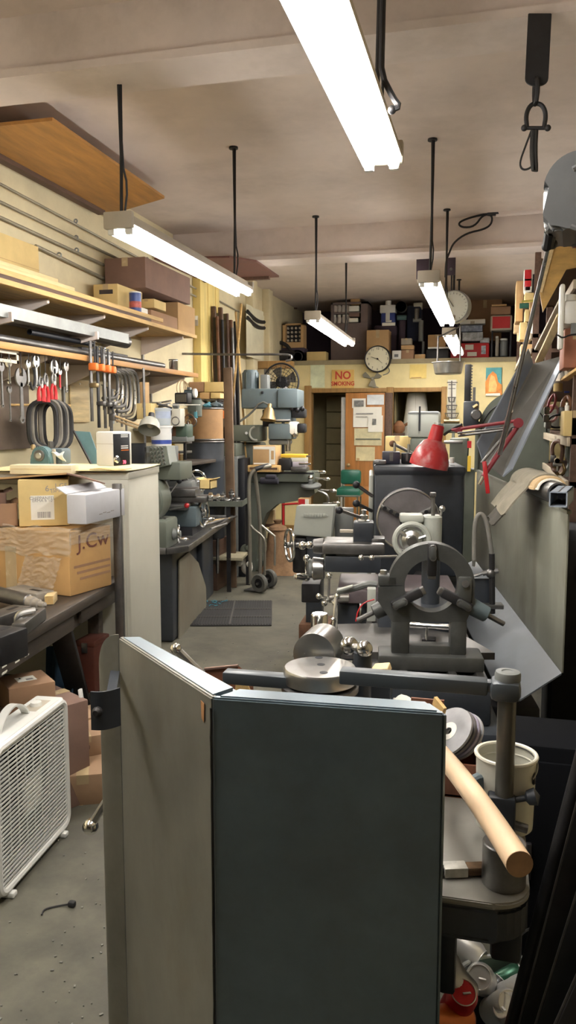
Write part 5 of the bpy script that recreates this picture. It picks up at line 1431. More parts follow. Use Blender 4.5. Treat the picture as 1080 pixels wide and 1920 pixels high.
# clock
t = T('round_clock', 'round cream wall clock with dark rim hung under the loft edge', 'clock', W0.P(708, 673, y=11.12)); P = t.P
c = Vector((0, 0, 0)); rc = P(733, 673, y=0).x
t.part('rim', BLKST, G().lathe([(rc * .9, -.02), (rc * .97, -.025), (rc, 0), (rc, .05), (0, .05)], c, (0, 1, 0), 40, caps=False))
t.part('dial', M('cream_dial', (.72, .68, .5), .5, var=.04), G().cyl((0, -.008, 0), (0, .0, 0), rc * .93, n=40))
for k in range(12):
    a = R(30 * k)
    letters('numeral', str(k or 12), rc * .24, INK, t.o, (rc * .76 * math.sin(a), -.0095, rc * .76 * math.cos(a)), (90, 0, 0))
for nm, ang, l, w_ in (('hour_hand', 288, .5, .02), ('minute_hand', 132, .5, .012)):
    a = R(ang); e = Vector((math.sin(a), 0, math.cos(a)))
    t.part(nm, INK, G().bar(Vector((0, -.012, 0)) - e * rc * .1, Vector((0, -.012, 0)) + e * rc * l, w_, .003))
t.part('centre_cap', INK, G().cyl((0, -.016, 0), (0, -.008, 0), .012, n=12))
t.part('power_cord', GREYM, G().tube([P(727, 688, y=.03), P(731, 695, y=.05), P(728, 700, y=.05), P(720, 703, y=.05), P(718, 703, y=.05)], .006, 6, smooth=1))
t = T('ribbon_bow', 'grey cloth bow with hanging tails on the wall below the clock', 'bow', W0.P(698, 712, y=YB - .03)); P = t.P
for pts, pn in (([P(697, 710, y=0), P(685, 697, y=-.03), P(679, 703, y=-.02), P(682, 708, y=0)], 'loop'), ([P(699, 710, y=0), P(707, 698, y=-.03), P(716, 705, y=-.02), P(712, 709, y=0)], 'loop'), ([P(697, 710, y=0), P(702, 712, y=0), P(706, 727, y=-.01), P(690, 724, y=-.02)], 'tail'), ([P(700, 722, y=.005), P(710, 726, y=.005), P(710, 731, y=.005), P(699, 729, y=.005)], 'tail')):
    t.part(pn, M('grey_felt', (.27, .25, .19), .95), G().prism(pts, (0, .025, 0), bev=.004))
t.part('knot', M('grey_felt', (.27, .25, .19)), G().ball(P(698, 710, y=-.015), .025))
# green chair
t = T('office_chair', 'green vinyl chair standing before the open wooden door', 'chair', W0.P(655, 930, y=9.9) * Vector((1, 1, 0)), 3); P = t.P
a, b = P(630, 932, y=-.2), P(676, 918, y=-.2)
t.part('seat', LEATHER, G().span((a.x, -.2, a.z), (b.x, .24, b.z + .01), bev=.03)); a2, b2 = P(638, 908, y=.24), P(677, 881, y=.24)
t.part('backrest', LEATHER, G().span((a2.x, .22, a2.z), (b2.x, .3, b2.z), bev=.035))
for px in (642, 672):
    q = P(px, 915, y=.27); t.part('back_post', CHROME, G().cyl((q.x, .28, a.z + .02), (q.x, .28, a2.z + .05), .013, n=10))
for x in (a.x + .04, b.x - .04):
    for y in (-.17, .2):
        t.part('leg', CHROME, G().cyl((x, y, 0), (x, y, a.z), .013, n=10))
t.part('seat_trim', CHROME, G().span((a.x - .003, -.203, a.z + .01), (b.x + .003, .243, a.z + .025)))
# office opening: white tapered column, carton, pillar
t = T('tapered_cover', 'tall white tapered lampshade-like cover standing in the office opening', 'cover', W0.P(780, 818, y=11.6)); P = t.P
r0 = (P(806, 815, y=0).x - P(752, 815, y=0).x) / 2; r1 = (P(797, 738, y=0).x - P(762, 738, y=0).x) / 2; h = P(780, 737, y=0).z
t.part('shade', PAPER, G().lathe([(r0, 0), (r1, h - .02), (r1 * .9, h), (0, h)], n=28)); t.part('seam', FIX, G().bar((0, -r0 - .001, 0), (0, -r1 - .001, h - .02), .006, .003)); t.part('stand', BLKST, G().cyl((0, 0, -t.loc.z), (0, 0, 0), .05, n=12))
t = T('brown_jug', 'small brown round jug on the sill of the office opening', 'jug', W0.P(748, 812, y=11.25)); t.part('body', M('brown_glaze', (.25, .12, .06), .4), G().lathe([(.05, 0), (.08, .04), (.085, .1), (.05, .15), (.03, .17), (0, .17)], n=20)); t.part('spout', M('brown_glaze', (.25, .12, .06)), G().tube([(.06, 0, .1), (.12, -.02, .13), (.16, -.02, .16)], .02, 8)); t.part('base', DKWOOD, G().box((0, 0, (wz0 - t.loc.z) / 2), (.16, .12, -(wz0 - t.loc.z) if wz0 < t.loc.z else .01)))

# ------------------------------------------------------------------ loft goods
def lbox(label, bx, Y, dep=.25, m=CARD, name='cardboard_box', **kw):
    return pcarton(name, label, bx, Y, dep, mat=m, z=max(LZ + .012, W0.P(bx[0], bx[3], y=Y).z), **kw)
t = T('loft_cabinet', 'tall grey-brown cabinet with open cubby of jars on the loft', 'cabinet', (W0.P(655, 678, y=11.6).x, 11.6, LZ + .012)); P = t.P
a, b = P(620, 676, y=0), P(690, 545, y=0)
W_ = b.x - a.x; b.z = min(b.z, ZC - t.loc.z - .05)
CABM = M('cabinet_brown', (.16, .12, .11), .6, var=.12)
zc = P(640, 606, y=0).z
t.part('lower_panel', CABM, G().span((a.x, 0, 0), (b.x, .4, zc), bev=.005))
g = G(); g.span((a.x, 0, zc), (a.x + .03, .4, b.z)); g.span((b.x - .1, 0, zc), (b.x, .4, b.z)); g.span((a.x, 0, b.z - .03), (b.x, .4, b.z)); g.span((a.x, .38, zc), (b.x, .4, b.z)); g.span((a.x, .02, (zc + b.z) / 2 - .01), (b.x - .1, .4, (zc + b.z) / 2 + .01))
t.part('cubby', CABM, g); t.part('knob', OLDST, G().ball((b.x - .12, -.015, zc * .5), .015))
zz0 = t.loc.z + zc + .001; zz1 = t.loc.z + (zc + b.z) / 2 + .011
kk = 0
for row, z, pxs in ((0, zz1, (628, 636, 644, 652)), (1, zz0, (627, 636, 645, 652))):
    for px in pxs:
        q = W0.P(px, 600, y=11.7)
        s = T('glass_jar', 'pale-lidded jar in the %s row of the loft cabinet cubby, %s from the left' % (('upper', 'lower')[row], ('first', 'second', 'third', 'fourth')[kk % 4]), 'jar', (q.x, 11.7, z), 0, 'jars in the loft cabinet'); kk += 1
        s.part('body', M('jar_dusty', (.55, .5, .45), .4, var=.3), G().lathe([(.03, 0), (.032, .01), (.032, .09), (.022, .105), (.022, .12), (0, .12)], n=14)); s.part('lid', CREAMP, G().cyl((0, 0, .105), (0, 0, .13), .026, n=14))
for lab, bx, m in (('cream box at the top right of the loft cabinet cubby', (657, 551, 672, 558), CARDY), ('tan box second from the top in the cubby pile', (657, 560, 674, 571), CARD), ('white box in the middle of the cubby pile', (654, 573, 673, 584), PAPER), ('red-brown box low in the cubby pile', (654, 586, 674, 594), CARDD), ('white box at the bottom of the cubby pile', (654, 596, 671, 604), PAPER)):
    pcarton('small_box', lab, bx, 11.62, .14, mat=m, tape=None)
t = T('bottle_crate', 'pale wooden frame crate with grid of bottle tops on the loft at left', 'crate', W0.P(549, 652, y=11.5)); P = t.P
a, b = P(530, 652, y=0), P(569, 606, y=0)
g = G(); W_, H_ = b.x - a.x, b.z
g.span((a.x, 0, 0), (b.x, .2, .08)); g.span((a.x, 0, .08), (a.x + .04, .2, H_)); g.span((b.x - .04, 0, .08), (b.x, .2, H_)); g.span((a.x, 0, H_ - .02), (b.x, .2, H_))
t.part('frame', CARD, g); t.part('back', BLACK, G().span((a.x + .03, .1, .06), (b.x - .03, .12, H_ - .02)))
for i in range(4):
    for j in range(4):
        t.part('bottle_top', FIX, G().cyl((a.x + .065 + (W_ - .13) * i / 3, .05, .11 + (H_ - .17) * j / 3), (a.x + .065 + (W_ - .13) * i / 3, .09, .11 + (H_ - .17) * j / 3), .017, n=10))
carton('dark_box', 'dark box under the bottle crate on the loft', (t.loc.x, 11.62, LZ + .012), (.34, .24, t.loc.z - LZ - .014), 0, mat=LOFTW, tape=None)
lbox('small open tan carton on the loft edge left of the cabinet', (575, 659, 611, 677), 11.4, .2, CARDY, tape=None)
rough_machine('dark coiled hose on the loft edge at far left', 'coiled_hose', 'hose', [(497, 656, 545, 678, .08, BLKST, 'r', 'coil'), (505, 660, 540, 678, .14, RUBBER, 'h', 'coil'), (512, 656, 552, 664, .05, BLKST, 'h', 'hose_end')], 11.4)
rough_machine('dark ball of wire on the loft beside the small tan carton', 'wire_ball', 'wire', [(546, 660, 571, 678, .14, OLDST, 'y', 'wire'), (550, 663, 567, 675, -.02, BLKST, 'r', 'loop')], 11.45)
rough_machine('dark window-like frame high on the loft at far left', 'old_frame', 'frame', [(505, 540, 545, 578, .03, M('blue_black', (.03, .03, .05), .4), 'b', 'pane'), (503, 576, 556, 581, .05, DKWOOD, 'b', 'sill'), (502, 540, 508, 650, .05, DKWOOD, 'b', 'post')], 12.3)
lbox('tall tan carton standing behind the clock on the loft', (687, 618, 729, 672), 11.42, .3, CARD)
rough_machine('white jug with blue cross band on the loft behind the tan carton', 'plastic_jug', 'jug', [(714, 586, 741, 608, .18, BLUEP, 'b', 'body'), (712, 571, 742, 587, .2, WHITE, 'b', 'shoulder'), (722, 563, 733, 572, .06, WHITE, 'v', 'cap'), (723, 586, 731, 604, -.004, WHITE, 'b', 'label'), (700, 608, 745, 672, .2, LOFTW, 'b', 'support_box')], 11.8)
rough_machine('crumpled grey-green bag beside the white jug on the loft', 'crumpled_bag', 'bag', [(742, 564, 762, 586, .12, GREENM, 'y', 'bag'), (744, 590, 762, 600, .1, TEAL, 'h', 'fold'), (746, 600, 760, 660, .1, LOFTW, 'v', 'support')], 11.75)
rough_machine('dark navy coat-like bundle on the loft above the small boxes', 'navy_bundle', 'bundle', [(762, 572, 790, 640, .2, M('navy_cloth', (.02, .025, .05), .9), 'b', 'bundle'), (775, 566, 792, 580, .1, CREAMP, 'h', 'collar')], 11.9)
rough_machine('bent grey pipe fitting on the loft left of the dial', 'pipe_fitting', 'pipe', [(776, 578, 786, 600, .05, OLDST, 'v', 'pipe'), (784, 600, 794, 640, .05, GREYM, 'v', 'pipe'), (774, 596, 790, 604, .06, GREYM, 'h', 'elbow'), (790, 640, 796, 676, .05, GREYM, 'v', 'pipe')], 11.65)
rough_machine('pale plastic dish lying on the tan carton behind the clock', 'plastic_dish', 'dish', [(716, 604, 741, 611, .15, PAPER, 'h', 'lid'), (724, 600, 734, 604, .05, PAPER, 'h', 'knob')], 11.5)
lbox('small white box with two dark knobs right of the clock', (735, 657, 752, 677), 11.35, .12, PAPER, tape=None, lbl=(OLDST, .25, .7, .3, .6))
lbox('brown carton right of the white knobbed box on the loft', (752, 656, 776, 678), 11.35, .15, CARDB)
lbox('tan box on top of the brown carton by the clock', (752, 647, 776, 655.5), 11.36, .13, CARD, tape=None)
lbox('greyish box third up on the brown carton by the clock', (752, 634, 772, 646.5), 11.36, .13, M('grey_card', (.33, .29, .22), .8))
lbox('little tan box on the loft edge left of the scale pan', (777, 664, 797, 678), 11.33, .1, CARD)
lbox('wide tan carton on the loft partly behind the far lamp', (802, 627, 836, 652), 11.6, .2, CARD)
rough_machine('dark tray with white rail under the wide tan carton', 'dark_tray', 'tray', [(798, 654, 842, 676, .2, BLKST, 'b', 'tray'), (802, 650, 842, 654, .2, WHITE, 'b', 'rail')], 11.45)
lbox('large brown carton at the back of the loft right of the dial', (876, 552, 942, 640), 12.2, .4, CARDB)
rough_machine('white foam case stacked above the wrapped blue cases on the loft', 'foam_case', 'case', [(862, 598, 910, 608, .2, WHITE, 'b', 'lid'), (882, 602, 890, 608, -.005, FIX, 'b', 'latch')], 11.55)
rough_machine('plastic-wrapped blue and silver case above the red crate on the loft', 'wrapped_case', 'case', [(862, 609, 905, 622, .2, M('blue_wrap', (.25, .3, .42), .25, var=.5, scale=14), 'b', 'upper_pack'), (866, 622, 906, 640, .2, M('silver_wrap', (.45, .5, .55), .2, var=.5, scale=14), 'b', 'lower_pack'), (900, 632, 918, 648, .15, M('silver_wrap', (.45, .5, .55)), 'h', 'bag')], 11.5)
rough_machine('red soda-style carton with white blotches on the loft edge', 'red_crate', 'crate', [(844, 642, 918, 674, .3, RED, 'b', 'body'), (872, 646, 888, 656, -.004, PAPER, 'b', 'print'), (876, 660, 894, 668, -.004, PAPER, 'b', 'print'), (902, 648, 911, 664, -.004, M('silver_wrap', (.45, .5, .55)), 'b', 'print')], 11.42)
rough_machine('brown box with red panel in white frame at the right of the loft', 'framed_box', 'box', [(920, 574, 958, 590, .3, CARDB, 'b', 'box'), (919, 590, 961, 620, .3, FIX, 'b', 'frame'), (923, 593, 957, 616, -.006, RED, 'b', 'red_panel'), (922, 570, 950, 574, .2, CARD, 'b', 'flap')], 11.45)
rough_machine('dark open stand with pale jars under the red-panel box', 'open_stand', 'stand', [(920, 620, 925, 674, .25, BLKST, 'b', 'post'), (955, 620, 960, 674, .25, BLKST, 'b', 'post'), (925, 620, 955, 672, .3, BLACK, 'b', 'back') if False else (925, 670, 955, 674, .25, BLACK, 'b', 'base')], 11.46)
for lab, bx, m in (('tall pale jar in the dark stand on the loft, right one', (937, 634, 953, 668), GREYM), ('narrow white bottle in the dark stand on the loft, left one', (928, 630, 936, 668), FIX)):
    rough_machine(lab, 'pale_jar', 'jar', [(bx[0], bx[1] + 4, bx[2], bx[3], .1, m, 'v', 'body'), (bx[0] + 1, bx[1], bx[2] - 1, bx[1] + 4, .1, WHITE, 'v', 'lid')], 11.52)
# hanging dial scale
t = T('hanging_scale', 'large round dial scale with steel pan hanging from the middle beam', 'scale', W0.P(850, 575, y=7.9)); P = t.P
c = P(850, 575, y=0); rd = P(881, 575, y=0).x - c.x
t.part('case', GALV, G().lathe([(0, .09), (rd * .95, .09), (rd, .08), (rd, 0), (rd * .93, -.01), (rd * .93, .005)], c, (.25, 1, 0), 40)); t.part('dial_face', M('scale_face', (.5, .5, .42), .5, var=.05), G().lathe([(0, 0), (rd * .93, 0), (rd * .93, .01), (0, .01)], c, (.25, 1, 0), 40))
g = G()
u_, v_, d_ = basis((.25, 1, 0))
for k in range(24):
    a = R(15 * k); e = u_ * math.cos(a) + v_ * math.sin(a); g.bar(c - d_ * .002 + e * rd * .76, c - d_ * .002 + e * rd * .86, .006, .002)
t.part('tick_marks', INK, g); t.part('needle', INK, G().bar(c - d_ * .006, c - d_ * .006 + (u_ * .5 + v_ * .8) * rd * .7, .01, .003))
t.part('hanger', BLKST, G().bar(c + Vector((0, .04, rd)), c + Vector((0, .04, 3.34 - t.loc.z - c.z)), .04, .02))
for px in (820, 863):
    t.part('pan_rod', OLDST, G().cyl(P(px, 610, y=.05) if px > 830 else P(822, 630, y=.05), P(px, 683, y=.05), .008, n=8))
t.part('crossbar', OLDST, G().cyl(P(822, 632, y=.05), P(863, 612, y=.05), .008, n=8))
pc = P(840, 702, y=.05); pr = P(870, 680, y=.05).x - pc.x; ph = P(840, 679, y=.05).z - pc.z
t.part('pan', STEEL, G().lathe([(0, 0), (pr * .78, 0), (pr * .86, .01), (pr * .98, ph - .012), (pr * 1.08, ph - .006), (pr * 1.08, ph), (pr * .96, ph - .004), (pr * .84, .014), (0, .006)], pc, (0, 0, 1), 36))
# electrical box and carton in front of the office opening
rough_machine('pale grey electrical cabinet with hanging black chain before the office opening', 'electrical_box', 'cabinet', [(763, 771, 824, 821, .25, LIGHTM, 'b', 'case'), (765, 773, 822, 776, -.004, GREYM, 'b', 'seam'), (785, 762, 789, 808, -.02, BLACK, 'b', 'chain'), (782, 782, 792, 794, -.03, BLACK, 'v', 'hook'), (768, 821, 820, 862, .25, GREENM, 'b', 'pedestal'), (775, 862, 812, 1125, .2, GREENM, 'b', 'column')], 7.0)
pcarton('cardboard_box', 'tan carton beside the grey electrical cabinet behind the headstock', (722, 818, 767, 852), 7.4, .2, mat=CARDY)
rough_machine('dark workbench strip under the tan carton behind the headstock', 'side_bench', 'bench', [(716, 852, 768, 858, .4, DKWOOD, 'b', 'bench_top'), (720, 858, 726, 1108, .05, DKWOOD, 'b', 'leg'), (756, 858, 762, 1108, .05, DKWOOD, 'b', 'leg')], 7.4)
t = T('wire_rack', 'hanging wire rack of small baskets on the back wall by the calendar', 'rack', W0.P(847, 785, y=11.05)); P = t.P
g = G(); g.cyl(P(847, 787, y=0), P(847, 714, y=0), .008, n=6); g.cyl(P(838, 717, y=0), P(858, 717, y=0), .007, n=6)
t.part('hanger', OLDST, g)
for py, r_ in ((745, .05), (760, .07), (775, .09)):
    q = P(847, py, y=0); g = G()
    g.torus(q, (0, 0, 1), r_, .006, 16, 5); g.torus(q - Vector((0, 0, .06)), (0, 0, 1), r_ * .7, .006, 16, 5)
    for k in range(8):
        e = Vector((math.cos(R(45 * k)), math.sin(R(45 * k)), 0)); g.cyl(q + e * r_, q - Vector((0, 0, .06)) + e * r_ * .7, .004, n=4)
    t.part('basket', OLDST, g)
rough_machine('brass bowl-like casting below the wire rack', 'brass_casting', 'casting', [(832, 786, 862, 794, .12, BRONZE, 'h', 'bowl'), (836, 782, 842, 786, .04, BRONZE, 'v', 'knob'), (828, 794, 866, 812, .2, GREENM, 'b', 'base'), (840, 812, 852, 1118, .1, GREENM, 'b', 'column')], 7.2)

# ------------------------------------------------------------------ pale cover of the machine behind the lathe carriage
t = T('machine_cover', 'pale grey-green square machine cover with raised lettering left of the lathe carriage', 'machine cover', W0.P(590, 1100, y=5.6) * Vector((1, 1, 0)), 4); P = t.P
pp = [P(549, 1003, y=.02), P(622, 1009, y=.02), P(628, 948, y=.02), P(556, 948, y=.02)]
t.part('cover', LIGHTM, G().prism(pp, (0, .2, -.01), bev=.006))
g = G()
t.part('name_oval', LIGHTM, G().prism([P(590 + 25 * math.cos(R(a)), 967 + 4.5 * math.sin(R(a)), y=.016) for a in range(0, 360, 15)], (0, .006, 0)))
for k in range(8):
    g.box(P(571 + 5.3 * k, 967 - .25 * abs(k - 3.5), y=.012), (.014, .006, .022 if k % 2 else .026), bev=.003)
t.part('raised_lettering', LIGHTM, g)
t.part('stand', DARKM, G().span((P(575, 1003, y=.1).x, .06, 0), (P(605, 1003, y=.1).x, .2, P(590, 1003, y=.1).z + .05), bev=.01)); t.part('base', RUST, G().span((P(560, 1080, y=.0).x, .0, 0), (P(618, 1080, y=0).x, .3, .12), bev=.01))
c = P(543, 1022, y=.0); w = t.part('handwheel', CHROME, G().torus(c, (1, .5, 0), .115, .011, 32, 8)); t.part('wheel_hub', STEEL, G().cyl(c - Vector((.02, .01, 0)), c + Vector((.12, .05, 0)), .022, n=14), w)
for k in range(3):
    u_, v_, d_ = basis((1, .5, 0)); e = u_ * math.cos(R(120 * k)) + v_ * math.sin(R(120 * k)); t.part('spoke', STEEL, G().cyl(c, c + e * .112, .008, n=8), w)
t.part('dark_drive', BLKST, G().span((P(548, 1040, y=.04).x, .04, P(548, 1075, y=.04).z), (P(575, 1040, y=.04).x, .2, P(548, 1008, y=.04).z), bev=.02)); t.part('back_rail', GREYM, G().span((P(628, 950, y=.1).x, .1, P(628, 1008, y=.1).z), (P(662, 950, y=.1).x, .16, P(628, 952, y=.1).z), bev=.006))
# ------------------------------------------------------------------ big engine lathe on the right
LO, LR = (-.19, 2.68, 0), 8.4
t = T('engine_lathe', 'big dark grey engine lathe running down the right side with tall splash panel', 'lathe', LO, LR)
LT = t
P = t.P
ZA = 1.05
def S(a, b, c_, d, y0, y1, g=None, bev=.01):
    p, q = P(a, d, y=y0), P(c_, b, y=y0)
    return (g or G()).span((p.x, y0, p.z), (q.x, y1, q.z), bev=bev)
# bed and base
t.part('bed', DARKM, G().span((-.2, -.14, .62), (.2, 2.0, .74), bev=.01))
g = G()
for x in (-.17, -.08, .08, .17):
    g.prism([(x - .035, -.14, .738), (x + .035, -.14, .738), (x + .012, -.14, .775), (x - .012, -.14, .775)], (0, 1.95, 0))
t.part('bed_ways', OLDST, g)
t.part('pedestal', DARKM, G().span((-.24, -.2, 0), (.24, .3, .62), bev=.02)); t.part('pedestal', DARKM, G().span((-.28, 1.6, 0), (.3, 2.5, .62), bev=.02))
t.part('lead_screw', STEEL, G().cyl((-.235, -.25, .68), (-.235, 1.7, .68), .012, n=10)); t.part('feed_rod', STEEL, G().cyl((-.235, -.25, .63), (-.235, 1.7, .63), .01, n=10))
# headstock
a, b = P(700, 1085, y=1.75), P(873, 876, y=1.75)
t.part('headstock', DARKM, G().span((a.x, 1.75, .74), (b.x, 2.5, b.z), bev=.03)); hsx0, hsx1, hsz = a.x, b.x, b.z
t.part('headstock_cover', DARKM, G().span((a.x - .006, 1.742, b.z - .05), (b.x + .004, 2.51, b.z + .006), bev=.02))
sp = P(765, 975, y=1.55); rf = P(825, 975, y=1.55).x - sp.x
t.part('face_plate', M('face_plate_iron', (.27, .25, .26), .42, .6, var=.2, scale=8), G().lathe([(.035, -.01), (rf * .94, -.01), (rf, 0), (rf, .06), (rf * .5, .07), (rf * .4, .2), (.035, .2)], sp, (0, 1, 0), 48, caps=False))
t.part('face_rim', STEEL, G().torus(sp + Vector((0, -.008, 0)), (0, 1, 0), rf * .97, .006, 48, 6))
t.part('spindle_bore', BLACK, G().lathe([(0, 0), (.045, 0), (.045, .03)], sp + Vector((0, -.012, 0)), (0, 1, 0), 24))
for k, a_ in enumerate((28, 152, 270)):
    e = Vector((math.cos(R(a_)), 0, math.sin(R(a_))))
    br = t.part('chuck_arm', OLDST, G().bar(sp + e * .05 + Vector((0, -.02, 0)), sp + e * rf * .98 + Vector((0, -.02, 0)), .045, .022, bev=.003, roll=0))
    g = G()
    for f in (.4, .62, .84):
        q = sp + e * rf * f; g.cyl(q + Vector((0, -.046, 0)), q + Vector((0, -.03, 0)), .011, n=12)
    t.part('arm_hole', BLACK, g, br)
for (x0, y0, x1, y1) in ((668, 944, 697, 958), (668, 909, 698, 930)):
    l = t.part('gear_lever', OLDST, G().cyl(P(x0, y0, y=1.6), P(x1, y1, y=1.7), .01, n=8)); t.part('lever_ball', BLACK, G().ball(P(x0, y0, y=1.6), .02), l)
t.part('side_cover', LIGHTM, G().span((hsx0 - .03, 1.8, .95), (hsx0 - .004, 2.3, hsz - .05), bev=.01))
# tailstock
yt = .5
t.part('tailstock_base', DARKM, G().span((-.16, yt - .1, .776), (.14, yt + .22, .87), bev=.012))
a, b = P(790, 1060, y=yt), P(831, 968, y=yt)
cxt = (a.x + b.x) / 2; rt_ = (b.x - a.x) / 2
zm_ = P(810, 1040, y=yt).z
t.part('tailstock_body', LIGHTM, G().cyl((cxt, yt + rt_, zm_), (cxt, yt + rt_, b.z), rt_, n=28, bev=.008)); t.part('tailstock_foot', DARKM, G().cyl((cxt, yt + rt_, .86), (cxt, yt + rt_, zm_), rt_ * .9, n=28))
t.part('tailstock_cap', LIGHTM, S(750, 966, 795, 980, yt, yt + .09, bev=.008)); t.part('cap_rib', LIGHTM, S(755, 980, 792, 990, yt + .01, yt + .08, bev=.008))
c = P(772, 1014, y=yt - .03)
rw = P(804, 1014, y=yt - .03).x - c.x
w = t.part('handwheel', LIGHTM, G().torus(c, (0, 1, 0), rw, .011, 36, 8)); t.part('wheel_hub', STEEL, G().lathe([(0, -.03), (.02, -.03), (.024, -.01), (.04, 0), (.04, .03), (0, .03)], c, (0, 1, 0), 20), w); t.part('wheel_ring', LIGHTM, G().torus(c + Vector((0, .02, 0)), (0, 1, 0), rw * .62, .008, 30, 8), w)
for k in range(3):
    e = Vector((math.cos(R(120 * k + 20)), 0, math.sin(R(120 * k + 20)))); t.part('spoke', STEEL, G().cyl(c, c + e * rw, .008, n=8), w)
t.part('clamp_bolt', OLDST, G().cyl(P(812, 970, y=yt + .02), P(812, 930, y=yt + .02), .008, n=8)); t.part('bolt_cap', OLDST, S(807, 924, 818, 932, yt + .005, yt + .035, bev=.002)); t.part('ball_knob', STEEL, G().ball(P(829, 954, y=yt + .03), .013)); t.part('knob_stem', STEEL, G().cyl(P(829, 955, y=yt + .03), P(825, 970, y=yt + .03), .005, n=8))
# carriage
yc = 1.0
t.part('saddle', M('purplish_saddle', (.16, .13, .14), .4, .3, var=.3, scale=10), G().span((P(634, 1090, y=yc).x, yc - .1, .776), (.2, yc + .3, .84), bev=.008))
t.part('apron', DARKM, G().span((P(634, 1100, y=yc).x - .0, yc - .08, .5), (-.24, yc + .28, .775), bev=.015))
t.part('apron_plate', LIGHTM, S(688, 1105, 705, 1165, .55, .6, bev=.003))
t.part('cross_slide', DARKM, S(608, 1044, 716, 1073, yc, yc + .22, bev=.008)); t.part('slide_gib', OLDST, S(630, 1039, 712, 1046, yc + .01, yc + .2, bev=.004))
t.part('compound_slide', OLDST, S(604, 1020, 722, 1040, yc - .02, yc + .2, bev=.012)); 
t.part('compound_dial', OLDST, G().cyl(P(587, 1024, y=yc + .08), P(608, 1024, y=yc + .08), .034, .04, n=22, bev=.004))
h_ = t.part('compound_crank', CHROME, G().cyl(P(574, 1022, y=yc + .06), P(588, 1024, y=yc + .06), .012, n=10))
g = G(); g.ball(P(567, 1023, y=yc + .05), .02); g.ball(P(580, 1022, y=yc + .05), .018); t.part('crank_ball', CHROME, g, h_)
t.part('cross_dial', STEEL, G().cyl(P(586, 1066, y=yc + .1), P(609, 1066, y=yc + .1), .056, .05, n=28, bev=.005)); t.part('dial_collar', GREYM, G().cyl(P(580, 1066, y=yc + .1), P(587, 1066, y=yc + .1), .045, n=24))
h_ = t.part('cross_crank', CHROME, G().bar(P(575, 1047, y=yc + .08), P(575, 1083, y=yc + .08), .016, .016, bev=.004))
g = G(); g.ball(P(575, 1047, y=yc + .08), .018); g.ball(P(575, 1083, y=yc + .08), .018); t.part('crank_ball', CHROME, g, h_)
t.part('crank_handle', CHROME, G().lathe([(.007, 0), (.016, .02), (.017, .05), (.012, .075), (0, .08)], P(575, 1082, y=yc + .07), P(548, 1081, y=yc) - P(575, 1082, y=yc + .07), 12), h_)
t.part('front_box', BLKST, S(565, 1095, 600, 1130, yc + .1, yc + .3, bev=.006))
# tool post and levers
t.part('tool_post', DARKM, S(662, 980, 701, 1020, yc + .04, yc + .15, bev=.008))
g = G(); q = P(682, 980, y=yc + .1); g.lathe([(.03, 0), (.03, .012), (.02, .016), (.02, .035), (.011, .04), (.011, .055), (.014, .06), (0, .065)], q, (0, 0, 1), 18); t.part('post_nut', STEEL, g)
l = t.part('clamp_lever', OLDST, G().cyl(P(638, 957, y=yc + .02), P(675, 970, y=yc + .08), .008, n=8)); t.part('lever_ball', BLACK, G().ball(P(636, 957, y=yc + .02), .018), l)
t.part('tool_bit', FIX, S(637, 994, 664, 999, yc + .05, yc + .08, bev=.002)); t.part('tool_holder', OLDST, S(694, 1010, 722, 1026, yc + .04, yc + .14, bev=.004))
l = t.part('half_nut_lever', STEEL, G().cyl(P(673, 1045, y=.75), P(745, 1043, y=.8), .006, n=8)); g = G(); g.ball(P(677, 1046, y=.75), .013); g.ball(P(697, 1046, y=.75), .012); t.part('lever_ball', CHROME, g, l)
# capstan on the apron
c = P(616, 1122, y=.85)
cw = t.part('capstan_hub', STEEL, G().cyl(c, c + Vector((.09, .02, 0)), .02, n=14, bev=.003))
for (x0, y0) in ((598, 1118), (617, 1080), (632, 1118), (608, 1131), (628, 1131)):
    q = P(x0, y0, y=.83); sp_ = t.part('capstan_spoke', STEEL, G().cyl(c, q, .006, n=8)); t.part('capstan_ball', CHROME, G().ball(q, .014), sp_)
t.part('feed_lever', STEEL, G().cyl(P(625, 1180, y=.7), P(630, 1120, y=.75), .008, n=8)); t.part('feed_lever_collar', CHROME, G().torus(P(624, 1160, y=.7), (0, 0, 1), .01, .004, 12, 6))
t.part('curved_guard', GREYM, G().tube([P(634, 1108, y=.7), P(662, 1104, y=.68), P(690, 1094, y=.65), P(707, 1096, y=.65)], .014, 8, smooth=1)); t.part('flat_lever', LIGHTM, G().bar(P(632, 1107, y=.65), P(662, 1098, y=.65), .03, .008, bev=.003))
t.part('red_wire', RED, G().tube([P(667, 1165, y=.45), P(672, 1142, y=.45), P(684, 1129, y=.45), P(702, 1124, y=.45)], .003, 6, smooth=1))
# near end plate of the bed and slide plate
t.part('slide_plate', OLDST, G().prism([P(632, 1170, z=.80), P(724, 1168, z=.80), P(868, 1190, z=.80), P(928, 1224, z=.80), P(640, 1222, z=.80)], (0, 0, -.025)))
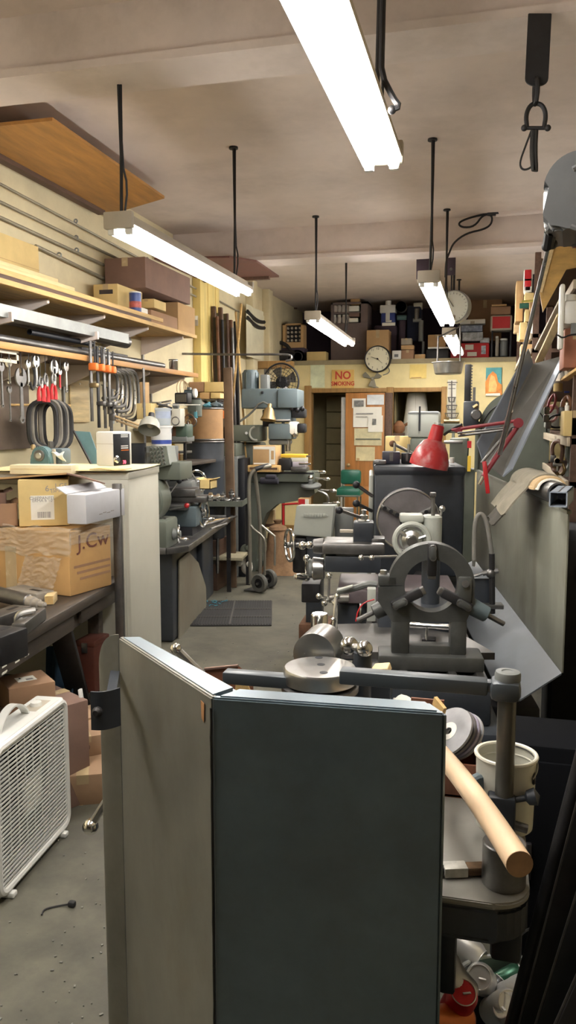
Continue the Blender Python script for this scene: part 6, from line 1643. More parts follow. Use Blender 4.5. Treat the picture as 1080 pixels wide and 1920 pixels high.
# splash panel with sloped chip tray
xs = P(1053, 1262, z=.75).x
yn = P(1053, 1262, z=.75).y
zt = P(1065, 957, y=yn).z
SHEET = M('grimy_splash_paint', (.21, .215, .18), .42, .1, var=.2, scale=5, dirt=.7, dirt_rgb=(.1, .085, .055), dscale=2.2, stretch=(1, 1, .5))
t.part('splash_panel', SHEET, G().span((xs, yn, .75), (xs + .006, 2.3, zt), bev=.001)); t.part('panel_lip', SHEET, G().span((xs - .004, yn - .004, zt - .012), (xs + .012, 2.3, zt)))
pn = P(975, 1312, y=yn - .02)
t.part('chip_tray', M('blue_grey_tray', (.12, .135, .155), .4, .2, var=.15, dirt=.4), G().prism([Vector((xs, yn, .75)), pn, pn + Vector((-.06, .1, 0)), pn + Vector((-.06, 2.2, 0)), Vector((xs, 2.3, .75))], (0, 0, -.006)))
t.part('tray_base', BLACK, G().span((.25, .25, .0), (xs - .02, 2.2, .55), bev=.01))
# coolant hose
t.part('coolant_hose', M('ribbed_hose', (.2, .19, .17), .6), G().tube([P(889, 1050, y=.6), P(889, 1010, y=.6), P(891, 975, y=.6), P(900, 961, y=.6), P(910, 970, y=.6), P(917, 1000, y=.6), P(922, 1040, y=.6)], .009, 10, smooth=2)); t.part('hose_pipe', BLKST, G().cyl(P(922, 1038, y=.6), P(923, 1150, y=.6), .012, n=10)); t.part('hose_nozzle', STEEL, G().cyl(P(889, 1050, y=.6), P(888, 1062, y=.6), .008, .006, n=8))
g = G(); g.ball(P(920, 1075, y=.6), .02); g.cyl(P(905, 1075, y=.6), P(934, 1070, y=.6), .011, n=8); g.cyl(P(884, 1082, y=.6), P(918, 1070, y=.6), .007, n=8); t.part('hose_valve', OLDST, g)
t.part('hose_bracket', DARKM, S(884, 1085, 920, 1145, .62, .64, bev=.004)); t.part('hose_foot', OLDST, S(898, 1135, 945, 1142, .58, .64, bev=.003))
HZ = LT.loc.z + hsz + .007

# ------------------------------------------------------------------ steady rest
t = T('steady_rest', 'dark cast steady rest with open ring and three jaws standing near the lathe end', 'steady rest', LT.m @ Vector((0, 0, 0)) + Vector((0, 0, .801)), LR)
P = t.P
y0, th = -.03, .06
c = P(809, 1099, y=y0)
pxm = (P(909, 1099, y=y0).x - P(809, 1099, y=y0).x) / 100
ro, ri = 82 * pxm, 51 * pxm
CAST = M('dark_cast_iron', (.075, .078, .075), .42, .35, var=.25, scale=9, dirt=.3, dirt_rgb=(.03, .028, .025))
t.part('upper_ring', CAST, G().ring(c + Vector((0, th / 2, 0)), (0, -1, 0), ro, ri, th, 48, bev=.004) if False else G().prism([c + Vector((ro * math.cos(R(a)), 0, ro * math.sin(R(a)))) for a in range(0, 181, 6)] + [c + Vector((ri * math.cos(R(a)), 0, ri * math.sin(R(a)))) for a in range(180, -1, -6)], (0, th, 0)))
lo = [P(709, 1101, y=y0), P(709, 1125, y=y0), P(733, 1150, y=y0), P(733, 1244, y=y0), P(768, 1244, y=y0), P(768, 1212, y=y0), P(843, 1212, y=y0), P(843, 1246, y=y0), P(876, 1246, y=y0), P(876, 1150, y=y0), P(890, 1130, y=y0), P(890, 1101, y=y0)]
arc = [c + Vector((ri * math.cos(R(a)), 0, ri * math.sin(R(a)))) for a in range(0, -181, -6)]
up = [P(809 + 82, 1101, y=y0)] + arc + [P(709, 1101, y=y0)]
wx0, wx1, wz0_, wz1_ = P(768, 1166, y=y0), P(843, 1212, y=y0), 0, 0
# lower casting in three solid pieces: yoke, two legs, cross tie
yoke = [P(709, 1101, y=y0)] + [P(709, 1128, y=y0), P(735, 1166, y=y0), P(874, 1166, y=y0), P(890, 1130, y=y0), P(890, 1101, y=y0)] + arc
t.part('lower_yoke', CAST, G().prism(yoke, (0, th, 0)))
for (x0, x1) in ((733, 768), (843, 876)):
    p, q = P(x0, 1246, y=y0), P(x1, 1164, y=y0); t.part('leg', CAST, G().span((p.x, y0, 0.02), (q.x, y0 + th, q.z), bev=.006))
p, q = P(766, 1243, y=y0), P(845, 1212, y=y0); t.part('cross_tie', CAST, G().span((p.x, y0 + .002, p.z), (q.x, y0 + th - .002, q.z), bev=.005))
p, q = P(709, 1265, y=y0), P(906, 1243, y=y0); t.part('base_clamp', CAST, G().span((p.x, y0 - .03, -.03), (q.x, y0 + th + .04, .022), bev=.008))
p, q = P(709, 1099, y=y0), P(735, 1080, y=y0); t.part('hinge_lug', CAST, G().span((p.x, y0, p.z), (q.x + .02, y0 + th, q.z), bev=.006))
p = P(719, 1081, y=y0 + .03); t.part('clamp_bolt', STEEL, G().lathe([(.018, 0), (.018, .006), (.012, .007), (.012, .022), (0, .023)], p, (0, 0, 1), 8))
for nm, (x0, y1, x1, y2) in (('hinge_ear', (858, 1082, 886, 1130)), ):
    p, q = P(x0, y2, y=y0 - .015), P(x1, y1, y=y0 - .015); t.part(nm, CAST, G().span((p.x, y0 - .015, p.z), (q.x, y0, q.z), bev=.007))
t.part('hinge_pin', STEEL, G().cyl(P(873, 1095, y=y0 - .025), P(873, 1095, y=y0), .012, n=14))
# jaws
for k, (ang, x0) in enumerate(((90, 0), (208, 1), (332, 2))):
    e = Vector((math.cos(R(ang)), 0, math.sin(R(ang))))
    p0, p1 = c + e * ri * .42 + Vector((0, y0 * 0 + th / 2 - .0, 0)), c + e * (ro * 1.02) + Vector((0, th / 2, 0))
    j = t.part('jaw', BLKST, G().bar(p0 + Vector((0, -th * .55, 0)), p1 + Vector((0, -th * .55, 0)), .036, .03, bev=.004))
    t.part('jaw_tip', OLDST, G().bar(p0 - e * .012 + Vector((0, -th * .55, 0)), p0 + e * .01 + Vector((0, -th * .55, 0)), .028, .026, bev=.003), j)
    cl = t.part('jaw_clamp', CAST, G().bar(c + e * ri * 1.05 + Vector((0, -.022, 0)), c + e * ro * 1.0 + Vector((0, -.022, 0)), .05, .024, bev=.008))
    for f in (1.15, 1.5):
        t.part('clamp_screw', OLDST, G().cyl(c + e * ri * f + Vector((0, -.045, 0)), c + e * ri * f + Vector((0, -.03, 0)), .011, n=12), cl)
    if k:
        b_ = t.part('screw_boss', CAST if k == 1 else BLUEM, G().cyl(c + e * ro * .98 + Vector((0, th / 2, 0)), c + e * ro * 1.5 + Vector((0, th / 2, 0)), .03, .027, n=18, bev=.003)); t.part('adjusting_screw', OLDST, G().cyl(c + e * ro * 1.5 + Vector((0, th / 2, 0)), c + e * ro * 1.95 + Vector((0, th / 2, 0)), .009, n=10, bev=.002), b_)
rough_machine('chrome clamp handle seen through the steady rest window', 'clamp_handle', 'handle', [(768, 1172, 842, 1178, .02, CHROME, 'h', 'cross_handle'), (797, 1172, 803, 1206, .02, CHROME, 'v', 'stem'), (790, 1200, 816, 1212, .05, BLKST, 'b', 'base')], 2.86)

# ------------------------------------------------------------------ things on the headstock
def on_head(px, y):
    q = LT.P(px, 872, y=y); return LT.m @ Vector((q.x, y, hsz + .007))
for lab, px, y, sz, m in (('blue-black tool block on the headstock top, left one', 733, 1.95, (.1, .1, .07), M('blue_black', (.03, .03, .05))), ('black gear block on the headstock top, right of the tool block', 762, 2.0, (.06, .1, .06), BLKST), ('low dark slab on the headstock at the left front corner', 712, 1.85, (.07, .08, .025), OLDST)):
    s = T('tool_block', lab, 'block', on_head(px, y), LR, 'blocks on the headstock'); s.part('body', m, G().box((0, 0, sz[2] / 2), sz, bev=.006)); s.part('slot', OLDST, G().box((0, -sz[1] / 2, sz[2] * .6), (sz[0] * .2, .003, sz[2] * .7)))
    if sz[2] > .05: s.part('stud', STEEL, G().cyl((sz[0] * .2, 0, sz[2]), (sz[0] * .2, 0, sz[2] + .05), .008, n=8))
t = T('ball_lever', 'steel lever with dark ball leaning over the headstock top', 'lever', on_head(770, 2.1), LR); P = t.P
t.part('rod', STEEL, G().cyl(P(736, 832, y=0), P(778, 852, y=0), .009, n=8)); t.part('ball', RUST, G().ball(P(736, 832, y=0), .02)); t.part('base', OLDST, G().span((P(770, 850, y=0).x, -.03, 0), (P(788, 850, y=0).x, .03, P(778, 850, y=0).z), bev=.005))
rough_machine('small white tin on the headstock right of the red lamp', 'white_tin', 'tin', [(843, 860, 852, 868, .04, WHITE, 'v', 'body'), (843, 858, 852, 860, .04, PAPER, 'v', 'lid')], 4.55)
# red desk lamp
Yl = 4.2
t = T('desk_lamp', 'red spring-arm desk lamp with scuffed red bell shade over the headstock', 'lamp', W0.P(910, 925, y=4.0)); P = t.P
d0 = 4.25 - 4.0
ax = (P(805, 870, y=d0) - P(822, 800, y=d0)).normalized()
top = P(822, 797, y=d0)
u = P(100, 0, y=d0).x - P(99, 0, y=d0).x
ln = (P(811, 876, y=d0) - top).length
px_ = 4.35 / 1500
t.part('lamp_shade', M('scuffed_red', (.45, .03, .035), .3, var=.25, scale=5, dirt=1, dirt_rgb=(.33, .3, .29), dscale=5), G().lathe([(12 * px_, ln * .35), (20 * px_, ln * .42), (29 * px_, ln * .62), (35 * px_, ln * .85), (35 * px_, ln), (33 * px_, ln), (33 * px_, ln * .86), (27 * px_, ln * .63), (11 * px_, ln * .4)], top, ax, 36, caps=False))
t.part('lamp_neck', RED, G().lathe([(9 * px_, 0), (11 * px_, ln * .03), (13 * px_, ln * .36), (17 * px_, ln * .42), (0, ln * .42)], top, ax, 28)); t.part('neck_cap', STEEL, G().cyl(top - ax * .01, top + ax * .005, 8 * px_, n=18))
arms = [((848, 806), (968, 789)), ((860, 817), (972, 803)), ((972, 797), (906, 893)), ((966, 792), (903, 868))]
for (p0, p1), m, r_ in zip(arms, (DKRED, OLDST, DKRED, OLDST), (.009, .007, .012, .007)):
    y0_ = .2 if p0[0] < 900 else .05
    t.part('arm', m, G().cyl(P(*p0, y=y0_), P(*p1, y=.05 if p0[0] < 900 else 0), r_, n=10))
for (px1, py1), (px2, py2) in (((858, 812), (965, 800)), ((958, 806), (915, 872))):
    t.part('spring', OLDST, G().cyl(P(px1, py1, y=.1), P(px2, py2, y=.04), .005, n=8))
t.part('elbow_joint', DKRED, G().cyl(P(972, 793, y=.02), P(972, 793, y=.09), .024, n=18)); t.part('shade_joint', DKRED, G().prism([P(848, 808, y=.17), P(868, 797, y=.17), P(866, 815, y=.17)], (0, .03, 0), bev=.003)); t.part('shade_stem', BLKST, G().tube([P(833, 815, y=d0), P(842, 808, y=.22), P(855, 800, y=.19), P(866, 796, y=.17)], .007, 8, smooth=1))
t.part('clamp', RED, G().bar(P(908, 865, y=0), P(915, 925, y=0), .035, .02, bev=.004)); t.part('pole_tip', CHROME, G().cyl(P(906, 893, y=0), P(898, 908, y=0), .012, .009, n=10))

# ------------------------------------------------------------------ leaning channel, rod, drum housing
t = T('steel_channel', 'long blue-grey steel channel leaning against the right shelves', 'channel', W0.P(930, 890, y=4.05)); P = t.P
bl, br, tl, tr = P(905, 862, y=.1), P(942, 893, y=.02), P(1000, 682, y=.75), P(1052, 668, y=.67)
n = (br - bl).cross(tl - bl).normalized()
if n.y > 0: n = -n
CHN = M('blue_grey_steel', (.3, .345, .41), .45, .25, var=.12, scale=6)
t.part('web', M('grey_steel_web', (.2, .2, .19), .5, .3, var=.12), G().prism([bl, br, tr, tl], n * -.008))
wd = (br - bl).normalized()
t.part('left_flange', CHN, G().prism([bl, tl, tl + n * .07 - wd * .05, bl + n * .07 - wd * .05], wd * -.008)); t.part('right_flange', CHN, G().prism([br, tr, tr + n * .09 - wd * .0 + wd * .05, br + n * .09 + wd * .05], wd * .008))
t = T('long_rod', 'thin steel rod slanting down from the grey drum housing past the channel', 'rod', W0.P(935, 860, y=3.8)); P = t.P
t.part('rod', STEEL, G().cyl(P(937, 850, y=0), P(1030, 455, y=-1.75), .0105, .005, n=12)); t.part('chrome_end', CHROME, G().cyl(P(937, 850, y=0), P(957, 770, y=-.33), .0115, n=12)); g = G(); g.cyl(P(1028, 462, y=-1.75), P(1032, 435, y=-1.78), .014, n=10); g.ball(P(1025, 462, y=-1.75), .012); g.ball(P(1036, 458, y=-1.75), .012); t.part('yoke_joint', BLKST, g)
t = T('drum_housing', 'rounded grey metal drum housing at the upper right edge', 'machine guard', W0.P(1090, 430, y=1.95)); P = t.P
c = P(1098, 365, y=0); rr = P(1098 + 80, 365, y=0).x - c.x
SM = M('smooth_grey_casting', (.22, .225, .23), .32, .6, var=.12, scale=5)
arc_ = [P(1098 + 80 * math.cos(R(a)), 362 - 82 * math.sin(R(a)), y=0) for a in range(20, 176, 8)]
t.part('drum', SM, G().prism(arc_ + [P(1018, 400, y=0), P(1019, 424, y=0), P(1028, 432, y=0), P(1046, 434, y=0), P(1064, 428, y=0), P(1100, 418, y=0), P(1176, 416, y=0)], (.02, .2, .0), bev=.012))
t.part('face_rim', SM, G().torus(P(1104, 368, y=-.004), (.1, 1, 0), rr * .8, .006, 48, 6, 60, 300)); t.part('nozzle', SM, G().lathe([(.012, 0), (.02, .003), (.024, .014), (.024, .04)], P(1040, 436, y=.03), (0, 0, 1), 24))
t.part('support_arm', SM, G().cyl(c + Vector((0, .2, 0)), c + Vector((.75, .3, .1)), .05, n=20))
# cloth and tubes on the splash panel top
zt_w = zt
t = T('work_gloves', 'grey and tan cloth rag draped over the pipe on the splash panel', 'cloth', LT.m @ Vector((xs, .55, zt + .004)), LR); P = t.P
def drape(x0, x1, r_, y0, y1, ph, dl):
    def f(u, v):
        a = math.pi * (1.25 - 1.5 * u) if False else math.pi * (1 - u)
        yy = y0 + (y1 - y0) * v
        rr_ = r_ * (1 + .12 * mnoise.noise((3 * u, 5 * v, ph)))
        if u < .35:
            q = (.35 - u) / .35
            return (-rr_ - .01 * math.sin(6 * v) - .8 * dl * q, yy, .045 - dl * q * (1 + .25 * mnoise.noise((4 * v, ph, 0))))
        if u > .8:
            q = (u - .8) / .2
            return (rr_ * 1.0, yy, .045 - .05 * q)
        a = math.pi * (1 - (u - .35) / .45)
        return (rr_ * math.cos(a), yy, .045 + rr_ * .75 * math.sin(a))
    return f
t.part('grey_cloth', CLOTH, G().sheet(drape(0, 0, .066, -.17, .2, 0, .1), 30, 16, .006)); t.part('tan_cloth', TAN, G().sheet(drape(0, 0, .056, -.24, -.08, 3, .0), 30, 12, .008)); t.part('white_cloth', PAPER, G().sheet(drape(0, 0, .047, -.26, -.1, 5, .0), 30, 12, .006))
t.part('dark_lining', M('dark_glove', (.05, .045, .035), .9), G().sheet(drape(0, 0, .058, -.12, .1, 7, .15), 24, 12, .005))
t = T('round_pipe', 'short dark pipe under the rag on the splash panel top', 'pipe', LT.m @ Vector((xs + .005, .3, zt + .001)), LR)
t.part('pipe', OLDST, G().lathe([(.04, 0), (.04, .48), (.033, .48), (.033, 0), (.04, 0)], (0, -.1, .04), (0, 1, 0), 24)); t.part('bore', BLACK, G().cyl((0, -.06, .04), (0, -.05, .04), .034, n=20))
t = T('square_tube', 'grey square steel tube poking toward the camera from the pipe', 'tube', LT.m @ Vector((xs + .005, .13, zt + .02)), LR - 18)
g = G(); L_ = .26; s_ = .028
for (x0, z0, x1, z1) in ((-s_, 0, s_, .004), (-s_, .046, s_, .05), (-s_, 0, -s_ + .004, .05), (s_ - .004, 0, s_, .05)):
    g.span((x0, -L_ * .75, z0), (x1, L_ * .25, z1))
t.part('tube', CHN, g); t.part('weld_seam', OLDST, G().span((-.002, -L_ * .75, .0498), (.002, L_ * .25, .0508)))

# ------------------------------------------------------------------ band saw behind the lathe
t = T('band_saw', 'grey-green band saw with arched wheel housing and upright toothed column', 'saw', (.12, 6.05, 0)); P = t.P
a, b = P(893, 925, y=0), P(1027, 925, y=0); top = P(950, 735, y=0).z
cx_, hw_ = (a.x + b.x) / 2, (b.x - a.x) / 2
zb = top - hw_ * 1.15
t.part('wheel_housing', GREENM, G().prism([(cx_ - hw_, 0, .5), (cx_ + hw_, 0, .5)] + [(cx_ + hw_ * math.cos(R(q)), 0, zb + hw_ * 1.15 * math.sin(R(q))) for q in range(0, 181, 6)], (0, .25, 0), bev=.015))
t.part('housing_seam', BLKST, G().torus((cx_, -.002, zb), (0, 1, 0), hw_ * .9, .004, 40, 5, 0, 180)); t.part('base', GREENM, G().span((cx_ - hw_ - .05, .0, 0), (cx_ + hw_, .35, .5), bev=.02))
p, q = P(868, 800, y=-.06), P(898, 752, y=-.06); t.part('guide_block', DARKM, G().span((p.x, -.06, p.z), (q.x, .12, q.z), bev=.012))
p, q = P(870, 760, y=0), P(884, 683, y=0); t.part('toothed_column', BLKST, G().span((p.x, 0, p.z), (q.x, .04, q.z), bev=.003))
g = G()
for k in range(14):
    z = p.z + (q.z - p.z) * (k + .5) / 14; g.box((q.x + .004, .02, z), (.01, .03, .012))
t.part('rack_teeth', OLDST, g)
p, q = P(886, 760, y=.02), P(892, 726, y=.02); t.part('guide_post', OLDST, G().span((p.x, .02, p.z), (q.x, .05, q.z)))
c = P(893, 778, y=-.09); t.part('adjust_knob', OLDST, G().lathe([(0, -.05), (.03, -.05), (.04, -.03), (.04, 0), (0, 0)], c, (0, 1, 0), 18)); t.part('brass_nut', BRONZE, G().cyl(c + Vector((-.02, -.02, .05)), c + Vector((.01, -.02, .07)), .015, n=8))
p, q = P(889, 885, y=-.03), P(899, 790, y=-.03); t.part('post', GREENM, G().span((p.x, -.03, p.z), (q.x, .02, q.z), bev=.006))
p, q = P(842, 882, y=.05), P(878, 822, y=.05); t.part('table_body', GREENM, G().span((p.x, .05, p.z), (q.x, .3, q.z), bev=.01)); p, q = P(832, 832, y=0), P(868, 826, y=0); t.part('cross_rail', STEEL, G().span((p.x, 0, p.z), (q.x, .03, q.z), bev=.004))
p, q = P(876, 840, y=-.02), P(884, 827, y=-.02); t.part('red_tag', RED, G().span((p.x, -.02, p.z), (q.x, .01, q.z))); p, q = P(876, 884, y=-.02), P(883, 855, y=-.02); t.part('yellow_strip', YELLOW, G().span((p.x, -.02, p.z), (q.x, .01, q.z)))
t.part('column', GREENM, G().span((P(845, 880, y=.1).x, .1, 0), (P(890, 880, y=.1).x, .3, P(860, 880, y=.1).z)))

# ------------------------------------------------------------------ right shelves with their goods
t = T('storage_rack', 'near plank storage rack along the right wall, by the white jug', 'shelf', (.72, 7.3, 0))
SHZ = (2.5, 2.28, 1.866, 1.516, 1.3)
SHF = M('grey_shelf_edge', (.42, .36, .27), .7, var=.15)
def rack(t, x0, x1, y0, y1, zs, ps):
    for z in zs:
        t.part('shelf_board', DKWOOD, G().span((x0 + .016, y0, z - .03), (x1, y1, z))); t.part('edge_strip', SHF, G().span((x0, y0, z - .04), (x0 + .015, y1, z + .005), bev=.002))
    for y in ps:
        for x in (x0 + .02, x1 - .045):
            t.part('post', DKWOOD, G().span((x, y, 0), (x + .045, y + .045, 2.9)))
rack(t, -.35, .27, -3.1, -.75, SHZ, (-3.1, -.8))
t = T('storage_rack', 'far plank storage rack along the right wall, behind the band saw', 'shelf', (.62, 8.7, 0))
rack(t, -.34, .37, -2.05, 2.2, (2.28, 2.165, 2.035, 1.88, 1.5), (-2.05, .1, 2.15))
def rbox(label, bx, Y, dep, m=CARD, name='cardboard_box', sh=None, **kw):
    """a carton on the rack; stands on the nearest board below"""
    return pcarton(name, label, bx, Y, dep, mat=m, z=sh, **kw)
t = T('plywood_box', 'tall yellow plywood box side at the top right edge', 'box', W0.P(1075, 560, y=4.35)); P = t.P
pp = [P(1042, 432, y=0), P(1100, 425, y=0), P(1100, 500, y=0), P(1062, 510, y=0), P(1020, 590, y=.15), P(1012, 560, y=.2), P(1035, 470, y=.1)]
t.part('side', M('yellow_ply', (.6, .38, .12), .6, var=.25, scale=4, stretch=(2, 2, 5)), G().prism([P(1043, 432, y=0), P(1130, 425, y=0), P(1130, 492, y=0), P(1062, 505, y=0), P(1018, 585, y=.0), P(1012, 548, y=.0)], (0, .02, 0))); t.part('edge', PALEW, G().bar(P(1012, 548, y=-.0), P(1043, 432, y=-.0), .02, .025)); t.part('red_hook', DKRED, G().tube([P(1069, 432, y=-.03), P(1069, 452, y=-.03), P(1073, 460, y=-.03), P(1085, 460, y=-.03)], .011, 8, smooth=1))
for lab, bx, Y, dep, m, nm in (
    ('brown carton with dark open top, high on the right rack', (1006, 484, 1022, 547), 6.68, .25, CARDB, 'cardboard_box'),
    ('tall tan carton at the far top of the right rack', (966, 526, 982.5, 603), 6.9, .25, CARD, 'cardboard_box'),
    ('yellow tan box below the red and white box on the right rack', (984, 548.5, 1006, 562.3), 6.68, .2, CARDY, 'cardboard_box'),
    ('cream box on the right rack under the green cloth', (984, 580, 992.5, 603), 6.68, .2, CARDY, 'cardboard_box'),
    ('second cream box beside it behind the slanting rod', (993, 563, 1006, 603), 6.68, .2, CARD, 'cardboard_box'),
    ('little tan box on the far rack beside the white paper roll', (974, 604, 989, 637), 6.68, .2, CARDY, 'cardboard_box'),
    ('tan carton on the middle board behind the slanting rod', (976, 645, 1006, 664), 6.68, .25, CARD, 'cardboard_box'),
    ('brown-red carton under the white jug at the right edge', (1056, 615, 1100, 690), 4.1, .25, M('red_brown_card', (.33, .13, .075), .7), 'cardboard_box'),
    ('tan carton with black letters at the right edge below the jug', (1056, 770, 1100, 818), 4.2, .2, CARDY, 'cardboard_box'),
    ('pale grey switch box among the pink cables', (1022, 768, 1050, 802), 4.9, .12, LIGHTM, 'metal_box')):
    rbox(lab, bx, Y, dep, m, nm, tape=TAPE if nm == 'cardboard_box' and bx[0] > 990 else None)
rough_machine('red and white upright box on the far right rack', 'printed_box', 'box', [(983, 505, 997, 546, .12, RED, 'b', 'body'), (982, 505, 984, 546, .12, PAPER, 'b', 'white_edge'), (983, 522, 997, 527, .125, BLACK, 'b', 'band'), (983, 536, 997, 548, .13, PAPER, 'b', 'label')], 6.68)
rough_machine('black tool standing beside the red and white box', 'black_tool', 'tool', [(998, 522, 1005, 547.5, .06, BLACK, 'v', 'body'), (999, 514, 1003, 522, .04, BLKST, 'v', 'tip')], 6.7)
rough_machine('dark green cloth roll on the right rack', 'green_roll', 'cloth', [(974, 567, 992, 578, .1, M('dark_green_cloth', (.03, .12, .08), .9), 'h', 'roll'), (978, 562, 1000, 567, .1, M('olive_yellow', (.4, .35, .08), .8), 'h', 'yellow_roll')], 6.66)
rough_machine('tan glove-like cloth hanging from the right rack edge', 'hanging_cloth', 'cloth', [(963, 604, 980, 625, .08, TAN, 'b', 'cloth'), (969, 624, 977, 640, .05, TAN, 'v', 'finger')], 7.2)
rough_machine('white paper roll on the right rack behind the slanting rod', 'paper_roll', 'roll', [(991, 606, 1010, 637, .12, PAPER, 'v', 'roll'), (996, 604, 1005, 606, .1, FIX, 'v', 'core')], 6.68)
rough_machine('bright cream bowl at the top end of the leaning channel', 'cream_bowl', 'bowl', [(994, 667, 1018, 682, .15, M('bright_cream', (.85, .78, .45), .5), 'h', 'bowl'), (1000, 664, 1012, 668, .1, PAPER, 'h', 'rim'), (998, 682, 1014, 690, .12, M('bright_cream', (.85, .78, .45)), 'v', 'foot')], 6.68)
rough_machine('small blue-green can left of the cream bowl', 'paint_can', 'can', [(978, 672, 992, 690, .1, M('pale_teal', (.3, .4, .35), .5), 'v', 'body'), (980, 668, 990, 672, .1, WHITE, 'v', 'lid')], 6.7)
rough_machine('red-brown cylinder box below the paint can behind the rod', 'red_cylinder', 'cylinder', [(976, 694, 992, 724, .1, M('red_brown_card', (.33, .13, .075), .7), 'v', 'body'), (976, 692, 992, 695, .1, CARDD, 'v', 'cap')], 6.7)
# white jug
t = T('plastic_jug', 'big white plastic jug hung at the right edge of the rack', 'jug', W0.P(1068, 655, y=4.0)); P = t.P
a, b = P(1049, 655, y=0), P(1092, 560, y=0)
t.part('body', WHITE, G().span((a.x, 0, .11), (b.x, .16, b.z), bev=.03)); t.part('side_strip', WHITE, G().span((P(1046, 655, y=-.01).x, -.01, 0), (P(1056, 655, y=-.01).x, .05, .3), bev=.012)); t.part('spout', WHITE, G().cyl((b.x - .05, .08, b.z - .005), (b.x - .05, .08, b.z + .03), .03, n=18)); t.part('grey_patch', GREYM, G().span((P(1070, 620, y=-.003).x, -.003, P(1070, 630, y=0).z), (b.x, .0, P(1070, 606, y=0).z))); t.part('tie_wire', BLKST, G().tube([P(1045, 628, y=-.02), P(1055, 634, y=-.02), P(1068, 628, y=-.02), P(1085, 626, y=-.02)], .004, 6, smooth=1))
# cables
for lab, pts, m, r_ in (
    ('dark pink cable loop hanging above the pale pink one', [(1025, 770), (1031, 748), (1040, 737), (1043, 750), (1036, 768), (1028, 776)], M('pink_red_cable', (.5, .1, .12), .5), .007),
    ('pale pink cable loop hanging in front of the switch box', [(1024, 785), (1024, 768), (1033, 760), (1045, 762), (1047, 775), (1040, 788), (1030, 792)], M('pink_cable', (.75, .4, .38), .5), .007),
    ('black cable loop below the pink loops', [(1028, 797), (1026, 790), (1035, 780), (1050, 777), (1062, 778), (1058, 800), (1040, 803)], BLACK, .006),
    ('copper-coloured thick cable loop by the tan carton', [(1053, 770), (1056, 752), (1064, 742), (1070, 752), (1068, 768)], M('copper_cable', (.4, .2, .11), .5), .012),
    ('brown hose coil low on the right rack', [(1037, 860), (1034, 840), (1040, 828), (1052, 826), (1056, 845), (1050, 870), (1042, 885), (1036, 878)], M('brown_hose', (.14, .075, .05), .5), .012),
    ('green-grey chain of fittings at the lower right edge', [(1070, 830), (1066, 850), (1072, 870), (1064, 890), (1070, 910), (1062, 925)], GREENM, .02),
    ('brass hose loop beside the brown hose coil', [(1042, 868), (1040, 885), (1050, 892), (1060, 884), (1056, 868)], BRONZE, .01)):
    Y = 4.6
    t = T('cable_loop' if 'cable' in lab else 'hose_loop', lab, 'cable' if 'cable' in lab else 'hose', W0.P(*pts[0], y=Y), 0, 'cables and hoses on the right rack')
    q = [t.P(px, py, y=.03 * (k % 3)) for k, (px, py) in enumerate(pts)]
    t.part('loop', m, G().tube(q, r_, 8, smooth=2, closed='chain' not in lab)); t.part('plug', OLDST, G().box(q[0], (.03, .03, .04), bev=.006))
rough_machine('dark red machine cover low at the right below the hoses', 'red_cover', 'machine guard', [(1024, 894, 1062, 942, .2, M('maroon', (.12, .012, .025), .5), 'b', 'cover'), (1034, 915, 1046, 922, -.02, CARDB, 'h', 'badge'), (1024, 942, 1090, 952, .25, BLKST, 'b', 'base'), (1030, 952, 1085, 1290, .2, BLACK, 'b', 'pedestal')], 4.7)
rough_machine('brass valve fitting among the hoses at right', 'brass_valve', 'valve', [(1040, 860, 1050, 868, .05, BRONZE, 'y', 'body'), (1037, 868, 1054, 874, .04, STEEL, 'h', 'stem'), (1043, 874, 1048, 884, .03, STEEL, 'v', 'nozzle')], 4.5)
rough_machine('yellow round tin above the pink cables', 'yellow_tin', 'tin', [(1038, 718, 1056, 734, .08, CARDY, 'v', 'body'), (1037, 714, 1057, 719, .08, FIX, 'v', 'lid'), (1058, 733, 1068, 737, .04, BLUEP, 'h', 'blue_clip')], 4.8)
rough_machine('white cleaning bottle cap beside the tan lettered carton', 'white_bottle', 'bottle', [(1059, 760, 1068, 772, .06, WHITE, 'v', 'body'), (1061, 755, 1066, 760, .04, WHITE, 'v', 'cap')], 4.25)
for lab, (x0, y0, x1, y1), Y, m in (('pale wooden lath slanting across the right rack above the channel', (1010, 678, 1052, 590), 4.9, PALEW), ('second pale lath slanting beside the white jug', (1008, 655, 1056, 560), 5.4, SHF), ('tan wooden slat sticking out above the yellow tin', (1058, 712, 1088, 692), 4.5, WOOD)):
    a, b = W0.P(x0, y0, y=Y), W0.P(x1, y1, y=Y - .5)
    t = T('wooden_lath', lab, 'lath', a); t.part('lath', m, G().bar((0, 0, 0), b - a, .04, .015, bev=.002)); t.part('end_grain', CARDY, G().bar((b - a) * .999, (b - a) * 1.002, .036, .012))
rough_machine('cluttered heap of dark pipe parts at the lower right edge', 'pipe_part', 'pipe', [(1060, 840, 1090, 860, .1, OLDST, 'h', 'pipe'), (1068, 860, 1080, 900, .06, GREYM, 'v', 'elbow'), (1064, 900, 1090, 930, .1, RUST, 'y', 'flange'), (1056, 930, 1090, 945, .12, OLDST, 'h', 'pipe')], 4.9)
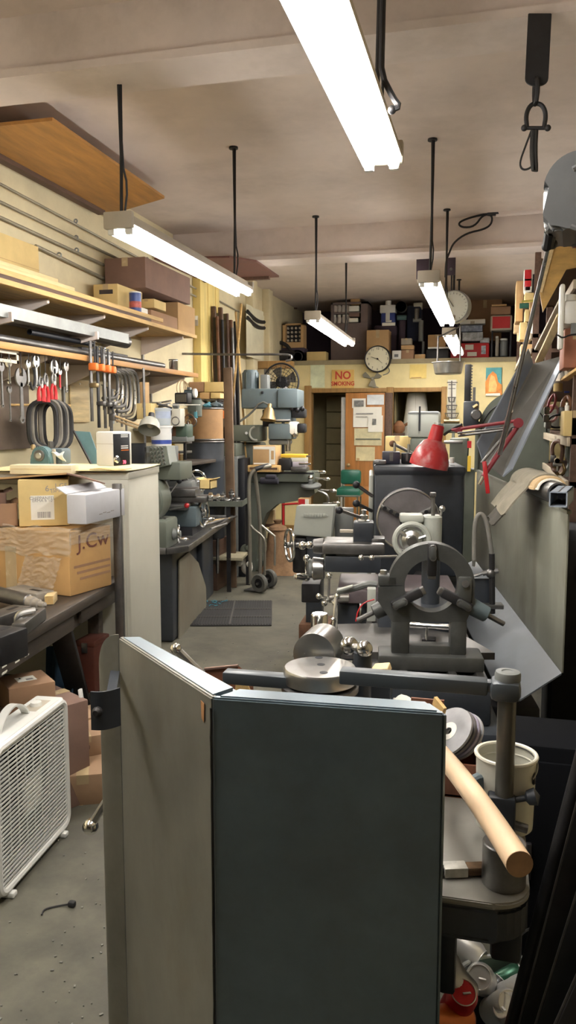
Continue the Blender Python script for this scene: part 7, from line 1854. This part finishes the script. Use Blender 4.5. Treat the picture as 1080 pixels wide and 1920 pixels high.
# ------------------------------------------------------------------ foreground machine and its sheet guard
GZ = 1.13
t = T('machine_guard', 'tall two-sided blue-grey sheet metal guard filling the middle foreground', 'machine guard', (-.45, 1.3, 0)); P = t.P
tp = lambda px, py: P(px, py, z=GZ)
A, B, C = tp(222, 1193), tp(397, 1306), tp(833, 1336)
A2, B2, C2 = tp(266, 1192), tp(447, 1289), tp(802, 1313)
def wall(p, q, th, z0, z1, name, m=GUARDM):
    d = (q - p).normalized(); n = Vector((-d.y, d.x, 0)) * th
    base = [Vector((v.x, v.y, z0)) for v in (p, q, q + n, p + n)]
    return t.part(name, m, G().prism(base, (0, 0, z1 - z0), bev=.003))
fp = wall(B, C, .014, .04, GZ - .002, 'front_panel')
sp_ = wall(A, B, .014, .04, GZ - .002, 'side_panel', LITGRIME)
dC = (C2 - C)
t.part('end_panel', GUARDM, G().prism([Vector((v.x, v.y, .04)) for v in (C, C + Vector((.004, .004, 0)), C2 + Vector((.004, 0, 0)), C2 - Vector((.006, 0, 0)))], (0, 0, GZ - .045), bev=.001))
def bevtop(pts):
    return G().prism([Vector((v.x, v.y, GZ - .016)) for v in pts], (0, 0, .016), bev=.0075)
t.part('top_flange', GUARDM, bevtop([A, B, B2, A2])); t.part('top_flange', GUARDM, bevtop([B, C, C2, B2]))
g = G()
for k in range(7):
    pass
t.part('seam_bead', BLKST, G().tube([B + Vector((-.001, -.002, 0)) - Vector((0, 0, .02 + 1.05 * i / 40)) + Vector((.0012 * mnoise.noise((i * .7, 0, 0)), 0, 0)) for i in range(41)], .0022, 6))
t.part('paint_chip', M('orange_primer', (.4, .2, .08), .7), G().prism([sp for sp in [B + (A - B) * f + Vector((0, 0, -z)) - Vector((.0012, .0012, 0)) for f, z in ((.055, .02), (.085, .018), (.08, .05), (.06, .055))]], (-.0006, -.0006, 0)), sp_)
# rolled left end
def roll(u, v):
    a = u * 1.9
    r_ = .028
    q = A + Vector((-.05 * math.sin(a * .82), -.006 * math.sin(a) + .012 * u, 0))
    zt_ = GZ + .004 - .085 * u ** 2.2
    return (q.x, q.y, .06 + (zt_ - .06) * v)
t.part('rolled_edge', LITGRIME, G().sheet(roll, 12, 16, .004))
a, b = P(172, 1368, y=.12), P(209, 1300, y=.12)
hb = t.part('hinge_bracket', DARKM, G().sheet(lambda u, v: (a.x + (b.x - a.x) * u, .12 + .03 * u ** 3 * 1.2, a.z + (b.z - a.z) * v), 8, 2, .004)); t.part('bolt', BLKST, G().lathe([(.011, 0), (.011, .006), (.006, .012), (0, .012)], P(184, 1334, y=.117), (0, -1, 0), 12), hb)
t.part('bracket_strap', DARKM, G().bar(P(209, 1300, y=.15), A + Vector((-.01, .0, -.08)), .02, .004))

t = T('turret_machine', 'dark machine behind the sheet guard with round steel disc, swing arm and column', 'machine tool', (-.2, 1.75, 0)); P = t.P
TZ = .8
# table
x0, x1 = -.28, P(992, 1650, z=TZ).x
yf = P(900, 1690, z=TZ).y
pts = [(x0, yf, 0)] + [(x1 - .06 + .06 * math.sin(R(q)), yf + .06 - .06 * math.cos(R(q)), 0) for q in range(0, 91, 15)] + [(x1, -.1, 0), (.18, -.1, 0), (.18, .07, 0), (x0, .07, 0)]
TBL = M('worn_table_iron', (.3, .29, .26), .45, .4, var=.2, scale=6, dirt=.3)
t.part('table_top', TBL, G().prism([Vector((p[0], p[1], TZ - .012)) for p in pts], (0, 0, .012), bev=.003))
t.part('table_apron', DARKM, G().prism([Vector((p[0] * .995, p[1] + .002, TZ - .075)) for p in pts], (0, 0, .062), bev=.008))
t.part('bracket', DARKM, G().span((P(826, 1760, y=yf + .2).x, yf + .16, .5), (P(856, 1760, y=yf + .2).x, yf + .24, TZ - .075), bev=.006)); t.part('drain_chute', DARKM, G().span((P(918, 1800, y=-.12).x, -.14, .48), (P(977, 1800, y=-.12).x, -.1, TZ - .075), bev=.01))
t.part('bed', DARKM, G().span((-.32, .11, .45), (-.06, .5, TZ - .013), bev=.01)); t.part('base', DARKM, G().span((-.36, .12, 0), (-.1, .45, .45), bev=.02))
# disc on its post
dz = 1.09; c = P(600, 1250, z=dz); u_ = (P(668, 1250, z=dz) - P(531, 1250, z=dz)).length / 2
t.part('steel_disc', STEEL, G().lathe([(u_ * .99, 0), (u_, .003), (u_, .026), (u_ * .96, .031), (0, .031)], c - Vector((0, 0, .031)), (0, 0, 1), 48)); 
t.part('disc_flange', OLDST, G().lathe([(u_ * .9, 0), (u_ * 1.06, .004), (u_ * 1.06, .014), (u_ * .9, .018)], c - Vector((0, 0, .053)), (0, 0, 1), 48)); g = G()
for px, py in ((598, 1233), (602, 1246), (607, 1261)):
    q = P(px, py, z=dz); g.cyl(q + Vector((0, 0, -.002)), q + Vector((0, 0, .0006)), .0085, n=14)
t.part('bolt_hole', BLACK, g)
t.part('disc_post', DARKM, G().cyl(c * Vector((1, 1, 0)) + Vector((0, 0, TZ - .01)), c - Vector((0, 0, .05)), u_ * .8, n=32))
# horizontal cylinder behind, chrome stub
y_ = c.y + .16
cc = P(594, 1222, y=y_ - .03); rc_ = P(638, 1217, y=y_).x - cc.x
t.part('cylinder', STEEL, G().lathe([(rc_ * .6, -.03), (rc_, -.025), (rc_, .07), (rc_ * .9, .08), (0, .08)], cc, (.05, 1, 0), 36)); t.part('cylinder_saddle', DARKM, G().span((cc.x - rc_ * .8, y_ - .04, TZ - .01), (cc.x + rc_ * .8, y_ + .05, cc.z - rc_ * .4), bev=.01))
q = P(599, 1150, y=y_ + .1); rs = P(615, 1150, y=y_ + .1).x - q.x; t.part('chrome_stub', CHROME, G().cyl(Vector((q.x, q.y, TZ - .01)), q, rs, n=24, bev=.003))
# ball handle
b1, b2 = P(655, 1211, y=y_ - .04), P(683, 1217, y=y_ - .08)
g = G(); g.ball(b1, .021, u=24, v=16); g.ball(b2, .0185, u=24, v=16); h_ = t.part('handle_ball', M('polished_steel', (.55, .54, .52), .16, 1, var=.1), g); t.part('handle_neck', STEEL, G().cyl(b1, b2, .008, n=10), h_); t.part('handle_stem', DARKM, G().cyl(Vector((b2.x - .005, b2.y + .01, TZ)), b2 + Vector((-.005, .01, -.01)), .02, n=16))
# swing arm
ya = 1.5 - 1.75
ARM = M('worn_arm_paint', (.085, .098, .11), .36, .35, var=.2, dirt=.3)
pr0, pr1 = P(672, 1264, y=ya + .0), P(915, 1276, y=ya)
zt_ = (pr0.z + pr1.z) / 2
t.part('swing_arm', ARM, G().span((c.x + u_ * .75, ya - .0, zt_ - .028), (pr1.x, ya + .035, zt_), bev=.004)); p0 = P(470, 1262, y=ya + .06); t.part('swing_arm', ARM, G().span((p0.x - .06, ya + .05, p0.z - .026), (c.x - u_ * .6, ya + .085, p0.z), bev=.004))
pk, qk = P(918, 1318, y=ya - .01), P(978, 1284, y=ya - .01); t.part('arm_knuckle', ARM, G().span((pk.x, ya - .01, pk.z), (qk.x, ya + .05, qk.z), bev=.012)); t.part('arm_tongue', ARM, G().span((pr1.x - .005, ya + .006, zt_ - .02), (pk.x + .01, ya + .03, zt_ - .002), bev=.003))
cp = P(952, 1272, y=ya + .02); t.part('pivot_cap', GREYM, G().lathe([(.024, 0), (.024, .012), (.0225, .016), (.012, .017), (.011, .0155), (0, .0155)], Vector((cp.x, ya + .02, qk.z - .002)), (0, 0, 1), 28))
t.part('column', M('oily_column', (.13, .125, .11), .35, .6, var=.25), G().cyl((cp.x, ya + .02, TZ), (cp.x, ya + .02, pk.z + .002), .0175, n=22)); t.part('column_clamp', DARKM, G().span((cp.x - .03, ya, TZ), (cp.x + .022, ya + .05, TZ + .09), bev=.006))
kb = P(985, 1502, y=ya + .02); t.part('clamp_knob', DARKM, G().lathe([(.006, 0), (.006, .02), (.014, .025), (.017, .04), (.0, .048)], Vector((cp.x + .02, ya + .02, kb.z)), (1, 0, .3), 14)); t.part('clamp_screw', OLDST, G().cyl((cp.x + .02, ya + .02, TZ + .03), (cp.x + .045, ya + .02, TZ + .025), .009, n=10))
t.part('round_boss', BLUEM, G().cyl(P(898, 1475, y=ya + .06), P(906, 1478, y=ya + .05) + Vector((.0, -.012, 0)), .03, n=24, bev=.004)); 
# side levers
for nm, px, py, Y, dx in (('left', 170, 1550, -.0, .05), ('top', 330, 1217, .02, .12)):
    q = P(px, py, y=Y); l = t.part('lever', STEEL, G().cyl(q, q + Vector((dx, .02, .09 if nm == 'left' else -.12)), .011, .009, n=10)); t.part('lever_arm', OLDST, G().tube([q + Vector((dx, .02, .09)), q + Vector((dx + .06, .06, .12)), (-.34, .2, .42)], .011, 8, smooth=1)) if nm == 'left' else None; t.part('lever_ball', CHROME, G().ball(q, .021 if nm == 'left' else .0145, u=20, v=14), l)

# things on the machine table
def on_t(px, py, dz=.0006):
    q = W0.P(px, py, z=TZ); return Vector((q.x, q.y, TZ + dz))
t = T('steel_ring', 'short thick grey pipe ring standing on the table under the wooden handle', 'ring', on_t(944, 1655)); R_ = .0375
t.part('ring', OLDST, G().lathe([(R_ - .001, 0), (R_, .002), (R_, .073), (R_ - .002, .075), (R_ - .012, .075), (R_ - .013, .073), (R_ - .013, .0), (R_ - .001, 0)], n=40)); t.part('bore_shadow', BLKST, G().cyl((0, 0, 0), (0, 0, .002), R_ - .0135, n=32)); ZR = TZ + .0756
t = T('hickory_shaft', 'pale hickory tool handle lying across the ring, its sawn end toward the camera', 'handle', W0.P(974, 1620, y=1.14)); P = t.P
far = W0.P(815, 1400, y=1.62) - t.loc
mid = far * .5 + Vector((.006, 0, .012))
def hr(f):
    return .0172 + .004 * f ** 2
path = []
for i in range(15):
    f = i / 14; path.append(far * (1 - f) ** 2 + mid * 2 * f * (1 - f))
t.part('shaft', HANDLEW, G().tube(path, lambda f: .0185 + .0015 * f, 20)); e = (path[-1] - path[-2]).normalized()
t.part('sawn_end', M('sawn_end_grain', (.36, .22, .13), .75, var=.25, scale=20), G().cyl(path[-1], path[-1] + e * .0012, .0198, n=24))
t = T('paint_brush', 'old paint brush with whitened ferrule lying on the machine table by the ring', 'brush', on_t(868, 1640), 18); 
t.part('bristles', M('brown_bristles', (.12, .07, .035), .9, var=.5, scale=60, stretch=(1, 8, 8)), G().box((.03, 0, .01), (.05, .024, .016), bev=.004)); t.part('ferrule', M('whitened_ferrule', (.5, .49, .44), .5, .3, var=.3, scale=30), G().box((-.015, 0, .01), (.042, .027, .018), bev=.002)); t.part('brush_handle', BLKST, G().tube([(-.035, 0, .01), (-.07, 0, .011), (-.12, 0, .01)], lambda f: .009 - .003 * f, 8))
t = T('wooden_box', 'dark red-brown wooden box holding grinding discs at the guard edge', 'box', on_t(862, 1470)); 
WB = M('red_brown_wood', (.2, .075, .04), .6, var=.3, stretch=(4, 4, 1))
wb, db, hb_ = .09, .14, .075
g = G(); g.span((-wb / 2, -db / 2, 0), (wb / 2, db / 2, .006)); t.part('floor', WB, g)
for (a_, b_) in (((-wb / 2, -db / 2, 0), (-wb / 2 + .008, db / 2, hb_)), ((wb / 2 - .008, -db / 2, 0), (wb / 2, db / 2, hb_)), ((-wb / 2, -db / 2, 0), (wb / 2, -db / 2 + .008, hb_)), ((-wb / 2, db / 2 - .008, 0), (wb / 2, db / 2, hb_))):
    t.part('side', WB, G().span(a_, b_, bev=.0015))
WBX = t
for k, (px, py, m) in enumerate(((868, 1370, M('grey_abrasive', (.3, .3, .31), .6, var=.1, scale=40)), (876, 1374, M('dark_abrasive', (.13, .12, .12), .7, var=.2, scale=40)), (884, 1378, M('violet_abrasive', (.33, .3, .38), .6, var=.1, scale=40)), (892, 1383, M('pale_abrasive', (.4, .4, .42), .6, var=.1, scale=40)))):
    q = W0.P(842 + 7 * k, 1372 + 3 * k, y=1.72 + .016 * k)
    s = T('grinding_disc', ('grey grinding disc with pale centre, frontmost of the leaning stack', 'dark grinding disc second in the leaning stack', 'violet-grey grinding disc third in the leaning stack', 'pale grinding disc at the back of the leaning stack')[k], 'disc', q, 0, 'grinding discs in the wooden box')
    ax_ = Vector((-.6, -.5, .75)).normalized(); off = -ax_ * .0
    s.part('disc', m, G().lathe([(.008, -.003), (.0595, -.003), (.06, 0), (.0595, .003), (.008, .003), (.008, -.003)], (0, 0, 0), ax_, 40))
    s.part('centre_label', PAPER, G().lathe([(.009, .0032), (.022, .0032), (.022, .0036), (.009, .0036), (.009, .0032)], (0, 0, 0), ax_, 28))
t = T('metal_pail', 'small cream metal pail with rolled rim behind the column', 'pail', on_t(945, 1545)); r_, h_p = .058, .145
t.part('body', CREAMP, G().lathe([(0, .004), (r_ * .9, .004), (r_ * .94, 0), (r_ * .95, .006), (r_, h_p), (r_ * .96, h_p), (r_ * .9, .008), (0, .007)], n=40)); t.part('rim', M('rim_cream', (.72, .7, .6), .3), G().torus((0, 0, h_p), (0, 0, 1), r_, .0042, 40, 8)); t.part('inner_bead', CREAMP, G().torus((0, 0, h_p - .02), (0, 0, 1), r_ * .955, .002, 40, 6)); t.part('wire_ear', BLKST, G().torus((r_ * .9, -.02, h_p - .035), (1, 0, 0), .01, .003, 14, 6)); t.part('handle', OLDST, G().torus((0, 0, h_p - .03), (.3, .4, -1), r_ * 1.06, .002, 30, 6, 0, 180))
t = T('torn_carton', 'torn red-brown carton with pale crumbs behind the guard corner', 'box', W0.P(430, 1318, y=1.62)); P = t.P
t.part('side', M('red_brown_card2', (.24, .09, .045), .7, var=.2), G().prism([P(384, 1255, y=0), P(446, 1249, y=0), P(446, 1276, y=0), P(455, 1330, y=0), P(390, 1330, y=0)], (0, .004, 0))); t.part('side', M('red_brown_card2', (.24, .09, .045)), G().prism([P(446, 1249, y=.004), P(474, 1275, y=.06), P(474, 1320, y=.06), P(446, 1320, y=.004)], (0, .004, 0))); t.part('top_edge', CARDD, G().bar(P(384, 1254, y=0), P(446, 1248, y=0), .008, .004)); t.part('foam_filling', M('yellow_foam', (.6, .4, .16), .9, var=.3, scale=60), G().prism([P(444, 1262, y=-.006), P(462, 1278, y=-.006), P(470, 1296, y=-.006), P(440, 1296, y=-.006)], (0, .004, 0), bev=.001))
t = T('wooden_tray', 'shallow wooden tray with pale rag behind the guard at the right', 'tray', W0.P(800, 1345, y=1.72)); P = t.P
t.part('tray', WB, G().span(P(770, 1345, y=0), P(833, 1312, y=.006))); t.part('end_board', WOOD, G().bar(P(815, 1313, y=0), P(833, 1335, y=-.03), .008, .02)); t.part('rag', PAPER, G().sheet(lambda u, v: (P(735, 1312, y=0).x + .07 * u, -.02 + .05 * v, P(735, 1318, y=0).z + .008 * math.sin(5 * u) + .006 * mnoise.noise((6 * u, 6 * v, 1))), 12, 8, .004))
t = T('wood_wedge', 'pale wooden wedge lying behind the swing arm', 'wedge', W0.P(712, 1266, y=1.72)); P = t.P
t.part('wedge', PALEW, G().prism([P(692, 1264, y=0), P(698, 1256, y=0), P(726, 1254, y=0), P(730, 1266, y=0)], (0, .05, 0), bev=.001)); t.part('end_grain', CARDY, G().span(P(728, 1266, y=-.001), P(731, 1262, y=.02))); t.part('rest_block', DARKM, G().span((P(690, 1266, y=0).x, 0, P(690, 1310, y=0).z), (P(732, 1266, y=0).x, .05, P(690, 1267, y=0).z)))

# ------------------------------------------------------------------ bucket of cans
t = T('can_bucket', 'galvanized bucket full of crushed drink cans under the table', 'bucket', (.095, 1.75, 0))
br, bh = .15, .3
t.part('body', GALV, G().lathe([(0, .006), (br * .78, .006), (br * .8, 0), (br * .82, .004), (br, bh), (br * .985, bh), (br * .8, .012), (0, .012)], n=48)); t.part('rim', GALV, G().torus((0, 0, bh), (0, 0, 1), br, .006, 48, 8)); t.part('handle', OLDST, G().torus((0, 0, bh), (.9, .1, -.35), br * 1.03, .003, 30, 6, 0, 180))
BUC = Vector((.095, 1.75, 0))
ALU = M('aluminium', (.75, .75, .74), .35, .6, var=.1)
def drink_can(label, pos, d, m, crush=.0, group='crushed cans by the table'):
    s = T('drink_can', label, 'can', pos, 0, group)
    d = Vector(d).normalized(); r_, L_ = .033, .12
    u, v, _ = basis(d)
    rings = []
    for (rr, hh) in ((.024, -L_ / 2), (.026, -L_ / 2 + .002), (r_, -L_ / 2 + .012), (r_, -.02), (r_, .0), (r_, .02), (r_, L_ / 2 - .014), (.027, L_ / 2 - .002), (.0265, L_ / 2)):
        ring = []
        for k in range(28):
            a = 2 * math.pi * k / 28
            f = 1 - crush * (.5 + .5 * math.sin(2 * a + hh * 30)) * max(0, 1 - abs(hh) / (L_ * .45))
            ring.append((u * math.cos(a) + v * math.sin(a)) * rr * f + d * hh)
        rings.append(ring)
    s.part('body', m, G().loft(rings))
    s.part('lid', ALU, G().lathe([(.0265, -.001), (.0268, .0015), (.025, .002), (.023, -.003), (0, -.003)], d * (L_ / 2), d, 28))
    s.part('pull_tab', ALU, G().bar(d * (L_ / 2 - .001) - u * .002, d * (L_ / 2 - .001) + u * .015, .012, .0016, bev=.0005)); s.part('mouth_opening', BLACK, G().lathe([(0, -.0029), (.008, -.0029), (.008, -.0024), (0, -.0024)], d * (L_ / 2) - u * .011, d, 16))
    return s
cans = [
    ('upright silver can with its lid facing up, at the left of the bucket', W0.P(904, 1838, y=1.79), (-.1, -.75, .65), ALU, .05),
    ('crumpled silver can lying in the middle of the bucket', W0.P(938, 1890, y=1.72), (.3, -.6, .7), ALU, .35),
    ('bright silver can with open mouth at the right of the bucket', W0.P(966, 1862, y=1.77), (.35, -.6, .7), ALU, .15),
    ('dark green can deep in the bucket', W0.P(935, 1845, y=1.84), (.8, .2, .3), M('dark_green_can', (.02, .09, .05), .3, .5), .25),
    ('black can behind the upright silver one in the bucket', W0.P(912, 1880, y=1.8), (.6, .5, .5), M('black_can', (.02, .02, .02), .3, .4), .2),
    ('silver can at the front wall of the bucket', W0.P(978, 1905, y=1.7), (-.7, -.4, .6), ALU, .3)]
for c_ in cans:
    drink_can(c_[0], c_[1], c_[2], c_[3], c_[4])
for c_ in [('red drink can with lid toward the camera, left of the bucket', W0.P(858, 1882, y=1.6), (.2, -.5, .85), M('red_can', (.6, .02, .03), .3, .3), .05), ('crushed silver and red can above the red one, left of the bucket', W0.P(850, 1830, y=1.6), (-.5, -.2, .8), M('silver_red_can', (.6, .6, .62), .3, .7, var=.3), .4), ('orange can at the bottom left of the bucket', W0.P(838, 1915, y=1.56), (-.6, -.6, .2), M('orange_can', (.7, .2, .05), .3, .3), .1), ('silver can lying in the dark under the table', W0.P(862, 1768, y=1.9), (.8, -.4, -.3), ALU, .1)]:
    drink_can(*c_, group='loose cans beside the bucket')
t = T('can_crate', 'dark low crate holding the loose cans beside the bucket', 'crate', (-.13, 1.62, 0)); t.part('body', BLACK, G().box((0, 0, .09), (.14, .3, .18), bev=.006)); t.part('rim', BLKST, G().box((0, 0, .185), (.145, .305, .01), bev=.002))

# ------------------------------------------------------------------ leaning bars and added dark fillers along the right
t = T('shade_cabinet', 'black steel cabinet added to fill the shadow below the splash panel at right', 'cabinet', (.36, 2.1, 0)); SHADEBLK = M('shade_black', (.004, .0045, .006), .9, var=.2, spec=.1)  # added body, its near-black colour stands in for the shadow under the tray
t.part('body', SHADEBLK, G().span((-.29, 0, 0), (.4, .22, .76), bev=.008)); t.part('door', SHADEBLK, G().span((-.27, -.01, .05), (.36, 0, .72), bev=.004)); t.part('handle', BLKST, G().span((-.24, -.025, .4), (-.225, -.01, .5), bev=.003))
t = T('shade_locker', 'black low locker added to fill the shade by the right rack behind the splash panel', 'locker', (.7, 3.9, 0)); t.part('body', BLACK, G().span((-.4, 0, 0), (.25, .4, 1.1), bev=.008)); t.part('door', BLKST, G().span((-.38, -.01, .05), (.2, 0, 1.05), bev=.004)); t.part('shelf_goods', OLDST, G().box((-.25, -.03, .9), (.08, .03, .1), bev=.01))  # added dark box, fills in the shade under the rack
for k, (lab, (x0, y0), (x1, y1), Y, m, w_, th_, rnd) in enumerate((
    ('thick dark pipe leaning at the lower right edge, nearest the table', (1000, 1775), (1072, 1500), 1.46, BLKST, .028, 0, True),
    ('dark flat bar leaning right of the thick pipe, with bright edge', (1035, 1800), (1098, 1560), 1.42, BLKST, .05, .012, False),
    ('wider dark flat bar leaning second from the pipe', (1065, 1850), (1125, 1660), 1.36, BLACK, .06, .012, False),
    ('dark angle bar leaning outermost at the lower right corner', (1075, 1925), (1135, 1790), 1.3, BLKST, .05, .02, False))):
    a, b = W0.P(x0, y0, y=Y), W0.P(x1, y1, y=Y)
    d = (b - a).normalized(); p0 = a - d * (a.z / d.z); p1 = a + d * 1.5
    t = T('leaning_bar', lab, 'bar', (p0.x, p0.y, .001), 0, 'dark bars leaning at the right')
    if rnd:
        t.part('bar', m, G().cyl((0, 0, .004), p1 - p0, w_ / 2, n=18)); t.part('end_plug', OLDST, G().cyl(p1 - p0, (p1 - p0) * 1.001, w_ * .45, n=18))
    else:
        t.part('bar', m, G().bar((0, 0, .004), p1 - p0, w_ if False else th_, w_, bev=.002)); t.part('bright_edge', OLDST, G().bar(Vector((-w_ / 2, -.003, .02)), p1 - p0 + Vector((-w_ / 2, -.003, 0)), .004, .003))

# ------------------------------------------------------------------ swarf and grit on the floor
random.seed(77)
g = G()
for k in range(170):
    if k < 70:
        p = W0.P(random.uniform(-20, 240), random.uniform(1560, 1980), z=0)
    else:
        p = W0.P(random.uniform(330, 600), random.uniform(1085, 1290), z=0)
    s_ = random.uniform(.002, .0065); a = random.uniform(0, 6.28)
    if -1.95 < p.x < -.25 or k >= 70:
        g.box((p.x, p.y, .002), (s_ * random.uniform(.5, 2), s_, .004), rz=math.degrees(a))
solo('floor_grit', 'pale metal chips and grit scattered over the bare concrete floor', 'grit', M('pale_grit', (.2, .195, .17), .6, var=.6, scale=3), g, kind='stuff')
# ------------------------------------------------------------------ world and view
w = bpy.data.worlds.new('world')
SC.world = w
w.use_nodes = True
w.node_tree.nodes['Background'].inputs['Color'].default_value = (.6, .62, .7, 1)
w.node_tree.nodes['Background'].inputs['Strength'].default_value = 0.02
SC.view_settings.view_transform = 'Standard'
SC.view_settings.look = 'None'
SC.view_settings.gamma = 1
SC.view_settings.use_curve_mapping = False
SC.view_settings.exposure = 1.4
SC.cycles.max_bounces = 8
SC.cycles.diffuse_bounces = 5
SC.cycles.transparent_max_bounces = 12
SC.cycles.sample_clamp_indirect = 6
